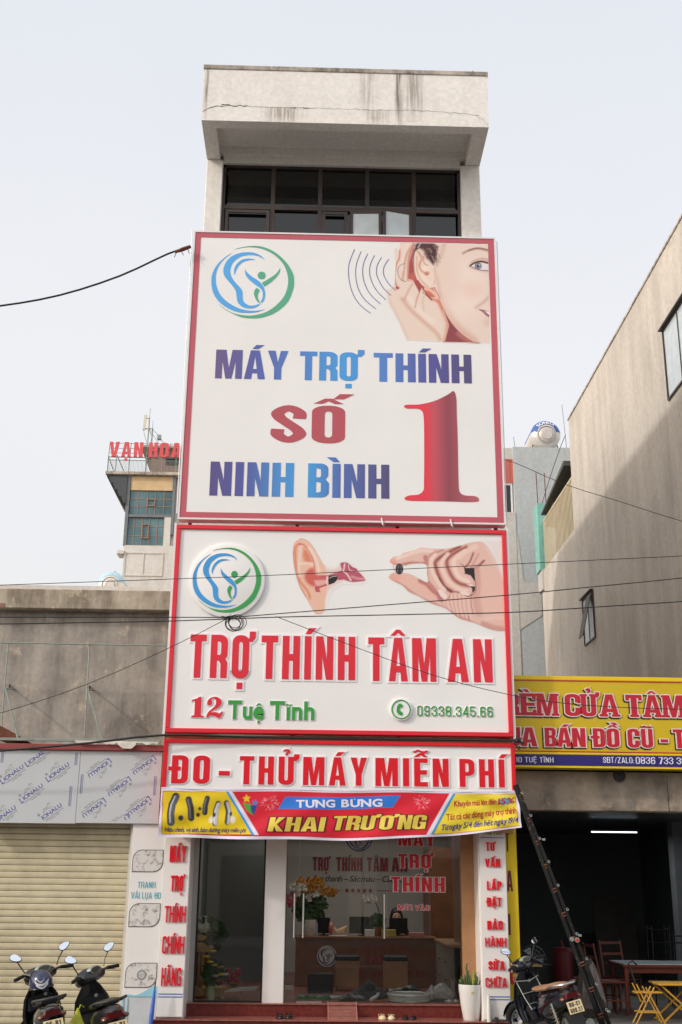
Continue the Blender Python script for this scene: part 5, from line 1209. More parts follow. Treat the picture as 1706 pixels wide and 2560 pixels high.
G().box(2.76, 7.4, 16.9, 26.2, 4.4, 4.6).build('roof', M['concrete'], RSH)
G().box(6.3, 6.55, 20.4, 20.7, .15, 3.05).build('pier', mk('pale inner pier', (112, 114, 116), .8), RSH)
CG = None
for i in range(16):                                         # corrugated ceiling sheets running back
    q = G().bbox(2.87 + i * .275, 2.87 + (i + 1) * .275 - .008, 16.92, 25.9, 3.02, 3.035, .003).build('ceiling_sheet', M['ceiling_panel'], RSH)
struct('shop_floor', G().box(2.76, 7.4, 16.66, 26.0, 0.0, .15), mk('dusty shop floor', (112, 106, 100), .7, var=.2, scale=2))
YS = thing('shop_sign', 'long yellow curtain shop signboard with red outlined words and an indigo strip below', 'signboard', (5.1, 16.4, 3.52))
G().bbox(2.83, 7.4, 16.30, 16.58, 3.52, 4.825, .004).build('sheet', M['yellow_sign'], YS)
g = G(); g.box(2.835, 7.395, 16.296, 16.2995, 4.77, 4.82); g.box(2.835, 7.395, 16.296, 16.2995, 3.712, 3.735); g.box(2.835, 7.395, 16.296, 16.2995, 3.523, 3.548); g.build('border', M['yellow_edge'], YS)
g = G(); g.box(2.835, 7.395, 16.294, 16.2955, 4.748, 4.762); g.box(2.835, 7.395, 16.294, 16.2955, 3.742, 3.756); g.build('border_line', M['row_red'], YS)
G().box(2.835, 7.395, 16.294, 16.2985, 3.553, 3.705).build('strip', M['blue_strip'], YS)
row1 = [('R', 2.70, 2.96), ('È', 2.985, 3.20), ('M', 3.215, 3.515), ('C', 3.62, 3.845), ('Ử', 3.855, 4.11), ('A', 4.13, 4.395), ('T', 4.50, 4.735), ('Â', 4.755, 5.01), ('M', 5.035, 5.335), ('A', 5.45, 5.7), ('N', 5.75, 6.0)]
row2 = [('M', 2.52, 2.70), ('U', 2.77, 2.96), ('A', 2.975, 3.20), ('B', 3.31, 3.475), ('Á', 3.48, 3.69), ('N', 3.70, 3.89), ('Đ', 4.0, 4.17), ('Ồ', 4.195, 4.375), ('C', 4.495, 4.665), ('Ũ', 4.69, 4.855), ('-', 4.965, 5.07), ('T', 5.15, 5.32), ('H', 5.35, 5.53), ('A', 5.55, 5.76), ('N', 5.79, 5.97), ('H', 6.0, 6.18)]
for rows, z0, h, st, lab in ((row1, 4.25, .315, 'slab', 'upper'), (row2, 3.815, .265, 'cond', 'lower')):
    A, B, C_ = G(), G(), G()
    for ch, a, b in rows:
        if ch == 'M' and a < 2.6 or b < 2.8: continue
        for gg, off, dx, dz, yy in ((A, .045, -.018, -.016, 16.2935), (B, .045, 0, 0, 16.2905), (C_, 0, 0, 0, 16.2875)):
            w = glyph(st, ch, 0)[1]
            for q in emit(ch, st, a + dx, b + dx, z0 + dz, h, face(yy), .001, off=off): gg.add([(max(p[0], 2.836), p[1], p[2]) for p in q.v], q.f)
    o = B.build('lettering', M['row_white'], YS); A.build('lettering_shadow', M['black_paint'], o); C_.build('lettering_face', M['row_red'], o)
w_ = M['cloth_white']
flat_text(YS, '10 TUỆ TĨNH', 2.89, 3.42, 3.592, .072, face(16.2935), w_, style='thin', gap=.12, space=.28)
flat_text(YS, 'SĐT/ZALO:', 4.125, 4.565, 3.597, .082, face(16.2935), w_, style='thin', gap=.11)
flat_text(YS, '0836 733 388', 4.59, 5.38, 3.59, .096, face(16.2935), w_, style='thin', gap=.11, space=.3)
# yellow upright strip beside the pillar
VS = thing('vertical_sign', 'narrow yellow upright sign with dark red capitals and 388 at its foot', 'vertical sign', (2.77, 16.33, .1))
G().bbox(2.690, 2.845, 16.262, 16.32, .49, 2.95, .003).build('sheet', M['yellow_sign'], VS)
G().bbox(2.690, 2.845, 16.262, 16.32, .12, .488, .003).build('foot_sheet', M['blue_strip'], VS)
for ch, z in (('T', 2.38), ('A', 1.86), ('I', 1.30), ('C', .68)): flat_text(VS, ch, 2.694, {'I': 2.725, 'A': 2.775, 'T': 2.745}.get(ch, 2.79), z, .27, face(16.2605), M['maroon'] if ch != 'C' else M['row_red'], style='cond')
flat_text(VS, '388', 2.725, 2.83, .385, .065, face(16.2605), w_, style='cond', gap=.1)
flat_text(VS, '388', 2.725, 2.83, .27, .065, face(16.2605), w_, style='cond', gap=.1)

# ------------------------------------------------------------------ tall right-hand party wall and the buildings behind
TB = thing('tall_house', 'tall neighbouring house on the right showing its bare beige cement side wall half in shadow', 'building', (11, 26, 0))
g = G(); g.prism([(16.9, 0.0), (35.85, 0.0), (35.85, 11.66), (31.0, 11.66), (31.0, 15.02), (16.9, 15.02)], 7.42, 15.0, 'X'); g.build('side_wall', M['partywall'], TB)
g = G(); g.prism([(17.4, 0), (17.41, 0), (17.41, 15.07), (17.4, 15.07)], 7.41, 7.412, 'X'); g.box(7.395, 7.6, 16.9, 31.02, 15.02, 15.07); g.build('wall_cap', M['cap'], TB)
def side_window(y0, y1, z0, z1, mull, open_=0):
    f = G(); X = 7.40; t = .04
    f.box(X - .02, X + .06, y0, y1, z1 - t, z1); f.box(X - .02, X + .06, y0, y1, z0, z0 + t); f.box(X - .02, X + .06, y0, y0 + t, z0 + t, z1 - t); f.box(X - .02, X + .06, y1 - t, y1, z0 + t, z1 - t)
    for m in mull: f.box(X - .01, X + .05, m - .02, m + .02, z0 + t, z1 - t)
    f.box(X - .09, X + .0, y0 - .04, y1 + .04, z1 + .002, z1 + .03)
    w = f.build('window', M['frame_dark'], TB)
    ys = [y0 + t] + list(mull) + [y1 - t]
    for a, b in zip(ys[:-1], ys[1:]): G().box(X + .004, X + .012, a + .021, b - .021, z0 + t + .001, z1 - t - .001).build('pane', M['grey_glass'], w)
    return w
side_window(18.9, 21.93, 11.69, 13.32, (20.0, 20.95))
w_ = side_window(29.25, 30.46, 8.14, 9.42, (29.85,))
g = G(); g.loft([[(7.37, 29.3, 9.36), (7.37, 29.8, 9.36), (7.35, 29.8, 9.36), (7.35, 29.3, 9.36)], [(7.10, 29.3, 8.2), (7.10, 29.8, 8.2), (7.08, 29.8, 8.2), (7.08, 29.3, 8.2)]]); g.build('open_sash', M['frame_dark'], w_)
# barred balcony beyond the wall's end
g = G()
for i in range(26): y = 31.1 + i * .165; g.box(7.44, 7.452, y, y + .07, 11.7, 13.27)
g.box(7.43, 7.47, 31.0, 35.4, 13.22, 13.28); BR = g.build('balcony_bars', mk('rusty cream bars', (214, 198, 166), .8, var=.12, scale=2), TB); 
g = G(); g.box(7.5, 10, 31.1, 35.6, 11.68, 11.72); g.build('balcony_floor', M['cornice'], TB); G().box(7.9, 8.0, 31.05, 35.6, 11.72, 13.6).build('balcony_back', M['frame_dark'], TB)
G().prism([(31.4, 13.75), (34.9, 13.33), (34.95, 13.38), (31.4, 13.9)], 7.3, 9.0, 'X').build('awning', mk('dark corrugated awning', (84, 84, 80), .7, var=.3, scale=9), TB)
G().prism([(33.9, 13.2), (35.3, 13.05), (35.3, 13.3), (33.9, 13.45)], 7.5, 7.9, 'X').build('shelf', M['cornice'], TB)
G().box(7.30, 7.62, 35.45, 36.1, 11.66, 13.92).build('teal_post', mk('teal painted post', (134, 192, 182), .8, var=.15, scale=3), TB)
G().prism([(35.45, 11.0), (36.1, 11.0), (36.1, 11.66), (35.45, 11.66)], 7.35, 7.6, 'X').build('post_foot', M['beigewall'], TB)
g = G(); g.tube([(7.44, 36.0, 13.9), (7.42, 36.0, 15.2)], .015, 5); g.tube([(7.72, 36.0, 13.7), (7.70, 36.0, 15.2)], .015, 5); g.build('rebar_stub', M['rust'], TB)
GB = thing('grey_house', 'tall pale grey house behind, with red corrugated cladding at its left corner', 'building', (8, 40, 0))
G().box(6.85, 12.0, 37.0, 48, 0, 16.52).build('wall', M['greywall'], GB)
g = G(); g.box(5.3, 6.85, 37.3, 48, 0, 14.0); g.box(5.3, 6.85, 37.9, 48, 14.0, 16.5); g.box(6.55, 6.848, 36.97, 37.3, 0, 14.1); g.build('side_bay', M['beigewall'], GB)
g = G(); g.prism([(6.2, 16.5), (6.85, 16.56), (6.85, 15.9), (6.2, 15.75)], 37.2, 37.35); g.build('sloped_coping', M['beigewall'], GB)
for i in range(9): G().prism([(6.20 + i * .075, 15.22), (6.2375 + i * .075, 15.22), (6.275 + i * .075, 15.22), (6.275 + i * .075, 16.1), (6.20 + i * .075, 16.1)], 37.1 + .015 * (i % 2), 37.14 + .015 * (i % 2)).build('cladding_rib', mk('red corrugated sheet', (196, 104, 92), .6, var=.1) if i == 0 else bpy.data.materials['red corrugated sheet'], GB)
f = G(); f.ring(6.15, 6.80, 14.1, 15.2, .05, 37.15, 37.2); f.box(6.50, 6.54, 37.15, 37.2, 14.15, 15.15); f = f.build('window', M['white_trim'], GB); G().box(6.2, 6.75, 37.21, 37.22, 14.15, 15.15).build('pane', M['dark_glass'], f)
rr_ = random.Random(8)
patch = [(6.95, 13.1), (7.0, 12.4), (7.02, 11.9), (7.1, 11.62), (7.6, 11.66), (7.6, 14.0), (6.9, 14.0)]
g = G(); g.box(6.852, 6.92, 36.988, 36.998, 8.0, 13.3); pl = [(6.86, 13.3)] + [(6.9 + .02 * rr_.random() + .012 * i, 13.2 - .14 * i) for i in range(12)] + [(7.1, 11.62), (7.3, 11.6), (7.62, 11.66), (7.62, 10.5), (6.86, 10.0)]
V, F = _fill([pl if area_clean(pl) > 0 else pl[::-1]], 0); G().add([(x, 36.985 - (.003 if z > 0 else 0), y) for x, y, z in V], F).build('unpainted_patch', M['beigewall'], GB)
# water tanks
def tank(label, x, y, z, r, L_, blue_, txt, ang0):
    T = thing('water_tank', label, 'water tank', (x, y, z), 'steel rooftop water tanks')
    st = mk('satin stainless tank', (222, 214, 206), .35, .35, var=.06)
    pr = [(r * .30, -L_ / 2 - r * .20), (r * .62, -L_ / 2 - r * .16), (r * .86, -L_ / 2 - r * .04), (r, -L_ / 2 + r * .18), (r, L_ / 2 - r * .18), (r * .8, L_ / 2), (r * .3, L_ / 2 + r * .1)]
    G().lathe((x, y, z + r + .16), pr, 40, 'Y').build('drum', st, T, smooth=True)
    g = G().lathe((x, y - L_ / 2 - r * .30, z + r + .16 - r * .12), [(0.001, 0), (r * .34, .0), (r * .36, .03), (r * .46, .04), (r * .60, .10)], 30, 'Y'); g.build('end_cap', mk('end cap steel', (208, 200, 194), .4, .3), T, smooth=True)
    for q_ in (.36, .60): G().torus((x, y - L_ / 2 - r * .26 + q_ * .1 * r, z + r + .16 - r * .12), r * q_, r * .022, 'Y', 30, 5).build('cap_ring', M['galv'], T)
    # the blue band: upper half of the domed end and of the drum, 4 mm proud
    rg = []
    for rr2, yy in pr[1:4] + [(r, L_ / 2 - r * .2)]:
        rg.append([(x + (rr2 + .004) * math.cos(R(a)), y + yy - .004, z + r + .16 + (rr2 + .004) * math.sin(R(a))) for a in np.linspace(8, 172, 21)])
    g = G(); n = 21
    for i in range(len(rg) - 1):
        for k in range(n - 1): g.add([rg[i][k], rg[i][k + 1], rg[i + 1][k + 1], rg[i + 1][k]], [(0, 1, 2, 3)])
    g.build('coloured_band', blue_, T, smooth=True)
    if txt:
        a0 = R(140); P = lambda u, v, w: (x + (r * .66 + v) * math.cos(a0 - u / (r * .8)), y - L_ / 2 - r * (.17 - .22 * max(0, v / (r * .3))) - .012 - w, z + r + .16 + (r * .66 + v) * math.sin(a0 - u / (r * .8)))
        flat_text(T, txt, 0, r * 1.35, 0, r * .22, P, M['white_trim'], style='b', bold=.03, gap=.12)
    g = G()
    for yy in (-L_ * .3, L_ * .3):
        g.bar((x - r * 1.05, y + yy, z + .03), (x + r * 1.05, y + yy, z + .03), .05)
        for s_ in (-1, 1): g.bar((x + s_ * r, y + yy, z + .03), (x + s_ * r * .8, y + yy, z + r * .75), .035)
    g.build('cradle', M['rust'], T); G().tube([(x, y, z + 2 * r + .16), (x, y, z + 2 * r + .30)], .03, 6).build('vent', M['galv'], T)
tank('steel water tank with a deep blue band on the grey roof at the right', 8.15, 38.2, 16.52, .53, 1.5, mk('deep blue band', (62, 100, 172), .4), 'SONHÀ', 140)
g = G(); g.tube([(7.15, 38, 16.52), (7.08, 38, 17.3)], .015, 5); g.tube([(9.0, 38, 16.52), (8.9, 38, 18.6)], .012, 5); g.build('antenna_rod', M['galv'], GB)

LB = thing('rear_house', 'low house behind the left shop, only its rooftop with the water tank showing', 'building', (-7, 32, 0))
G().box(-10.5, -4.0, 28.5, 36, 0, 9.12).build('wall', M['beigewall'], LB)
tank('steel water tank with a pale blue band above the left concrete parapet', -5.45, 30.2, 8.95, .36, 1.1, mk('pale blue band', (170, 204, 222), .5), None, 140)

# ------------------------------------------------------------------ tower with rooftop letters
TW = thing('hotel_tower', 'distant tower with teal glazed bays, jutting roof terrace and red rooftop capitals', 'building', (-6.8, 47, 0))
G().box(-7.83, -2.0, 45.0, 52, 0, 15.02).build('lower_wall', M['towerwhite'], TW)
g = G(); g.box(-7.80, -2.0, 45.25, 52, 15.02, 18.05); g.build('core', M['towerwhite'], TW)
g = G(); g.bbox(-7.89, -7.75, 45.0, 45.3, 15.02, 18.06, .01); g.bbox(-5.98, -5.86, 45.0, 45.3, 15.5, 18.06, .01); g.bbox(-7.75, -5.98, 45.02, 45.25, 16.24, 16.36, .01); g.build('grey_frame', mk('grey cladding', (118, 122, 126), .5, var=.1), TW)
G().bbox(-7.74, -5.99, 45.04, 45.24, 17.42, 18.05, .01).build('ochre_band', mk('ochre plaster band', (214, 184, 140), .8, var=.12, scale=3), TW)
G().box(-7.75, -5.98, 45.20, 45.24, 15.04, 17.41).build('dark_backing', M['frame_dark'], TW)
def bay(xs_, zs_, tall=None):
    f = G()
    for x in xs_[1:-1]: f.box(x - .012, x + .012, 45.08, 45.14, zs_[0], zs_[-1])
    for z in zs_[1:-1]: f.box(xs_[0], xs_[-1], 45.085, 45.135, z - .012, z + .012)
    F_ = f.build('window', mk('copper mullions', (168, 132, 112), .5) if 'copper mullions' not in bpy.data.materials else bpy.data.materials['copper mullions'], TW)
    for i in range(len(xs_) - 1):
        for j in range(len(zs_) - 1):
            G().box(xs_[i] + .013, xs_[i + 1] - .013, 45.10, 45.12, zs_[j] + .013, zs_[j + 1] - .013).build('pane', M['green_glass'], F_)
    return F_
bay([-7.74, -7.40, -7.03, -6.69, -6.33, -5.98], [16.37, 16.73, 17.06, 17.41])
bay([-7.75, -7.50, -7.17, -6.87, -6.55, -6.26], [15.04, 15.45, 15.86, 16.23])
f = G().ring(-7.02, -6.70, 16.74, 17.05, .03, 45.03, 45.08); f.build('vent_sash', bpy.data.materials['copper mullions'], TW)
f = G().ring(-7.16, -6.88, 15.34, 15.95, .03, 45.03, 45.08); f.build('vent_sash', bpy.data.materials['copper mullions'], TW)
g = G(); g.box(-6.25, -5.98, 45.0, 45.2, 15.02, 16.24); g.build('white_pier', M['towerwhite'], TW)
g = G(); g.ring(-7.80, -6.2, 13.72, 14.72, .05, 44.97, 45.0); g.box(-7.03, -6.99, 44.97, 45.0, 13.77, 14.67); g.bbox(-8.1, -7.8, 44.9, 45.6, 14.62, 14.78, .01); g.build('moulding', M['towerwhite'], TW)
g = G(); g.bbox(-8.80, -2.0, 44.86, 50, 18.06, 18.19, .01); g.build('terrace_slab', M['cap'], TW)
g = G(); g.prism([(-8.74, 18.055), (-7.89, 18.055), (-7.89, 16.75)], 44.95, 45.10); g.prism([(-8.74, 18.055), (-7.89, 18.055), (-7.89, 16.75)], 48.9, 49.05)
g.add([(-8.74, 44.95, 18.05), (-7.89, 44.95, 16.75), (-7.89, 49.0, 16.75), (-8.74, 49.0, 18.05)], [(0, 1, 2, 3)])
for i in range(5): t_ = i / 4.5; g.bar((-8.72 + .85 * t_, 44.9, 18.0 - 1.3 * t_), (-8.72 + .85 * t_, 48, 18.0 - 1.3 * t_), .05)
g.build('raking_soffit', mk('dark soffit sheet', (78, 80, 84), .7), TW)
def brick_mat():
    m = bpy.data.materials.new('rough bare brick'); m.use_nodes = True; nt = m.node_tree; b = nt.nodes['Principled BSDF']; b.inputs['Roughness'].default_value = .9
    tc = nt.nodes.new('ShaderNodeNewGeometry'); mp = nt.nodes.new('ShaderNodeMapping'); mp.inputs['Rotation'].default_value = (R(90), 0, 0); nt.links.new(tc.outputs['Position'], mp.inputs[0])
    br = nt.nodes.new('ShaderNodeTexBrick'); br.inputs['Scale'].default_value = 5; br.inputs['Color1'].default_value = (*lin(150, 108, 96), 1); br.inputs['Color2'].default_value = (*lin(128, 96, 88), 1); br.inputs['Mortar'].default_value = (*lin(160, 152, 144), 1); br.inputs['Mortar Size'].default_value = .03
    nt.links.new(mp.outputs[0], br.inputs[0]); nt.links.new(br.outputs[0], b.inputs['Base Color']); return m
G().box(-7.15, -2.0, 46.2, 49.5, 18.19, 19.62 + .1).build('penthouse', brick_mat(), TW)
g = G(); g.box(-7.60, -2.0, 46.0, 49.6, 19.72, 19.82); g.build('penthouse_roof', M['cap'], TW)
G().box(-6.5, -2.5, 46.16, 46.19, 19.0, 19.35).build('opening', M['black'], TW)
g = G()
for z in (18.83, 18.70): g.tube([(-8.74, 44.92, z), (-5.5, 44.92, z)], .018, 5)
for i in range(60): x = -8.72 + i * .055; g.box(x, x + .012, 44.91, 44.93, 18.19, 18.68)
for x in (-8.74, -8.4, -7.85, -7.15, -6.5, -5.9): g.tube([(x, 44.92, 18.19), (x, 44.92, 18.86)], .022, 5)
for z in (18.86, 19.03, 19.24, 19.47): g.tube([(-8.74, 44.95, z), (-5.0, 44.95, z)], .012, 5)
for x in (-8.74, -7.85, -7.15, -6.2): g.tube([(x, 44.95, 18.86), (x + .02, 44.95, 19.5)], .016, 5)
g.tube([(-8.4, 44.98, 18.95), (-8.05, 46.0, 18.2)], .02, 5); g.tube([(-8.72, 44.98, 18.8), (-8.5, 46.0, 18.2)], .02, 5)
r_ = g.build('terrace_railing', M['galv'], TW); r_['kind'] = 'stuff'
RL = thing('rooftop_letters', 'row of red rooftop capitals standing on the distant tower terrace', 'rooftop sign', (-7.3, 44.9, 18.84))
rl = mk('haze paled red channel letter', (222, 84, 90), .55, var=.06)  # haze in front of the tower is tinted into this red
for ch, a, b in (('V', -8.72, -8.30), ('Ạ', -8.20, -7.80), ('N', -7.685, -7.31), ('H', -7.06, -6.70), ('O', -6.605, -6.225), ('A', -6.12, -5.70)):
    for q in emit(ch, 'cond', a, b, 18.84, .66, face(44.92), .06): q.build('letter', rl, RL)
AN = thing('antenna_mast', 'phone mast with a cream panel antenna on the distant tower roof', 'antenna', (-7.0, 46.5, 19.82))
dy = lambda x, z: (x * 46.5 / 45, 46.5, 1.95 + (z - 1.95) * 46.5 / 45)
G().bar(dy(-7.35, 20.12), dy(-7.31, 20.80), .10, .10).build('panel_antenna', mk('cream antenna', (226, 212, 190), .5), AN)
g = G(); g.tube([dy(-7.16, 19.3), dy(-7.15, 20.68)], .035, 6); g.tube([dy(-7.0, 19.3), dy(-7.0, 20.2)], .045, 6); g.tube([dy(-7.15, 20.6), dy(-7.13, 21.1)], .012, 5); g.tube([dy(-6.99, 20.2), dy(-6.98, 20.55)], .012, 5)
g.tube([dy(-7.32, 20.66), dy(-7.15, 20.64)], .02, 5); g.tube([dy(-7.33, 20.16), dy(-7.0, 20.18)], .025, 5); g.tube([dy(-7.15, 20.25), dy(-6.97, 19.7)], .02, 5); g.build('pole', M['galv'], AN)
g = G(); g.tube([dy(-7.36, 20.1), dy(-7.30, 19.85), dy(-7.18, 19.5)], .012, 5); g.tube([dy(-6.98, 20.15), dy(-6.7, 19.85), dy(-6.42, 19.45)], .012, 5); g.tube([dy(-6.95, 19.9), dy(-6.68, 19.5)], .012, 5); g.build('cable', M['galv'], AN)
G().box(-6.98, -6.82, 46.4, 46.6, 20.28, 20.48).build('junction_box', M['galv'], AN)

# ------------------------------------------------------------------ overhead cables (all real, hung between points out of frame)
def cable(label, pts, r=.010, name='overhead_cable', mt='wire', grp='overhead cables in front of the house'):
    q = []
    for a, b in zip(pts[:-1], pts[1:]):
        n = max(1, int(math.dist(a, b) / .9)); q += [tuple(a[k] + (b[k] - a[k]) * i / n for k in range(3)) for i in range(n)]
    g = G().tube(catmull(q + [pts[-1]], 3), r, 5); solo(name, g, M[mt], label, 'cable', grp)
cable('thick twisted cable rising from the left edge to the top board', [(-9.5, 16.0, 9.9), (-4.949, 15.9, 10.387), (-4.042, 15.9, 10.596), (-3.137, 15.9, 10.956), (-2.411, 15.9, 11.367), (-2.052, 15.9, 11.506)], .016)
g = G(); g.tube([(-2.30, 15.9, 11.40), (-2.18, 15.9, 11.455), (-2.06, 15.9, 11.51)], [.02, .034, .028], 7); g.tube([(-2.28, 15.9, 11.39), (-2.30, 15.88, 11.30)], .006, 4); g.tube([(-2.2, 15.9, 11.42), (-2.16, 15.88, 11.34)], .006, 4); g.tube([(-2.1, 15.9, 11.46), (-2.07, 15.89, 11.38)], .006, 4)
solo('cable_clamp', g, M['rust'], 'rusty splice clamp at the end of the thick cable beside the top board', 'cable clamp')
cable('thin cable crossing level in front of the ear and hand pictures', [(-12, 12.8, 4.7), (-3.618, 12.8, 5.162), (-0.683, 12.8, 5.321), (2.305, 12.8, 5.517), (4.326, 12.8, 5.65), (12, 12.8, 6.2)], .0045)
cable('cable running from the wire coil up across the pinching hand to the right edge', [(-12, 13.0, 4.6), (-3.635, 13.0, 4.831), (-1.791, 13.0, 4.861), (-0.998, 13.0, 4.873), (-0.399, 13.0, 4.926), (2.327, 13.0, 5.196), (4.371, 13.0, 5.435), (12, 13.0, 6.5)], .006)
cable('lowest of the long level cables, passing just over the large raised red letters', [(-12, 13.0, 4.6), (-3.627, 13.0, 4.751), (-1.695, 13.0, 4.815), (-0.445, 13.0, 4.882), (2.319, 13.0, 4.984), (4.347, 13.0, 5.147), (12, 13.0, 5.8)], .0065)
cable('thin wire drooping from the coil to the lower left across the concrete wall', [(-12, 13.0, 1.5), (-3.523, 13.0, 3.728), (-2.562, 13.0, 4.072), (-1.588, 13.0, 4.539), (-0.997, 13.0, 4.864)], .0042)
cable('thin wire sagging from the middle board across the yellow curtain sign', [(-0.445, 13.0, 4.892), (0.537, 13.0, 4.525), (1.414, 13.0, 4.221), (2.284, 13.0, 4.013), (3.062, 13.0, 3.914), (4.241, 13.0, 3.88), (12, 13.0, 4.3)], .0042)
cable('thick black cable under the middle board over the red beam', [(-12, 15.9, 3.3), (-4.23, 15.8, 3.604), (-3.05, 15.8, 3.721), (-2.041, 15.86, 3.85), (0.3, 16.0, 3.85), (2.85, 15.95, 3.85)], .016)
cable('thin wire slanting down across the tall right party wall', [(3.0, 20.0, 9.7), (3.712, 20.0, 9.51), (4.638, 20.0, 9.096), (6.815, 20.0, 8.404), (14, 20.0, 7.0)], .006)
cable('thin wire dropping from the roof tank to the teal post', [(8.5, 36, 16.6), (8.306, 36.0, 16.159), (7.863, 36.0, 14.967), (7.513, 36.0, 13.9)], .012)
g = G(); rr_ = random.Random(4)
for k in range(6):
    R0 = rr_.uniform(.07, .10); cx_, cz_ = -.915 + rr_.uniform(-.03, .04), 4.80 + rr_.uniform(-.02, .03); a0 = rr_.uniform(0, 1)
    g.tube([(cx_ + R0 * 1.1 * math.cos(a0 + t), 13.0 + .01 * k + .015 * math.sin(t * 2), cz_ + R0 * math.sin(a0 + t)) for t in np.linspace(0, 6.28, 18)], .0045, 5)
for k in range(7): a = rr_.uniform(0, 6.28); g.tube([(-.998, 13.0, 4.873), (-.998 + .08 * math.cos(a), 12.98, 4.873 + .04 * math.sin(a))], .0035, 4)
g.ball((-.998, 13.0, 4.873), .026, .018, .018, 6, 4)
solo('wire_coil', g, M['wire'], 'spare loops of thin black wire hanging in front of the round logo', 'wire coil')
g = G()
for k in range(8): a = rr_.uniform(0, 6.28); g.tube([(2.84, 15.9, 3.86), (2.86 + .07 * math.cos(a), 15.88, 3.84 + .07 * math.sin(a)), (2.88 + .06 * math.cos(a + 1), 15.9, 3.80 + .08 * math.sin(a + 1))], .008, 5)
g.ball((2.85, 15.9, 3.85), .05, .04, .035, 7, 5)
solo('cable_knot', g, M['wire'], 'tangle of black cable at the lower right corner of the middle board', 'cable knot')
# ------------------------------------------------------------------ folded aluminium ladder leaning at the right
LD = thing('ladder', 'dirty black folded ladder leaning steeply against the right corner of the banner', 'ladder', (3.85, 15.2, 0))
a0, a1 = Vector((2.745, 15.55, 3.22)), Vector((3.80, 15.20, 0.0)); dr = (a1 - a0).normalized(); sd = dr.cross(Vector((0, 1, 0))).normalized(); sd = sd if sd.x > 0 else -sd
ladm = weathered('paint splashed black ladder', (30, 30, 30), (16, 16, 16), .9, (9, 9, 9), 3.0, light=(130, 126, 120), fine=40, rough=.5)
G().bar(a0 + sd * -.006 + Vector((0, .05, 0)), a1 + sd * -.008 + Vector((0, .05, 0)), .034, .03).build('inner_rail', M['black'], LD)
for k, (o1, o2, wd) in enumerate(((0.010, 0.046, .026), (-.016, -.056, .026))):
    G().bar(a0 + sd * o1, a1 + sd * o2, .024 if k else .022, .04).build('side_rail', ladm, LD)
for k, (o1, o2) in enumerate(((0.012, 0.05), (-.014, -.052))): G().bar(a0 + sd * o1 + Vector((0, .07, 0)), a1 + sd * o2 + Vector((0, .07, 0)), .022, .04).build('side_rail', ladm, LD)
n_r = 11
for i in range(n_r):
    t = (i + .5) / n_r; c = a0.lerp(a1, t); wd = .018 + .042 * t
    q = G().tube([c - sd * wd + Vector((0, -.01, 0)), c + sd * (wd * .3) + Vector((0, -.01, 0))], .014, 6); q.tube([c - sd * wd + dr * .035 + Vector((0, -.01, 0)), c + sd * (wd * .2) + dr * .035 + Vector((0, -.01, 0))], .010, 6)
    q.build('rung', M['rust'], LD)
    G().torus(tuple(c + sd * (wd + .012) + Vector((0, -.035, 0)) - dr * .03), .014, .0045, 'Y', 12, 5).build('rung_end', M['steel'], LD)
    if i in (2, 6, 9): G().bbox(*[v for p in zip((c + sd * .06 + Vector((0, -.06, -.008))), (c + sd * .10 + Vector((0, -.03, .008)))) for v in p], .004).build('latch', M['galv'], LD)
c = a0.lerp(a1, .60); 
g = G().lathe((c.x - .04, c.y - .06, c.z + .01), [(.026, 0), (.028, .02)], 16, 'Y'); g.build('hinge_plate', M['galv'], LD)
g = G().lathe((c.x + .025, c.y - .07, c.z), [(.030, 0), (.032, .03)], 16, 'Y'); hp = g.build('hinge_plate', M['galv'], LD); G().lathe((c.x + .025, c.y - .076, c.z), [(.017, 0), (.018, .006)], 14, 'Y').build('red_button', M['sign_red'], hp)

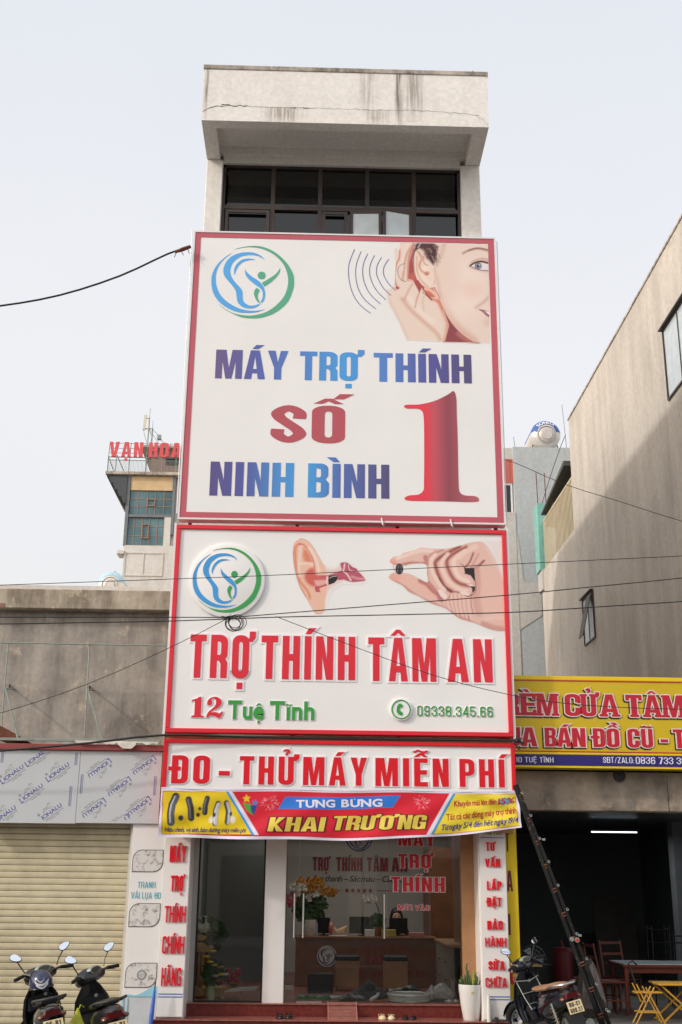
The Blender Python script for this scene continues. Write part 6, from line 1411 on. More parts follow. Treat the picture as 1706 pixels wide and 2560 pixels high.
# ------------------------------------------------------------------ on the steps
RP = thing('ramp_grate', 'red painted slatted steel ramp laid over the granite steps', 'ramp', (.47, 16.35, 0))
g = G()
for x in (.275, .655): g.loft([[(x, 16.70, .400), (x + .014, 16.70, .400), (x + .014, 16.70, .420), (x, 16.70, .420)], [(x, 15.85, .02), (x + .014, 15.85, .02), (x + .014, 15.85, .04), (x, 15.85, .04)]])
g.build('side_bar', mk('faded red paint', (176, 116, 104), .6, var=.2, scale=12), RP)
f0 = None
for i in range(26):
    t = (i + .5) / 26; y, z = 16.70 - .85 * t, .410 - .38 * t
    q = G().box(.289, .655, y - .008, y + .008, z - .006, z + .006)
    q.build('bar', bpy.data.materials['faded red paint'], RP)
def shoe(name, label, x, y, z, L_, W_, m, rot=0, clog=False, group=None, m2=None):
    T = thing(name, label, 'footwear', (x, y, z), group)
    for s_ in (-1, 1):
        rg = []
        prof_ = [(-.5, .26, .30), (-.42, .36, .42), (-.2, .38, .40), (0.0, .42, .36), (.2, .48, .46), (.38, .44, .40), (.48, .28, .24), (.5, .12, .12)]
        for t, w_, h_ in prof_:
            rg.append([(s_ * W_ * .62 + W_ * w_ * math.cos(a), L_ * t, max(0, W_ * h_ * math.sin(a)) + .006) for a in np.linspace(0, 2 * math.pi, 13)[:-1]])
        g = G().loft(rg); Mx = Matrix.Rotation(R(rot + s_ * 4), 4, 'Z'); off = Vector((x, y, z))
        def place(q): q.xf(Matrix.Translation(off) @ Mx); return q
        o = place(g).build('shoe', m, T, smooth=True)
        q = G(); q.lathe((s_ * W_ * .62, -L_ * .18, W_ * .30), [(W_ * .34, 0), (W_ * .36, W_ * .18)], 14, sy=1.35); place(q).build('opening', m2 or M['black'], o)
        q = G(); q.lathe((s_ * W_ * .62, 0, 0), [(W_ * .50, 0), (W_ * .50, .018)], 16, sy=L_ / W_ * .98); place(q).build('sole', m, o)
        if clog: q = G(); q.tube([(s_ * W_ * .62 + W_ * .4 * math.cos(a), -L_ * .25 - L_ * .22 * math.sin(a), W_ * .42) for a in np.linspace(0, math.pi, 8)], .008, 5); place(q).build('strap', m, o)
    return T
cream = mk('cream foam', (226, 206, 170), .6); 
shoe('clog_pair', 'pair of cream foam clogs on the upper granite step right of the ramp', 1.06, 16.42, .236, .24, .10, cream, 180, True, m2=mk('clog inside', (120, 104, 84), .8))
shoe('sandal_pair', 'pair of black sandals on the granite step right of the cream clogs', 1.36, 16.42, .236, .22, .085, M['black'], 170)
shoe('sandal_pair', 'pair of black clogs on the granite step left of the ramp', -.30, 16.42, .236, .24, .095, M['black'], 185, True)
shoe('sneaker_pair', 'pair of white sneakers inside the door by the hose', 2.0, 17.0, .392, .22, .085, M['ceramic'], 190, m2=mk('sneaker inside', (150, 110, 100), .8))
for k, (x, lab) in enumerate(((-.03, 'pair of bright green slippers just inside the door, beside the door edge'), (.22, 'pair of bright green slippers inside the door, nearer the ramp'))):
    shoe('slipper_pair', lab, x, 17.35, .392, .22, .09, mk('bright green rubber', (40, 130, 50), .45) if k == 0 else bpy.data.materials['bright green rubber'], 90 + 20 * k, True, 'green slippers', m2=mk('slipper inside', (70, 90, 30), .7) if k == 0 else bpy.data.materials['slipper inside'])
PL = thing('flower_pot', 'tall white tapered pot with yellowing euphorbia beside the right pillar', 'plant pot', (2.18, 16.38, .236))
G().lathe((2.18, 16.38, .236), [(.100, 0), (.108, .02), (.140, .20), (.158, .36), (.162, .425), (.160, .440), (.150, .440), (.146, .40)], 36).build('pot', M['ceramic'], PL, smooth=True)
G().lathe((2.18, 16.38, .62), [(.147, 0), (.147, .02), (.001, .03)], 24).build('soil', mk('dark soil', (0.03, 0.02, 0.015), .95, srgb=False), PL)
G().box(2.165, 2.19, 16.216, 16.2225, .575, .60).build('sticker', M['yellow_edge'], PL)
rp = random.Random(11)
for i in range(34):
    a = rp.uniform(0, 6.28); r0 = rp.uniform(0, .12); x, y = 2.18 + r0 * math.cos(a), 16.38 + r0 * math.sin(a); h = rp.uniform(.06, .16); l = rp.uniform(.02, .05)
    G().tube([(x, y, .63), (x + l * math.cos(a), y + l * math.sin(a), .63 + h * .6), (x + l * 1.3 * math.cos(a), y + l * 1.3 * math.sin(a), .63 + h)], [.012, .013, .003], 5).build('leaf', M['leaf'] if rp.random() < .8 else M['leaf_yellow'], PL)
for x, h, m in ((2.125, .30, 'leaf'), (2.215, .22, 'leaf_yellow'), (2.20, .20, 'leaf_yellow'), (2.15, .2, 'leaf'), (2.25, .17, 'leaf')):
    o = G().tube([(x, 16.34, .63), (x + .008, 16.33, .63 + h * .5), (x, 16.33, .63 + h)], [.012, .014, .008], 6).build('stem', M[m], PL)
    for k in range(4): G().tube([(x, 16.335, .66 + h * (.3 + .18 * k)), (x + (.025 if k % 2 else -.025), 16.325, .68 + h * (.36 + .18 * k))], [.006, .002], 4).build('thorn_leaf', M[m], o)
g = G().lathe((2.385, 16.16, .236), [(.030, 0), (.032, .03), (.030, .2), (.022, .23), (.022, .30), (.014, .30), (.014, .33)], 14); solo('spray_bottle', g, M['ceramic'], 'slim white bottle standing between the pot and the pillar', 'bottle', smooth=True)
g = G().bbox(2.45, 2.50, 16.09, 16.14, .236, .30, .006); g.tube([(2.5, 16.1, .26), (2.62, 16.05, .25), (2.75, 16.0, .12), (2.85, 15.9, .01)], .008, 5); solo('junction_box', g, M['dark_steel'], 'small dark box with a cable at the foot of the right pillar', 'box')
BG = thing('rag_bundle', 'crumpled grey plastic bag on the pavement beside the right step end', 'bag', (2.85, 15.95, 0))
rb = random.Random(2); g = G()
rgs = []
for i in range(9):
    t = i / 8; rr_ = .10 * math.sin(math.pi * (0.1 + .85 * t)) + .02
    rgs.append([(2.83 + rr_ * math.cos(a) * rb.uniform(.7, 1.15), 15.95 + rr_ * math.sin(a) * rb.uniform(.7, 1.15), .12 + .26 * t) for a in np.linspace(0, 6.28, 13)[:-1]])
g.loft(rgs); g.build('sheet', mk('grey crumpled plastic', (150, 146, 148), .4, var=.2, scale=20), BG, smooth=False)
G().lathe((2.84, 15.95, 0), [(.07, 0), (.06, .16)], 10).build('base', M['black'], BG)

# ------------------------------------------------------------------ things inside the hearing-aid shop
CT = thing('reception_counter', 'walnut reception counter with printed company name and round logo', 'counter', (1.0, 19.4, .392))
G().bbox(-.20, 2.02, 19.30, 19.34, .392, 1.10, .004).build('front_panel', M['wood_dark'], CT)
G().bbox(-.23, 2.05, 19.26, 19.95, 1.10, 1.135, .004).build('top', M['wood_dark'], CT)
G().box(-.20, -.16, 19.34, 19.9, .392, 1.10).build('side_panel', M['wood_dark'], CT)
g = G().bbox(2.03, 2.10, 17.45, 19.3, .392, 1.08, .004); g.build('drawer_front', mk('pale laminate drawer', (150, 140, 130), .4), CT)
G().bbox(2.0, 2.58, 17.42, 19.3, 1.082, 1.12, .004).build('side_top', M['wood'], CT)
for z in (.86, .62):
    for y in (17.9, 18.7): G().tube([(2.015, y - .06, z), (2.015, y + .06, z)], .01, 6).build('drawer_handle', M['dark_steel'], CT)
ct_red = mk('dull red counter print', (150, 44, 50), .5)
flat_text(CT, 'CÔNG TY MÁY TRỢ THÍNH', .87, 1.57, .95, .06, face(19.298), ct_red, style='cond', gap=.1)
flat_text(CT, 'TÂM AN', .91, 1.55, .73, .15, face(19.298), ct_red, style='cond', gap=.1)
flat_text(CT, 'HOTLINE: 09338 345 66', .45, 1.85, .54, .10, face(19.298), ct_red, style='cond', gap=.1)
o = G().lathe((.30, 19.292, .84), [(.155, 0), (.157, .006)], 32, 'Y').build('logo_disc', M['panel_white'], CT)
logo(o, lambda x, y, w: (.30 + (x - 879) * .28 / 1120, 19.291 - w, .84 + (569 - y) * .28 / 978), M['navy'], M['navy'])
WL = thing('wall_lettering', 'dark red shop name, script slogan and five stars on the inner back wall', 'wall sign', (1.0, 22.2, 1.7))
wr = mk('deep red wall letters', (150, 30, 44), .5)
for w_, a, b in (('TRỢ', .06, .38), ('THÍNH', .50, .98), ('TÂM', 1.07, 1.46), ('AN', 1.53, 1.82)): merge(emit(w_, 'cond', a, b, 2.16, .24, face(22.198), .02, gap=.09)).build('lettering', wr, WL)
flat_text(WL, 'Âm thanh – Sắc màu – Cuộc sống', .03, 1.95, 1.97, .10, face(22.198), M['ink_black'], shear=.3, gap=.03, space=.22, bold=.008)
for i in range(5):
    pl = star(.70 + i * .108, 1.815, .045); pl = [(x, 2 * 1.815 - y) for x, y in pl]
    V, F = _fill([pl if area_clean(pl) > 0 else pl[::-1]], 0); G().add([(x, 22.198 - (.01 if z > 0 else 0), y) for x, y, z in V], F).build('star', wr, WL)
g = G(); g.box(.22, .60, 22.19, 22.198, 1.812, 1.82); g.box(1.25, 1.7, 22.19, 22.198, 1.812, 1.82); g.build('rule', wr, WL)
logo(WL, lambda x, y, w: (.92 + (x - 879) * .40 / 1120, 22.197 - w, 2.76 + (569 - y) * .44 / 978), M['navy'], M['navy'])
g = G().torus((.92, 22.19, 2.76), .24, .012, 'Y', 36, 5).build('ring', M['navy'], WL)
WD = thing('wardrobe', 'tall walnut cupboard standing at the right of the back wall', 'cupboard', (2.35, 21.6, .392))
G().bbox(2.12, 2.56, 20.6, 22.1, .392, 2.55, .006).build('carcass', M['wood_dark'], WD)
for y0, y1 in ((20.65, 21.32), (21.36, 22.05)): G().bbox(2.10, 2.12, y0, y1, .45, 2.5, .003).build('door', M['wood_dark'], WD)
def pouf(x, lab):
    T = thing('stool', lab, 'stool', (x, 18.7, .392), 'box stools before the counter')
    G().bbox(x - .18, x + .18, 18.55, 18.85, .44, .82, .006).build('box', M['wood'], T); G().bbox(x - .19, x + .19, 18.54, 18.86, .82, .90, .02).build('cushion', M['black'], T)
    for dx in (-.15, .15):
        for dy_ in (18.6, 18.8): G().cyl((x + dx, dy_, .392), .015, .05, 8).build('leg', M['steel'], T)
pouf(.60, 'box stool with black cushion covering part of the counter logo side'); pouf(1.34, 'box stool with black cushion before the word on the counter, right of the other')
def monitor(x, y, w_, h_, lab):
    T = thing('monitor', lab, 'monitor', (x, y, 1.135)); G().bbox(x - w_ / 2, x + w_ / 2, y, y + .03, 1.17, 1.17 + h_, .004).build('screen', M['black'], T); G().cyl((x, y + .05, 1.137), .09, .012, 14).build('foot', M['black'], T); G().box(x - .02, x + .02, y + .03, y + .05, 1.14, 1.3).build('neck', M['black'], T)
monitor(.89, 19.6, .46, .26, 'wide black monitor behind the counter centre'); monitor(1.47, 19.75, .30, .24, 'black monitor in front of the seated person'); monitor(.25, 19.6, .20, .24, 'narrow black screen between the flowers and the ear model')
rp = random.Random(21)
FA = thing('flower_arrangement', 'tall arrangement of orange and white flowers on a white stand left of the counter', 'flowers', (.0, 19.5, 1.135))
G().lathe((.02, 19.6, 1.135), [(.07, 0), (.10, .12), (.11, .24)], 14).build('vase', M['ceramic'], FA)
mo, mw, mp_ = mk('orange petals', (176, 116, 26), .5, var=.2, scale=20), mk('white petals', (214, 206, 196), .5, var=.1, scale=20), mk('pink petals', (190, 90, 110), .5)
def blob(n, c, sx, sz, mat_, nm, par, s=.045, y=.12):
    g = G()
    for i in range(n):
        a = rp.uniform(0, 6.28); r_ = math.sqrt(rp.random()); p = Vector((c[0] + sx * r_ * math.cos(a), c[1] + rp.uniform(-y, y), c[2] + sz * r_ * math.sin(a)))
        for k in range(5):
            th = 6.28 * k / 5 + rp.random(); d1 = Vector((math.cos(th), rp.uniform(-.3, .3), math.sin(th))) * s; d2 = Vector((math.cos(th + .7), rp.uniform(-.3, .3), math.sin(th + .7))) * s * .75; d3 = Vector((math.cos(th - .7), -.2, math.sin(th - .7))) * s * .75
            g.add([p, p + d3, p + d1, p + d2], [(0, 1, 2, 3)])
    return g.build(nm, mat_, par)
blob(52, (.02, 19.6, 1.92), .24, .13, mo, 'orange_flowers', FA); blob(22, (.30, 19.6, 1.80), .14, .07, mo, 'orange_flowers', FA); blob(30, (-.18, 19.6, 1.86), .16, .12, mw, 'white_flowers', FA); blob(22, (.12, 19.55, 1.72), .16, .07, mw, 'white_flowers', FA); blob(18, (-.28, 19.6, 1.68), .08, .10, mp_, 'pink_flowers', FA)
blob(110, (.02, 19.65, 1.55), .26, .20, M['leaf'], 'leaves', FA, .07)
OR = thing('orchid', 'white orchid arching from a terracotta pot on the counter', 'orchid', (1.05, 19.5, 1.135))
G().lathe((1.12, 19.5, 1.135), [(.06, 0), (.08, .14)], 12).build('pot', mk('terracotta', (150, 92, 72), .7), OR); st = catmull([(1.12, 19.5, 1.25), (1.14, 19.5, 1.5), (1.05, 19.5, 1.68), (.90, 19.5, 1.72)], 5)
G().tube(st, .008, 5).build('stem', M['leaf'], OR); blob(16, (.98, 19.5, 1.70), .12, .05, mw, 'petals', OR, .04, .03); blob(14, (1.12, 19.5, 1.36), .09, .08, M['leaf'], 'leaves', OR, .09, .05)
EM = thing('ear_model', 'pink anatomical ear model on a white base on the counter', 'anatomical model', (.45, 19.2, 1.135))
G().bbox(.33, .62, 19.30, 19.5, 1.137, 1.15, .003).build('base', M['panel_white'], EM)
g = G(); g.lathe((.36, 19.4, 1.25), [(.02, -.04), (.10, -.02), (.11, .02), (.05, .05), (.01, .05)], 14, 'X'); g.build('auricle', mk('pink plastic', (206, 130, 116), .4), EM, smooth=True); g = G(); g.tube([(.38, 19.4, 1.24), (.46, 19.4, 1.2), (.55, 19.4, 1.22), (.62, 19.4, 1.28)], [.05, .035, .05, .02], 8); g.build('canal', mk('cream plastic', (222, 186, 150), .4), EM)
def small(name, lab, cat, x0, x1, y0, y1, z0, z1, m): return solo(name, G().bbox(x0, x1, y0, y1, z0, z1, .004), m, lab, cat)
small('carton', 'yellow carton pile on the counter by the door handle', 'carton', 1.17, 1.40, 19.35, 19.5, 1.137, 1.24, mk('yellow carton', (190, 176, 90), .6)); small('paper_box', 'pink and white paper box at the right end of the counter', 'box', 1.62, 1.86, 19.4, 19.55, 1.137, 1.20, mk('pink paper', (200, 140, 140), .6)); small('tissue_box', 'white tissue box beside the orchid pot', 'box', .90, 1.06, 19.35, 19.48, 1.137, 1.24, M['ceramic'])
# seated receptionist behind the counter
PE = thing('person', 'person with dark hair in dark clothes sitting behind the counter monitor', 'person', (1.47, 20.2, .392))
def skin(name, verts, edges, rad, mat_, par, root=0, sub=2):
    me = bpy.data.meshes.new(name); off = LOC[par.name] if par.name in LOC else Vector(); me.from_pydata([tuple(Vector(v) - off) for v in verts], edges, []); me.materials.append(mat_)
    o = bpy.data.objects.new(name, me); link(o, par); LOC[o.name] = off
    o.modifiers.new('skin', 'SKIN'); 
    for i, r_ in enumerate(rad): me.skin_vertices[0].data[i].radius = (r_ if isinstance(r_, tuple) else (r_, r_))
    me.skin_vertices[0].data[root].use_root = True
    if sub: s_ = o.modifiers.new('smooth', 'SUBSURF'); s_.levels = sub; s_.render_levels = sub
    return o
X = 1.47; vs = [(X, 20.25, .85), (X, 20.24, 1.0), (X, 20.22, 1.16), (X, 20.22, 1.25), (X, 20.20, 1.34), (X, 20.19, 1.42), (X, 20.20, 1.50),
      (X - .17, 20.22, 1.20), (X - .21, 20.15, 1.02), (X - .15, 19.95, 1.10), (X - .10, 19.88, 1.13), (X + .17, 20.22, 1.20), (X + .21, 20.15, 1.02), (X + .15, 19.95, 1.10), (X + .10, 19.88, 1.13),
      (X - .09, 20.10, .84), (X - .10, 19.85, .82), (X - .10, 19.86, .45), (X + .09, 20.10, .84), (X + .10, 19.85, .82), (X + .10, 19.86, .45)]
ed = [(0, 1), (1, 2), (2, 3), (3, 4), (4, 5), (5, 6), (2, 7), (7, 8), (8, 9), (9, 10), (2, 11), (11, 12), (12, 13), (13, 14), (0, 15), (15, 16), (16, 17), (0, 18), (18, 19), (19, 20)]
skin('body', vs, ed, [.14, (.15, .10), (.15, .10), .05, (.075, .08), (.08, .09), .05, .06, .045, .035, .03, .06, .045, .035, .03, .08, .07, .05, .08, .07, .05], mk('dark clothing', (44, 42, 46), .9), PE)
skt = mk('skin', (190, 140, 116), .55)
FC = G().lathe((X, 20.10, 1.40), [(.001, -.02), (.055, .0), (.072, .03), (.074, .07)], 16, 'Y', 1, 1.25).build('face', skt, PE, smooth=True)
g = G().tube([(X, 20.075, 1.43), (X, 20.055, 1.395)], [.006, .012], 6); g.build('nose', skt, FC); 
for s_ in (-1, 1): G().ball((X + s_ * .027, 20.09, 1.425), .011, .006, .006, 8, 5).build('eye', M['black'], FC)
G().ball((X, 20.085, 1.36), .022, .006, .006, 8, 5).build('mouth', mk('lips', (150, 70, 66), .5), FC)
g = G().ball((X, 20.22, 1.46), .098, .11, .105, 14, 8); g.tube([(X - .08, 20.18, 1.45), (X - .095, 20.2, 1.32), (X - .09, 20.2, 1.22)], [.03, .035, .02], 6); g.tube([(X + .08, 20.18, 1.45), (X + .095, 20.2, 1.32), (X + .09, 20.2, 1.22)], [.03, .035, .02], 6); g.build('hair', mk('black hair', (20, 16, 15), .5), PE, smooth=True)
for s_ in (-1, 1):
    h = [(X + s_ * .10, 19.88, 1.145), (X + s_ * .075, 19.82, 1.15)]; e = [(0, 1)]; r_ = [.022, .026]
    for k in range(4): b_ = len(h); h += [(X + s_ * (.045 + .02 * k), 19.775 + .004 * abs(k - 2), 1.155), (X + s_ * (.04 + .02 * k), 19.745, 1.148)]; e += [(1, b_), (b_, b_ + 1)]; r_ += [.009, .008]
    b_ = len(h); h += [(X + s_ * .04, 19.85, 1.155), (X + s_ * .025, 19.83, 1.15)]; e += [(0, b_), (b_, b_ + 1)]; r_ += [.010, .009]
    skin('hand', h, e, r_, skt, PE, 0, 1)
# clutter on the shop floor
HC = thing('hose_coil', 'coil of white hose lying on the floor inside the door', 'hose', (1.42, 17.05, .392))
for k in range(3): G().torus((1.41, 17.11, .412 + .034 * k), .285 - .008 * (k % 2), .019, 'Z', 36, 8).build('loop', M['ceramic'], HC, smooth=True)
def crumple(name, lab, cat, x0, x1, y, h, mt, seed, dy_=.12, z=.392):
    q = random.Random(seed); rg = []; n = 9
    for i in range(n):
        t = i / (n - 1); hh = h * (math.sin(math.pi * (.08 + .84 * t)) ** .6) * q.uniform(.7, 1.1)
        rg.append([(x0 + (x1 - x0) * t + q.uniform(-.02, .02), y + dy_ * math.cos(a) * q.uniform(.6, 1.1), z + .002 + max(0, hh * (.5 + .5 * math.sin(a)) * q.uniform(.8, 1.1))) for a in np.linspace(0, 6.28, 9)[:-1]])
    return solo(name, G().loft(rg), mt, lab, cat)
crumple('plastic_bag', 'clear white plastic bag slumped on the floor right of the hose coil', 'bag', 1.62, 2.05, 17.2, .26, mk('clear white plastic', (200, 198, 196), .3, var=.15, scale=14), 3)
crumple('tool_bag', 'dark grey tool bag on the floor behind the hose coil', 'bag', .62, 1.10, 17.45, .22, mk('grey canvas', (70, 72, 76), .8, var=.3, scale=10), 5)
crumple('tool_pile', 'pile of dark power tools on the floor left of the hose coil', 'tools', .45, .80, 17.2, .10, mk('slate tool plastic', (66, 74, 82), .5, var=.3, scale=16), 9)
crumple('black_wrap', 'heap of black plastic wrapping behind the white hose', 'plastic wrap', 1.1, 1.7, 17.6, .17, mk('black wrap', (26, 26, 26), .3, var=.3), 12)
g = G(); [g.tube([(.85 + i * .05, 16.98, .40), (1.05 + i * .03, 17.0, .402 + .01 * i)], .007, 5) for i in range(4)]; solo('cable_bundle', g, mk('orange cord', (214, 120, 40), .6), 'small bundle of orange cord in front of the hose coil', 'cord')
g = G(); g.tube([(.88, 17.0, .42), (.96, 17.0, .46), (.99, 17.02, .50)], .022, 8); g.lathe((.88, 16.98, .41), [(.028, 0), (.03, .04)], 10, 'Y'); solo('glue_gun', g, M['ceramic'], 'small white tool resting on the dark tools', 'tool')
g = G().cyl((0, 0, 0), .02, .14, 10, axis='X').xf(Matrix.Translation((.32, 17.3, .42))); solo('paper_roll', g, M['ceramic'], 'small white roll beside the green slippers', 'roll')
g = G().bbox(.0, .38, 18.2, 18.5, .392, .66, .01); g2 = solo('storage_box', g, M['black'], 'low black box on the floor before the counter', 'box')
small('wall_socket', 'white socket plate low on the partition by the glass', 'socket', -.33, -.20, 18.0, 18.03, .45, .51, M['ceramic'])
# left window display
AL = thing('altar_cabinet', 'carved light wood household altar at the left of the shop window', 'altar', (-1.6, 17.5, .392))
g = G(); g.bbox(-1.83, -1.18, 17.35, 17.85, .40, .52, .01); g.build('base', M['wood_light'], AL)
for x in (-1.78, -1.55, -1.50): G().lathe((x, 17.45, .52), [(.028, 0), (.02, .04), (.026, .1), (.018, .2), (.024, .35), (.018, .42), (.03, .47)], 10).build('post', M['wood_light'], AL, smooth=True)
g = G(); g.prism([(-1.85, .99), (-1.40, .99), (-1.36, 1.04), (-1.44, 1.06), (-1.52, 1.12), (-1.85, 1.12)], 17.38, 17.8); g.prism([(-1.85, 1.14), (-1.50, 1.14), (-1.46, 1.19), (-1.56, 1.22), (-1.85, 1.24)], 17.42, 17.75); g.build('tiered_roof', M['wood_light'], AL)
G().box(-1.83, -1.45, 17.8, 17.84, .52, 1.0).build('back', M['wood_dark'], AL)
FV = thing('flower_vase', 'pale green vase of yellow chrysanthemums in the left window', 'vase', (-1.33, 17.1, .392))
G().lathe((-1.33, 17.1, .392), [(.045, 0), (.05, .02), (.048, .15), (.052, .17)], 18).build('vase', mk('pale green ceramic', (190, 200, 160), .3), FV, smooth=True)
my = mk('yellow petals', (236, 200, 40), .5, var=.1)
for x, z, m in ((-1.42, .93, my), (-1.33, 1.0, my), (-1.36, .86, my), (-1.30, .82, my), (-1.22, .79, mo), (-1.20, .70, my), (-1.14, .70, mw), (-1.28, .68, mw), (-1.23, .62, mo)):
    G().lathe((x, 17.1, z), [(.01, 0), (.045, .012), (.05, .025), (.02, .035)], 12).build('flower', m, FV); G().tube([(-1.33, 17.1, .55), ((x - 1.33) / 2, 17.1, (z + .56) / 2), (x, 17.1, z)], .004, 4).build('stem', M['leaf'], FV)
blob(60, (-1.32, 17.14, .72), .14, .16, M['leaf'], 'leaves', FV, .05, .05)
FS = thing('display_stool', 'small carved wooden stool under the bowl of dragon fruit', 'stool', (-1.05, 17.3, .392))
G().bbox(-1.20, -.88, 17.2, 17.45, .50, .535, .01).build('seat', M['wood_light'], FS)
for x in (-1.18, -.93):
    for y in (17.22, 17.40): G().tube([(x, y, .50), (x - .015, y, .45), (x, y, .392)], [.02, .015, .02], 6).build('leg', M['wood_light'], FS)
FB = thing('fruit_bowl', 'bowl of pink dragon fruit with green tips on the small stool', 'fruit bowl', (-1.04, 17.3, .535))
G().lathe((-1.04, 17.3, .535), [(.05, 0), (.04, .02), (.11, .055), (.12, .07)], 18).build('bowl', mk('olive bowl', (140, 130, 70), .4), FB)
dfm = mk('dragon fruit skin', (170, 40, 74), .5, var=.2, scale=20)
for x, z in ((-1.10, .64), (-1.0, .63), (-1.12, .74), (-.98, .74), (-1.05, .69)):
    o = G().ball((x, 17.27, z), .042, .042, .055, 12, 8).build('dragon_fruit', dfm, FB, smooth=True); q = G()
    for k in range(6): a = rp.uniform(0, 6.28); q.tube([(x + .03 * math.cos(a), 17.25, z + .04), (x + .08 * math.cos(a), 17.23, z + .03 + .07 * rp.random())], [.006, .001], 4)
    q.build('tip', M['leaf_yellow'], o)
g = G()
for k in range(5): g.bar((-1.15 + .02 * k, 17.1, .50 + .008 * k), (-.72 + .01 * k, 17.15, .515 + .012 * k), .05, .006)
solo('paper_stack', g, M['panel_white'], 'thin stack of white papers leaning across the small stool', 'papers')
VZ = thing('white_vase', 'round white vase with dark leaves on top of the altar', 'vase', (-1.52, 17.6, 1.24)); G().lathe((-1.52, 17.6, 1.24), [(.05, 0), (.10, .06), (.10, .14), (.05, .2), (.045, .23)], 16).build('vase', M['ceramic'], VZ, smooth=True); blob(40, (-1.45, 17.6, 1.22), .25, .22, M['leaf'], 'leaves', VZ, .06, .1)

# ------------------------------------------------------------------ things in the curtain shop
LT = thing('tube_light', 'lit fluorescent tube hanging in the dark curtain shop', 'tube light', (5.18, 20, 2.8))
em = bpy.data.materials.new('lit tube'); em.use_nodes = True; em.node_tree.nodes['Principled BSDF'].inputs['Emission Color'].default_value = (.82, .93, 1, 1); em.node_tree.nodes['Principled BSDF'].inputs['Emission Strength'].default_value = 3.0
G().tube([(4.79, 20, 2.815), (5.57, 20, 2.815)], .010, 10).build('tube', em, LT)
g = G(); g.box(4.77, 5.59, 19.985, 20.015, 2.835, 2.86); g.tube([(4.84, 20, 2.86), (4.84, 20, 3.02)], .006, 4); g.tube([(5.55, 20, 2.86), (5.55, 20, 3.02)], .006, 4); g.build('batten', M['dark_steel'], LT)
ld2 = bpy.data.lights.new('tube_lamp_light', 'AREA'); ld2.shape = 'RECTANGLE'; ld2.size = .8; ld2.size_y = .03; ld2.energy = 18; ld2.color = (.85, .94, 1)
lo2 = bpy.data.objects.new('tube_lamp_light', ld2); link(lo2); lo2.location = (5.18, 20, 2.79)
TBL = thing('dining_table', 'red brown wooden table with a glass top in the curtain shop', 'table', (5.6, 18.3, .15))
G().bbox(4.66, 7.0, 17.95, 18.9, .80, .835, .005).build('table_top', M['wood_red'], TBL); G().bbox(4.69, 6.95, 17.97, 18.88, .837, .847, .002).build('glass_top', M['grey_glass'], TBL); G().bbox(4.72, 6.9, 18.0, 18.03, .72, .80, .003).build('apron', M['wood_red'], TBL)
for x in (4.71, 6.9):
    for y in (18.0, 18.8): G().bbox(x - .03, x + .03, y - .03, y + .03, .15, .80, .005).build('leg', M['wood_red'], TBL)
def chair(x, y, lab, rz=0):
    T = thing('dining_chair', lab, 'chair', (x, y, .15), 'red brown dining chairs'); LOC[T.name] = Vector()
    for sx in (-.19, .19):
        G().tube([(sx, .2, 0), (sx, .21, .45), (sx, .30, .98)], [.02, .022, .016], 6).build('back_post', M['wood_red'], T); G().bbox(sx - .018, sx + .018, -.2, -.164, 0, .44, .004).build('leg', M['wood_red'], T)
    G().bbox(-.21, .21, -.21, .22, .43, .465, .01).build('seat', M['wood_red'], T)
    for z in (.62, .76, .92): G().bbox(-.18, .18, .23 + (z - .5) * .12, .25 + (z - .5) * .12, z, z + .04, .004).build('back_rail', M['wood_red'], T)
    [G().bar((q, -.18, .2), (q, .2, .2), .02).build('stretcher', M['wood_red'], T) for q in (-.19, .19)]; T.rotation_euler.z = R(rz)
chair(4.47, 18.1, 'red brown chair at the left end of the table, back turned to it', 100); chair(4.2, 18.6, 'red brown chair farther left behind the plastic wrapped one', 80); chair(4.85, 18.75, 'red brown chair half hidden behind the table corner', 20)
YC = thing('folding_chair', 'small yellow metal folding chair frame at the front of the dark shop', 'chair', (4.7, 16.9, .15)); ym = mk('yellow enamel', (204, 152, 48), .4, .0, var=.1)
def YT(name, *ls):
    g = G()
    for l in ls: g.tube(l, .011, 6)
    g.build(name, ym, YC)
YT('leg', [(4.50, 17.0, .15), (4.78, 17.0, .62)], [(4.50, 16.82, .15), (4.78, 16.82, .62)]); YT('leg', [(4.90, 17.0, .15), (4.66, 17.0, .62)], [(4.90, 16.82, .15), (4.66, 16.82, .62)]); YT('seat_bar', [(4.52, 17.0, .55), (4.88, 17.0, .55)], [(4.52, 16.82, .55), (4.88, 16.82, .55)], [(4.52, 16.82, .55), (4.52, 17.0, .55)], [(4.88, 16.82, .55), (4.88, 17.0, .55)])
YT('back_post', [(4.64, 17.02, .42), (4.53, 17.02, .66)], [(4.64, 16.8, .42), (4.53, 16.8, .66)]); YT('stretcher', [(4.53, 16.82, .30), (4.84, 16.82, .30)]); YT('stretcher', [(4.53, 17.0, .30), (4.84, 17.0, .30)]); g = G().tube([(4.52, 16.82, .66), (4.44, 16.82, .92), (4.50, 16.82, .96), (4.56, 16.82, .90)], .014, 6); g.build('backrest', M['black'], YC)
YTb = thing('folding_table', 'small yellow folding table with crossed legs at the right edge', 'table', (5.15, 17.2, .15))
G().bbox(4.89, 5.75, 16.95, 17.5, .63, .655, .006).build('table_top', mk('yellow top', (214, 160, 50), .5, var=.15), YTb)
for y in (17.0, 17.45):
    G().bar((4.93, y, .63), (5.48, y, .15), .022).build('leg', ym, YTb); G().bar((5.50, y + .025, .63), (4.93, y + .025, .15), .022).build('leg', ym, YTb)
G().bar((4.95, 17.0, .16), (4.95, 17.47, .16), .018).build('stretcher', ym, YTb); G().bar((5.46, 17.0, .16), (5.46, 17.47, .16), .018).build('stretcher', ym, YTb)
FN = thing('standing_fan', 'grey standing fan in the dark shop beside the yellow strip', 'fan', (3.5, 19, .15)); 
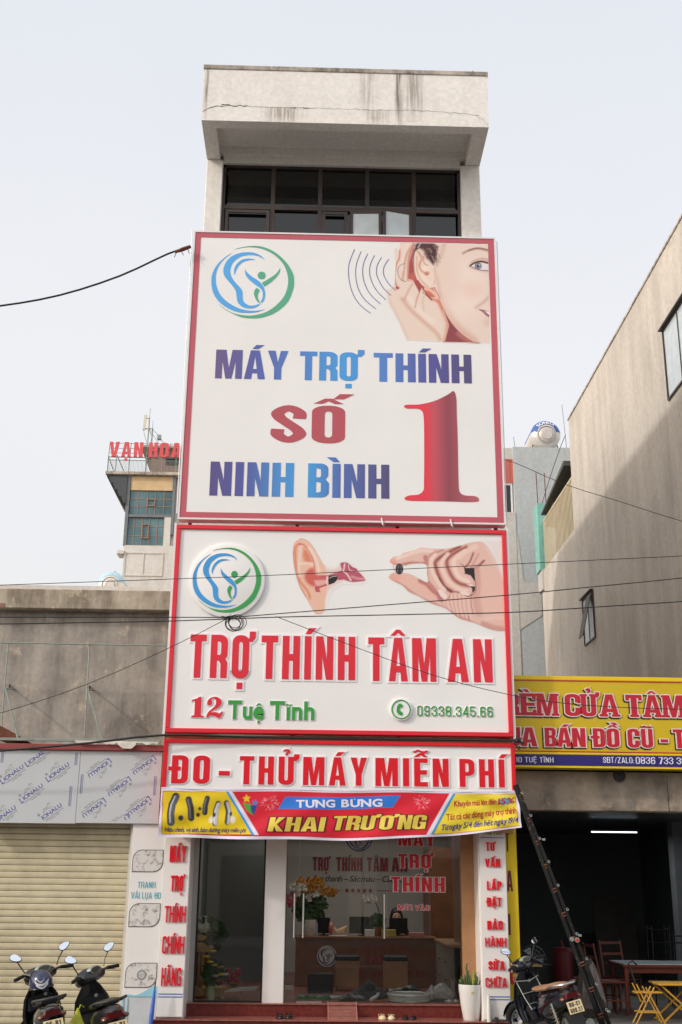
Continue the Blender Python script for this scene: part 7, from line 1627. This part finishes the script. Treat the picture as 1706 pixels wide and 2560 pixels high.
for r_ in (.08, .14, .20): G().torus((3.5, 18.9, .85), r_, .004, 'Y', 24, 4).build('guard_ring', M['galv'], FN)
g = G()
for k in range(16): a = k * math.pi / 8; g.tube([(3.5, 18.88, .85), (3.5 + .2 * math.cos(a), 18.9, .85 + .2 * math.sin(a))], .0025, 4)
g.build('guard_spokes', M['galv'], FN)
for k in range(3): a = k * 2.094; G().prism([(3.5 + .02 * math.cos(a), .85 + .02 * math.sin(a)), (3.5 + .17 * math.cos(a - .35), .85 + .17 * math.sin(a - .35)), (3.5 + .18 * math.cos(a + .35), .85 + .18 * math.sin(a + .35))], 18.93, 18.94).build('blade', M['grey_glass'], FN)
G().cyl((3.5, 18.98, .85), .06, .1, 12, axis='Y').build('motor', M['dark_steel'], FN); G().tube([(3.5, 19.03, .85), (3.5, 19.03, .18)], .015, 8).build('pole', M['galv'], FN); G().cyl((3.5, 19.03, .15), .16, .03, 16).build('base', M['dark_steel'], FN)
SH = thing('shelf_board', 'raw wooden board on trestles behind the yellow strip', 'board', (3.2, 18, .15)); G().bbox(2.9, 3.45, 17.9, 18.3, .80, .825, .004).build('board', M['wood_light'], SH)
for x in (2.95, 3.4): G().bbox(x - .02, x + .02, 18.05, 18.1, .15, .80, .003).build('leg', M['dark_steel'], SH)
crumple('wrapped_chair', 'chair shrouded in crumpled clear plastic behind the ladder', 'chair', 3.82, 4.25, 17.6, .85, mk('dusty clear plastic', (120, 112, 108), .35, var=.3, scale=12), 15, .2, .15)
g = G().lathe((3.84, 18.3, .15), [(.13, 0), (.15, .3), (.16, .85), (.12, .90)], 16); solo('red_barrel', g, mk('dark red plastic', (90, 20, 26), .4), 'dark red drum standing behind the ladder', 'barrel', smooth=True)
RK = thing('stool_stack', 'stack of black metal bar stools at the back right of the dark shop', 'stools', (5.75, 19, .15))
for x0 in (5.42, 5.75, 6.1):
    g = G(); 
    for a, b in ((x0, 19.0), (x0 + .28, 19.0), (x0, 19.28), (x0 + .28, 19.28)): g.tube([(a, b, .15), (a, b, 1.35 - (x0 - 5.42) * .3)], .012, 5)
    for z in (.5, .8, 1.1, 1.3 - (x0 - 5.42) * .3): g.tube([(x0, 19, z), (x0 + .28, 19, z)], .010, 5); g.tube([(x0, 19, z), (x0, 19.28, z)], .010, 5); g.tube([(x0 + .28, 19, z), (x0 + .28, 19.28, z)], .010, 5)
    g.build('stool_frame', mk('black tube steel', (40, 40, 42), .4, .4) if 'black tube steel' not in bpy.data.materials else bpy.data.materials['black tube steel'], RK)
BD = thing('leaning_boards', 'dark boards leaning together at the back of the curtain shop', 'boards', (5.9, 23.2, .15)); bdm = mk('dusty dark board', (58, 52, 48), .9, var=.2)
for i, (x, w_, h) in enumerate(((5.50, .26, 1.62), (5.74, .2, 1.66), (5.92, .24, 1.58), (6.14, .18, 1.63))):
    G().loft([[(x, 22.9 + .05 * i, .15), (x + w_, 22.9 + .05 * i, .15), (x + w_, 22.93 + .05 * i, .15), (x, 22.93 + .05 * i, .15)], [(x + .03, 23.3 + .05 * i, .15 + h), (x + w_ + .03, 23.3 + .05 * i, .15 + h), (x + w_ + .03, 23.33 + .05 * i, .15 + h), (x + .03, 23.33 + .05 * i, .15 + h)]]).build('board', bdm, BD)
small('cabinet', 'low dark cabinet in the curtain shop behind the parked scooter', 'cabinet', 3.3, 3.75, 18.6, 19.0, .15, .78, M['dark_steel'])

# ------------------------------------------------------------------ across the street (seen only in the reflections and as light blocked)
rp = random.Random(31)
for i, (x0, x1, h, c) in enumerate(((-24, -16, 7.5, (196, 190, 176)), (-15.9, -10, 10.5, (206, 200, 186)), (-9.9, -4, 8, (190, 196, 190)), (-3.9, 2, 11, (212, 202, 180)), (2.1, 8, 9, (198, 190, 184)), (8.1, 15, 7.5, (180, 184, 186)), (15.1, 24, 10, (206, 196, 180)))):
    T = thing('opposite_house', ['low sand coloured house far left across the street', 'pale three storey house left across the street', 'greenish two storey house across the street', 'cream four storey house straight across the street', 'grey beige house right across the street', 'low grey house across the street', 'sand coloured house far right across the street'][i], 'building', ((x0 + x1) / 2, -12.2, 0))
    G().box(x0, x1, -20, -12.2, 0, h).build('wall', mk('facade paint %d' % i, c, .85, var=.12, scale=.6), T)
    g = G().bbox(x0 - .1, x1 + .1, -12.5, -11.9, h, h + .35, .01); g.build('cornice', M['towerwhite'], T)
    G().box(x0 + .5, x1 - .5, -12.2, -12.15, 0, 2.9).build('shopfront', M['frame_black'], T)
    for k in range(int((h - 3.3) // 2.6)):
        for j in range(3):
            wx = x0 + (x1 - x0) * (j + .5) / 3; z = 3.9 + k * 2.6
            f = G().ring(wx - .6, wx + .6, z, z + 1.4, .07, -12.2, -12.12).build('window', M['white_trim'], T); G().box(wx - .53, wx + .53, -12.19, -12.17, z + .07, z + 1.33).build('pane', M['dark_glass'], f)
# ------------------------------------------------------------------ scooters
def build_scooter(label, loc, heading, lean, steer, body, seat_m, plate=None, variant=0):
    T = thing('scooter', label, 'scooter', (0, 0, 0), 'parked scooters'); LOC[T.name] = Vector()
    dark = M['black']
    def sect(y, w, z0, z1, n=14, p=2.6):
        rg = []
        for k in range(n):
            a = 2 * math.pi * k / n; c, s = math.cos(a), math.sin(a)
            rg.append((w / 2 * abs(c) ** (2 / p) * (1 if c > 0 else -1), y, (z0 + z1) / 2 + (z1 - z0) / 2 * abs(s) ** (2 / p) * (1 if s > 0 else -1)))
        return rg
    def sections(l): return G().loft([sect(*q) for q in l])
    # wheels
    def wheel(y, par, Rw=.225):
        w = G().torus((0, y, Rw + .045), Rw, .048, 'X', 30, 10).build('wheel', M['rubber'], par, smooth=True)
        g = G().torus((0, y, Rw + .045), Rw - .045, .014, 'X', 26, 6); g.cyl((-.045, y, Rw + .045), .045, .09, 12, axis='X')
        for k in range(5): a = k * 2 * math.pi / 5; g.bar((0, y + .03 * math.cos(a), Rw + .045 + .03 * math.sin(a)), (0, y + (Rw - .045) * math.cos(a), Rw + .045 + (Rw - .045) * math.sin(a)), .03, .02)
        g.build('rim', M['galv'], w)
    wheel(-.62, T)
    # rear body, side panels
    sections([(.02, .16, .36, .60), (-.08, .24, .38, .70), (-.28, .31, .40, .74), (-.50, .31, .46, .77), (-.70, .27, .54, .80), (-.86, .18, .62, .80), (-.93, .08, .69, .77)]).build('rear_body', body, T, smooth=True)
    sections([(.10, .12, .70, .745), (.02, .20, .70, .76), (-.2, .27, .72, .785), (-.42, .29, .75, .825), (-.62, .25, .78, .845), (-.74, .16, .80, .84)]).build('seat', seat_m, T, smooth=True)
    # tail: lamp, indicators, grab rail, number plate, rear guard
    G().loft([[(x * s, y, z) for x, z in ((-.10, .70), (.10, .70), (.075, .76), (-.075, .76))] for s, y in ((1.0, -.85), (.78, -.945))]).build('tail_light', mk('red lens', (84, 12, 16), .15, coat=.5) if 'red lens' not in bpy.data.materials else bpy.data.materials['red lens'], T)
    for s in (-1, 1): G().ball((s * .105, -.875, .70), .035, .045, .025, 10, 6).build('indicator', mk('amber lens', (110, 60, 40), .2, coat=.4) if 'amber lens' not in bpy.data.materials else bpy.data.materials['amber lens'], T, smooth=True)
    G().tube(catmull([(-.14, -.55, .80), (-.16, -.74, .845), (-.09, -.90, .86), (0, -.93, .862), (.09, -.90, .86), (.16, -.74, .845), (.14, -.55, .80)], 5), .013, 8).build('grab_rail', M['steel'] if variant == 2 else M['dark_steel'], T, smooth=True)
    G().loft([[(x, y, z) for x in (-.075, .075)] + [(x, y - .012, z) for x in (.075, -.075)] for y, z in ((-.84, .66), (-.93, .52), (-.97, .36))]).build('rear_mudguard', dark, T)
    if plate:
        Mx = Matrix.Translation((0, -.955, .60)) @ Matrix.Rotation(R(-18), 4, 'X')
        o = G().bbox(-.095, .095, -.006, .0, -.07, .07, .002).xf(Mx).build('licence_plate', mk('cream number plate', (226, 206, 158), .5, var=.08) if 'cream number plate' not in bpy.data.materials else bpy.data.materials['cream number plate'], T)
        Pp = lambda u, v, w: tuple(Mx @ Vector((u, -.0075 - w, v)))
        flat_text(o, plate[0], -.07, .07, .008, .048, Pp, M['ink_black'], style='cond', gap=.14, depth=.001); flat_text(o, plate[1], -.078, .078, -.058, .048, Pp, M['ink_black'], style='cond', gap=.14, depth=.001)
    # footboard, tunnel, legshield
    G().bbox(-.17, .17, .0, .46, .27, .32, .02).build('footboard', dark, T)
    rg = []
    for z, y, w, d in ((.28, .46, .30, .05), (.42, .50, .38, .06), (.60, .485, .42, .07), (.76, .46, .36, .075), (.88, .43, .22, .08), (.94, .42, .12, .07)):
        rg.append([(w / 2 * math.cos(a), y + d * math.sin(a) * (.7 if math.sin(a) > 0 else .35) + .10 * (1 - abs(math.cos(a))) * (1 if math.sin(a) > 0 else 0) - .06 * abs(math.cos(a)), z) for a in np.linspace(0, 2 * math.pi, 19)[:-1]])
    LSH = G().loft(rg).build('leg_shield', body, T, smooth=True)
    G().bbox(-.15, .15, .395, .43, .62, .80, .02).build('glove_box', dark, LSH); G().lathe((.05, .388, .78), [(.018, 0), (.02, .01)], 10, 'Y').build('ignition', M['galv'], LSH)
    # engine, exhaust, shock absorbers, stand
    g = G(); g.bbox(-.20, -.10, -.70, -.12, .22, .36, .03); g.cyl((-.21, -.20, .29), .10, .10, 18, axis='X'); g.cyl((-.21, -.60, .29), .085, .10, 18, axis='X'); g.build('engine_case', M['dark_steel'], T, smooth=True)
    g = G(); g.tube([(.12, -.05, .24), (.14, -.30, .22), (.17, -.42, .26)], .018, 8); g.tube([(.17, -.40, .27), (.18, -.86, .36)], [.048, .058], 14); g.build('exhaust', M['dark_steel'], T, smooth=True); G().tube([(.18, -.86, .36), (.18, -.885, .365)], [.058, .04], 14).build('exhaust_tip', M['galv'], T)
    for s in (-1,) if variant != 2 else (-1, 1):
        pts = [(s * .15 + .026 * math.cos(t), -.72 + .10 * t / 50 + .026 * math.sin(t) * .5, .34 + .26 * t / 50) for t in np.linspace(0, 50, 80)]
        G().tube(pts, .006, 5).build('shock_spring', mk('dusty orange spring', (150, 120, 90), .5, .3) if 'dusty orange spring' not in bpy.data.materials else bpy.data.materials['dusty orange spring'], T); G().tube([(s * .15, -.73, .30), (s * .15, -.62, .64)], .014, 8).build('shock_rod', M['galv'], T)
    G().tube([(-.10, .0, .25), (-.22, .10, .0)], .010, 6).build('side_stand', M['galv'], T)
    # steering group
    S = bpy.data.objects.new('handlebar', G().tube(catmull([(-.35, .32, 1.0), (-.24, .36, 1.015), (-.08, .42, .98), (.08, .42, .98), (.24, .36, 1.015), (.35, .32, 1.0)], 4), .013, 8).xf(Matrix.Translation((0, -.44, 0))).mesh('handlebar', M['dark_steel'], True))
    link(S, T); LOC[S.name] = Vector(); S.location = (0, .44, 0); S.rotation_euler.z = R(steer)
    def sp(g, name, m, smooth=True, off=(0, -.44, 0)):
        me = g.xf(Matrix.Translation(off)).mesh(name, m, smooth); o = bpy.data.objects.new(name, me); link(o, S); LOC[o.name] = Vector(); return o
    sp(G().loft([sect(y, w, z0, z1) for y, w, z0, z1 in ((.30, .12, .96, 1.0), (.34, .34, .93, 1.045), (.42, .40, .90, 1.07), (.50, .30, .88, 1.04), (.56, .12, .92, .99))]), 'cowl', body)
    for s in (-1, 1):
        sp(G().tube([(s * .235, .362, 1.013), (s * .365, .315, .998)], [.018, .019], 10), 'grip', M['rubber'])
        sp(G().tube([(s * .21, .40, 1.005), (s * .29, .395, .99), (s * .35, .36, .975)], .006, 5), 'brake_lever', M['galv'])
        sp(G().tube([(s * .20, .38, 1.04), (s * .235, .385, 1.10), (s * .285, .37, 1.17)], .0065, 6), 'mirror_stalk', dark)
        Mt = Matrix.Translation((s * .305, .36, 1.215)) @ Matrix.Rotation(R(-steer * .9 - heading * .6), 4, 'Z') @ Matrix.Rotation(R(-27), 4, 'X') @ Matrix.Translation((-s * .305, -.36, -1.215))
        tilt = lambda g_: g_.xf(Mt)
        q = G(); rgm = []
        for dyv, sc_ in ((-.008, .97), (.0, 1.0), (.02, .55)): rgm.append([(s * .305 + sc_ * .062 * math.cos(a) * (1 + .25 * s * math.sin(a)), .365 + dyv, 1.215 + sc_ * .045 * math.sin(a) + sc_ * .02 * s * math.cos(a)) for a in np.linspace(0, 2 * math.pi, 17)[:-1]])
        sp(tilt(q.loft(rgm)), 'mirror_housing', dark)
        sp(tilt(G().loft([[(s * .305 + .056 * math.cos(a) * (1 + .25 * s * math.sin(a)), yy, 1.215 + .039 * math.sin(a) + .018 * s * math.cos(a)) for a in np.linspace(0, 2 * math.pi, 17)[:-1]] for yy in (.3535, .3565)])), 'mirror_glass', mk('mirror glass', (236, 240, 246), .02, 1.0, var=0) if 'mirror glass' not in bpy.data.materials else bpy.data.materials['mirror glass'])
    sp(G().loft([[(.085 * c * sc_, y, 1.045 + .035 * s_ * sc_ + (.42 - y) * .0) for c, s_ in [(math.cos(a), math.sin(a)) for a in np.linspace(0, 2 * math.pi, 15)[:-1]]] for y, sc_ in ((.315, 1.0), (.36, 1.1))]), 'instrument_bezel', M['galv'])
    sp(G().loft([[(.07 * math.cos(a), y, 1.045 + .026 * math.sin(a)) for a in np.linspace(0, 2 * math.pi, 15)[:-1]] for y in (.311, .3145)]), 'instrument_glass', M['dark_glass'])
    sp(G().ball((0, .555, .96), .085, .04, .05, 12, 8), 'headlight', M['grey_glass'])
    for s in (-1, 1): sp(G().tube([(s * .06, .50, .78), (s * .065, .62, .28)], .017, 8), 'fork', M['galv'], off=(0, -.44, 0))
    sp(G().loft([[(.055 * math.cos(a), .63 + (.29) * math.cos(b) * (1 - .0 * math.sin(a)), .27 + (.285 + .02 * math.sin(a)) * math.sin(b)) for a in np.linspace(0, 2 * math.pi, 9)[:-1]] for b in np.linspace(.35, 2.5, 9)]), 'front_mudguard', body)
    w = sp(G().torus((0, .63, .27), .225, .048, 'X', 30, 10), 'wheel', M['rubber']); 
    g = G().torus((0, .63, .27), .18, .014, 'X', 26, 6); g.cyl((-.045, .63, .27), .045, .09, 12, axis='X')
    for k in range(5): a = k * 2 * math.pi / 5; g.bar((0, .63, .27), (0, .63 + .18 * math.cos(a), .27 + .18 * math.sin(a)), .03, .02)
    sp(g, 'rim', M['galv'], False)
    T.location = loc; T.rotation_euler = (0, R(lean), R(heading)); T.rotation_mode = 'XYZ'
    return T, S
def helmet(name, label, M4, col_m, graphic=None, visor=True):
    T = thing(name, label, 'helmet', (0, 0, 0)); LOC[T.name] = Vector(); T.matrix_world = M4
    rg = []
    for i in range(11):
        th = math.pi * (.03 + .60 * i / 10); rg.append([(.125 * math.sin(th) * math.cos(a), .145 * math.sin(th) * math.sin(a), .13 * math.cos(th)) for a in np.linspace(0, 6.2832, 21)[:-1]])
    G().loft(rg).build('shell', col_m, T, smooth=True)
    G().torus((0, 0, -.045), .122, .010, 'Z', 24, 6).build('rim', M['black'], T)
    if graphic is not None:
        g = G()
        for (dz, ph0, ph1, th_) in ((.0, -2.2, -.95, .012), (-.03, -2.1, -1.05, .010), (.03, -2.0, -1.3, .006)):
            c = []; 
            for t in np.linspace(0, 1, 9): ph = ph0 + (ph1 - ph0) * t; zz = dz + .04 * (t - .5) ** 2 * 4 - .01; k = math.sqrt(max(0, 1 - (zz / .13) ** 2)); c.append((.1265 * k * math.cos(ph), .1465 * k * math.sin(ph), zz))
            for i in range(8): a, b = c[i], c[i + 1]; g.add([(a[0], a[1], a[2] - th_), (b[0], b[1], b[2] - th_), (b[0], b[1], b[2] + th_), (a[0], a[1], a[2] + th_)], [(0, 1, 2, 3)])
        g.build('graphic', graphic, T)
    return T
s1, _ = build_scooter('black scooter parked farthest left, its mirrors silver and a helmet behind its handlebar', (-2.62, 13.05, 0.0), 17, -11, 28, M['gloss_black'], M['black'], ('35-B1', '581.06'))
s2, _ = build_scooter('black scooter with a yellow bag hanging from it, right of the leftmost scooter', (-2.02, 13.0, 0.0), 20, -13, 38, mk('matt charcoal scooter plastic', (34, 34, 36), .3, var=.1, coat=.3), M['black'], ('35-B1', '568.04'))
s3, _ = build_scooter('dark navy scooter with tan seat and silver rail parked before the dark shop', (3.08, 15.45, 0.0), 13, -13, 26, mk('dark navy scooter paint', (20, 22, 34), .15, var=.1, coat=.6), mk('tan seat vinyl', (160, 122, 94), .5), ('86-C1', '600.27'), 2)
bpy.context.view_layer.update()
helmet('helmet', 'dark navy helmet with a white swoosh, hung behind the left scooter handlebar', s1.matrix_world @ Matrix.Translation((.0, .17, .92)) @ Matrix.Rotation(R(0), 4, 'X'), mk('navy helmet shell', (30, 40, 78), .1, var=.05, coat=.8), mk('white swoosh', (220, 220, 224), .3))
# yellow carrier bag hanging from the second scooter's hook
hb = s2.matrix_world @ Vector((-.10, .34, .70)); rb = random.Random(17); rgs = []
for i, (dz, rx, ry) in enumerate(((0, .008, .008), (-.06, .03, .02), (-.12, .06, .04), (-.20, .10, .07), (-.28, .12, .09), (-.35, .11, .09), (-.40, .06, .05))):
    rgs.append([(hb.x - .05 + rx * math.cos(a) * rb.uniform(.8, 1.15), hb.y - .08 + ry * math.sin(a) * rb.uniform(.8, 1.15), hb.z + dz) for a in np.linspace(0, 6.2832, 13)[:-1]])
YB = thing('carrier_bag', 'yellow green plastic carrier bag hanging between the two left scooters', 'bag', (hb.x - .05, hb.y - .08, hb.z - .4))
G().loft(rgs).build('bag', mk('yellow green film', (196, 198, 50), .35, var=.25, scale=14), YB); G().tube([(hb.x - .05, hb.y - .08, hb.z - .05), (hb.x - .03, hb.y - .05, hb.z + .03), (hb.x, hb.y, hb.z)], .006, 5).build('handle_loop', bpy.data.materials['yellow green film'], YB)
# front carrier rails of the right scooter
g = G()
def W3(p): return tuple(s3.matrix_world @ Vector(p))
for s in (-.14, .14): g.tube([W3((s, .36, .80)), W3((s, .20, .62)), W3((s, .05, .50))], .006, 6)
g.tube([W3((-.16, .34, .82)), W3((0, .26, .80)), W3((.16, .34, .82))], .007, 6); g.tube([W3((-.14, .24, .67)), W3((.14, .24, .67))], .005, 6); g.tube([W3((-.14, .12, .56)), W3((.14, .12, .56))], .005, 6)
CR = bpy.data.objects.new('carrier_rack', g.mesh('carrier_rack', M['galv'], True)); link(CR); CR.parent = s3; CR.matrix_parent_inverse = s3.matrix_world.inverted()
bpy.context.view_layer.update()
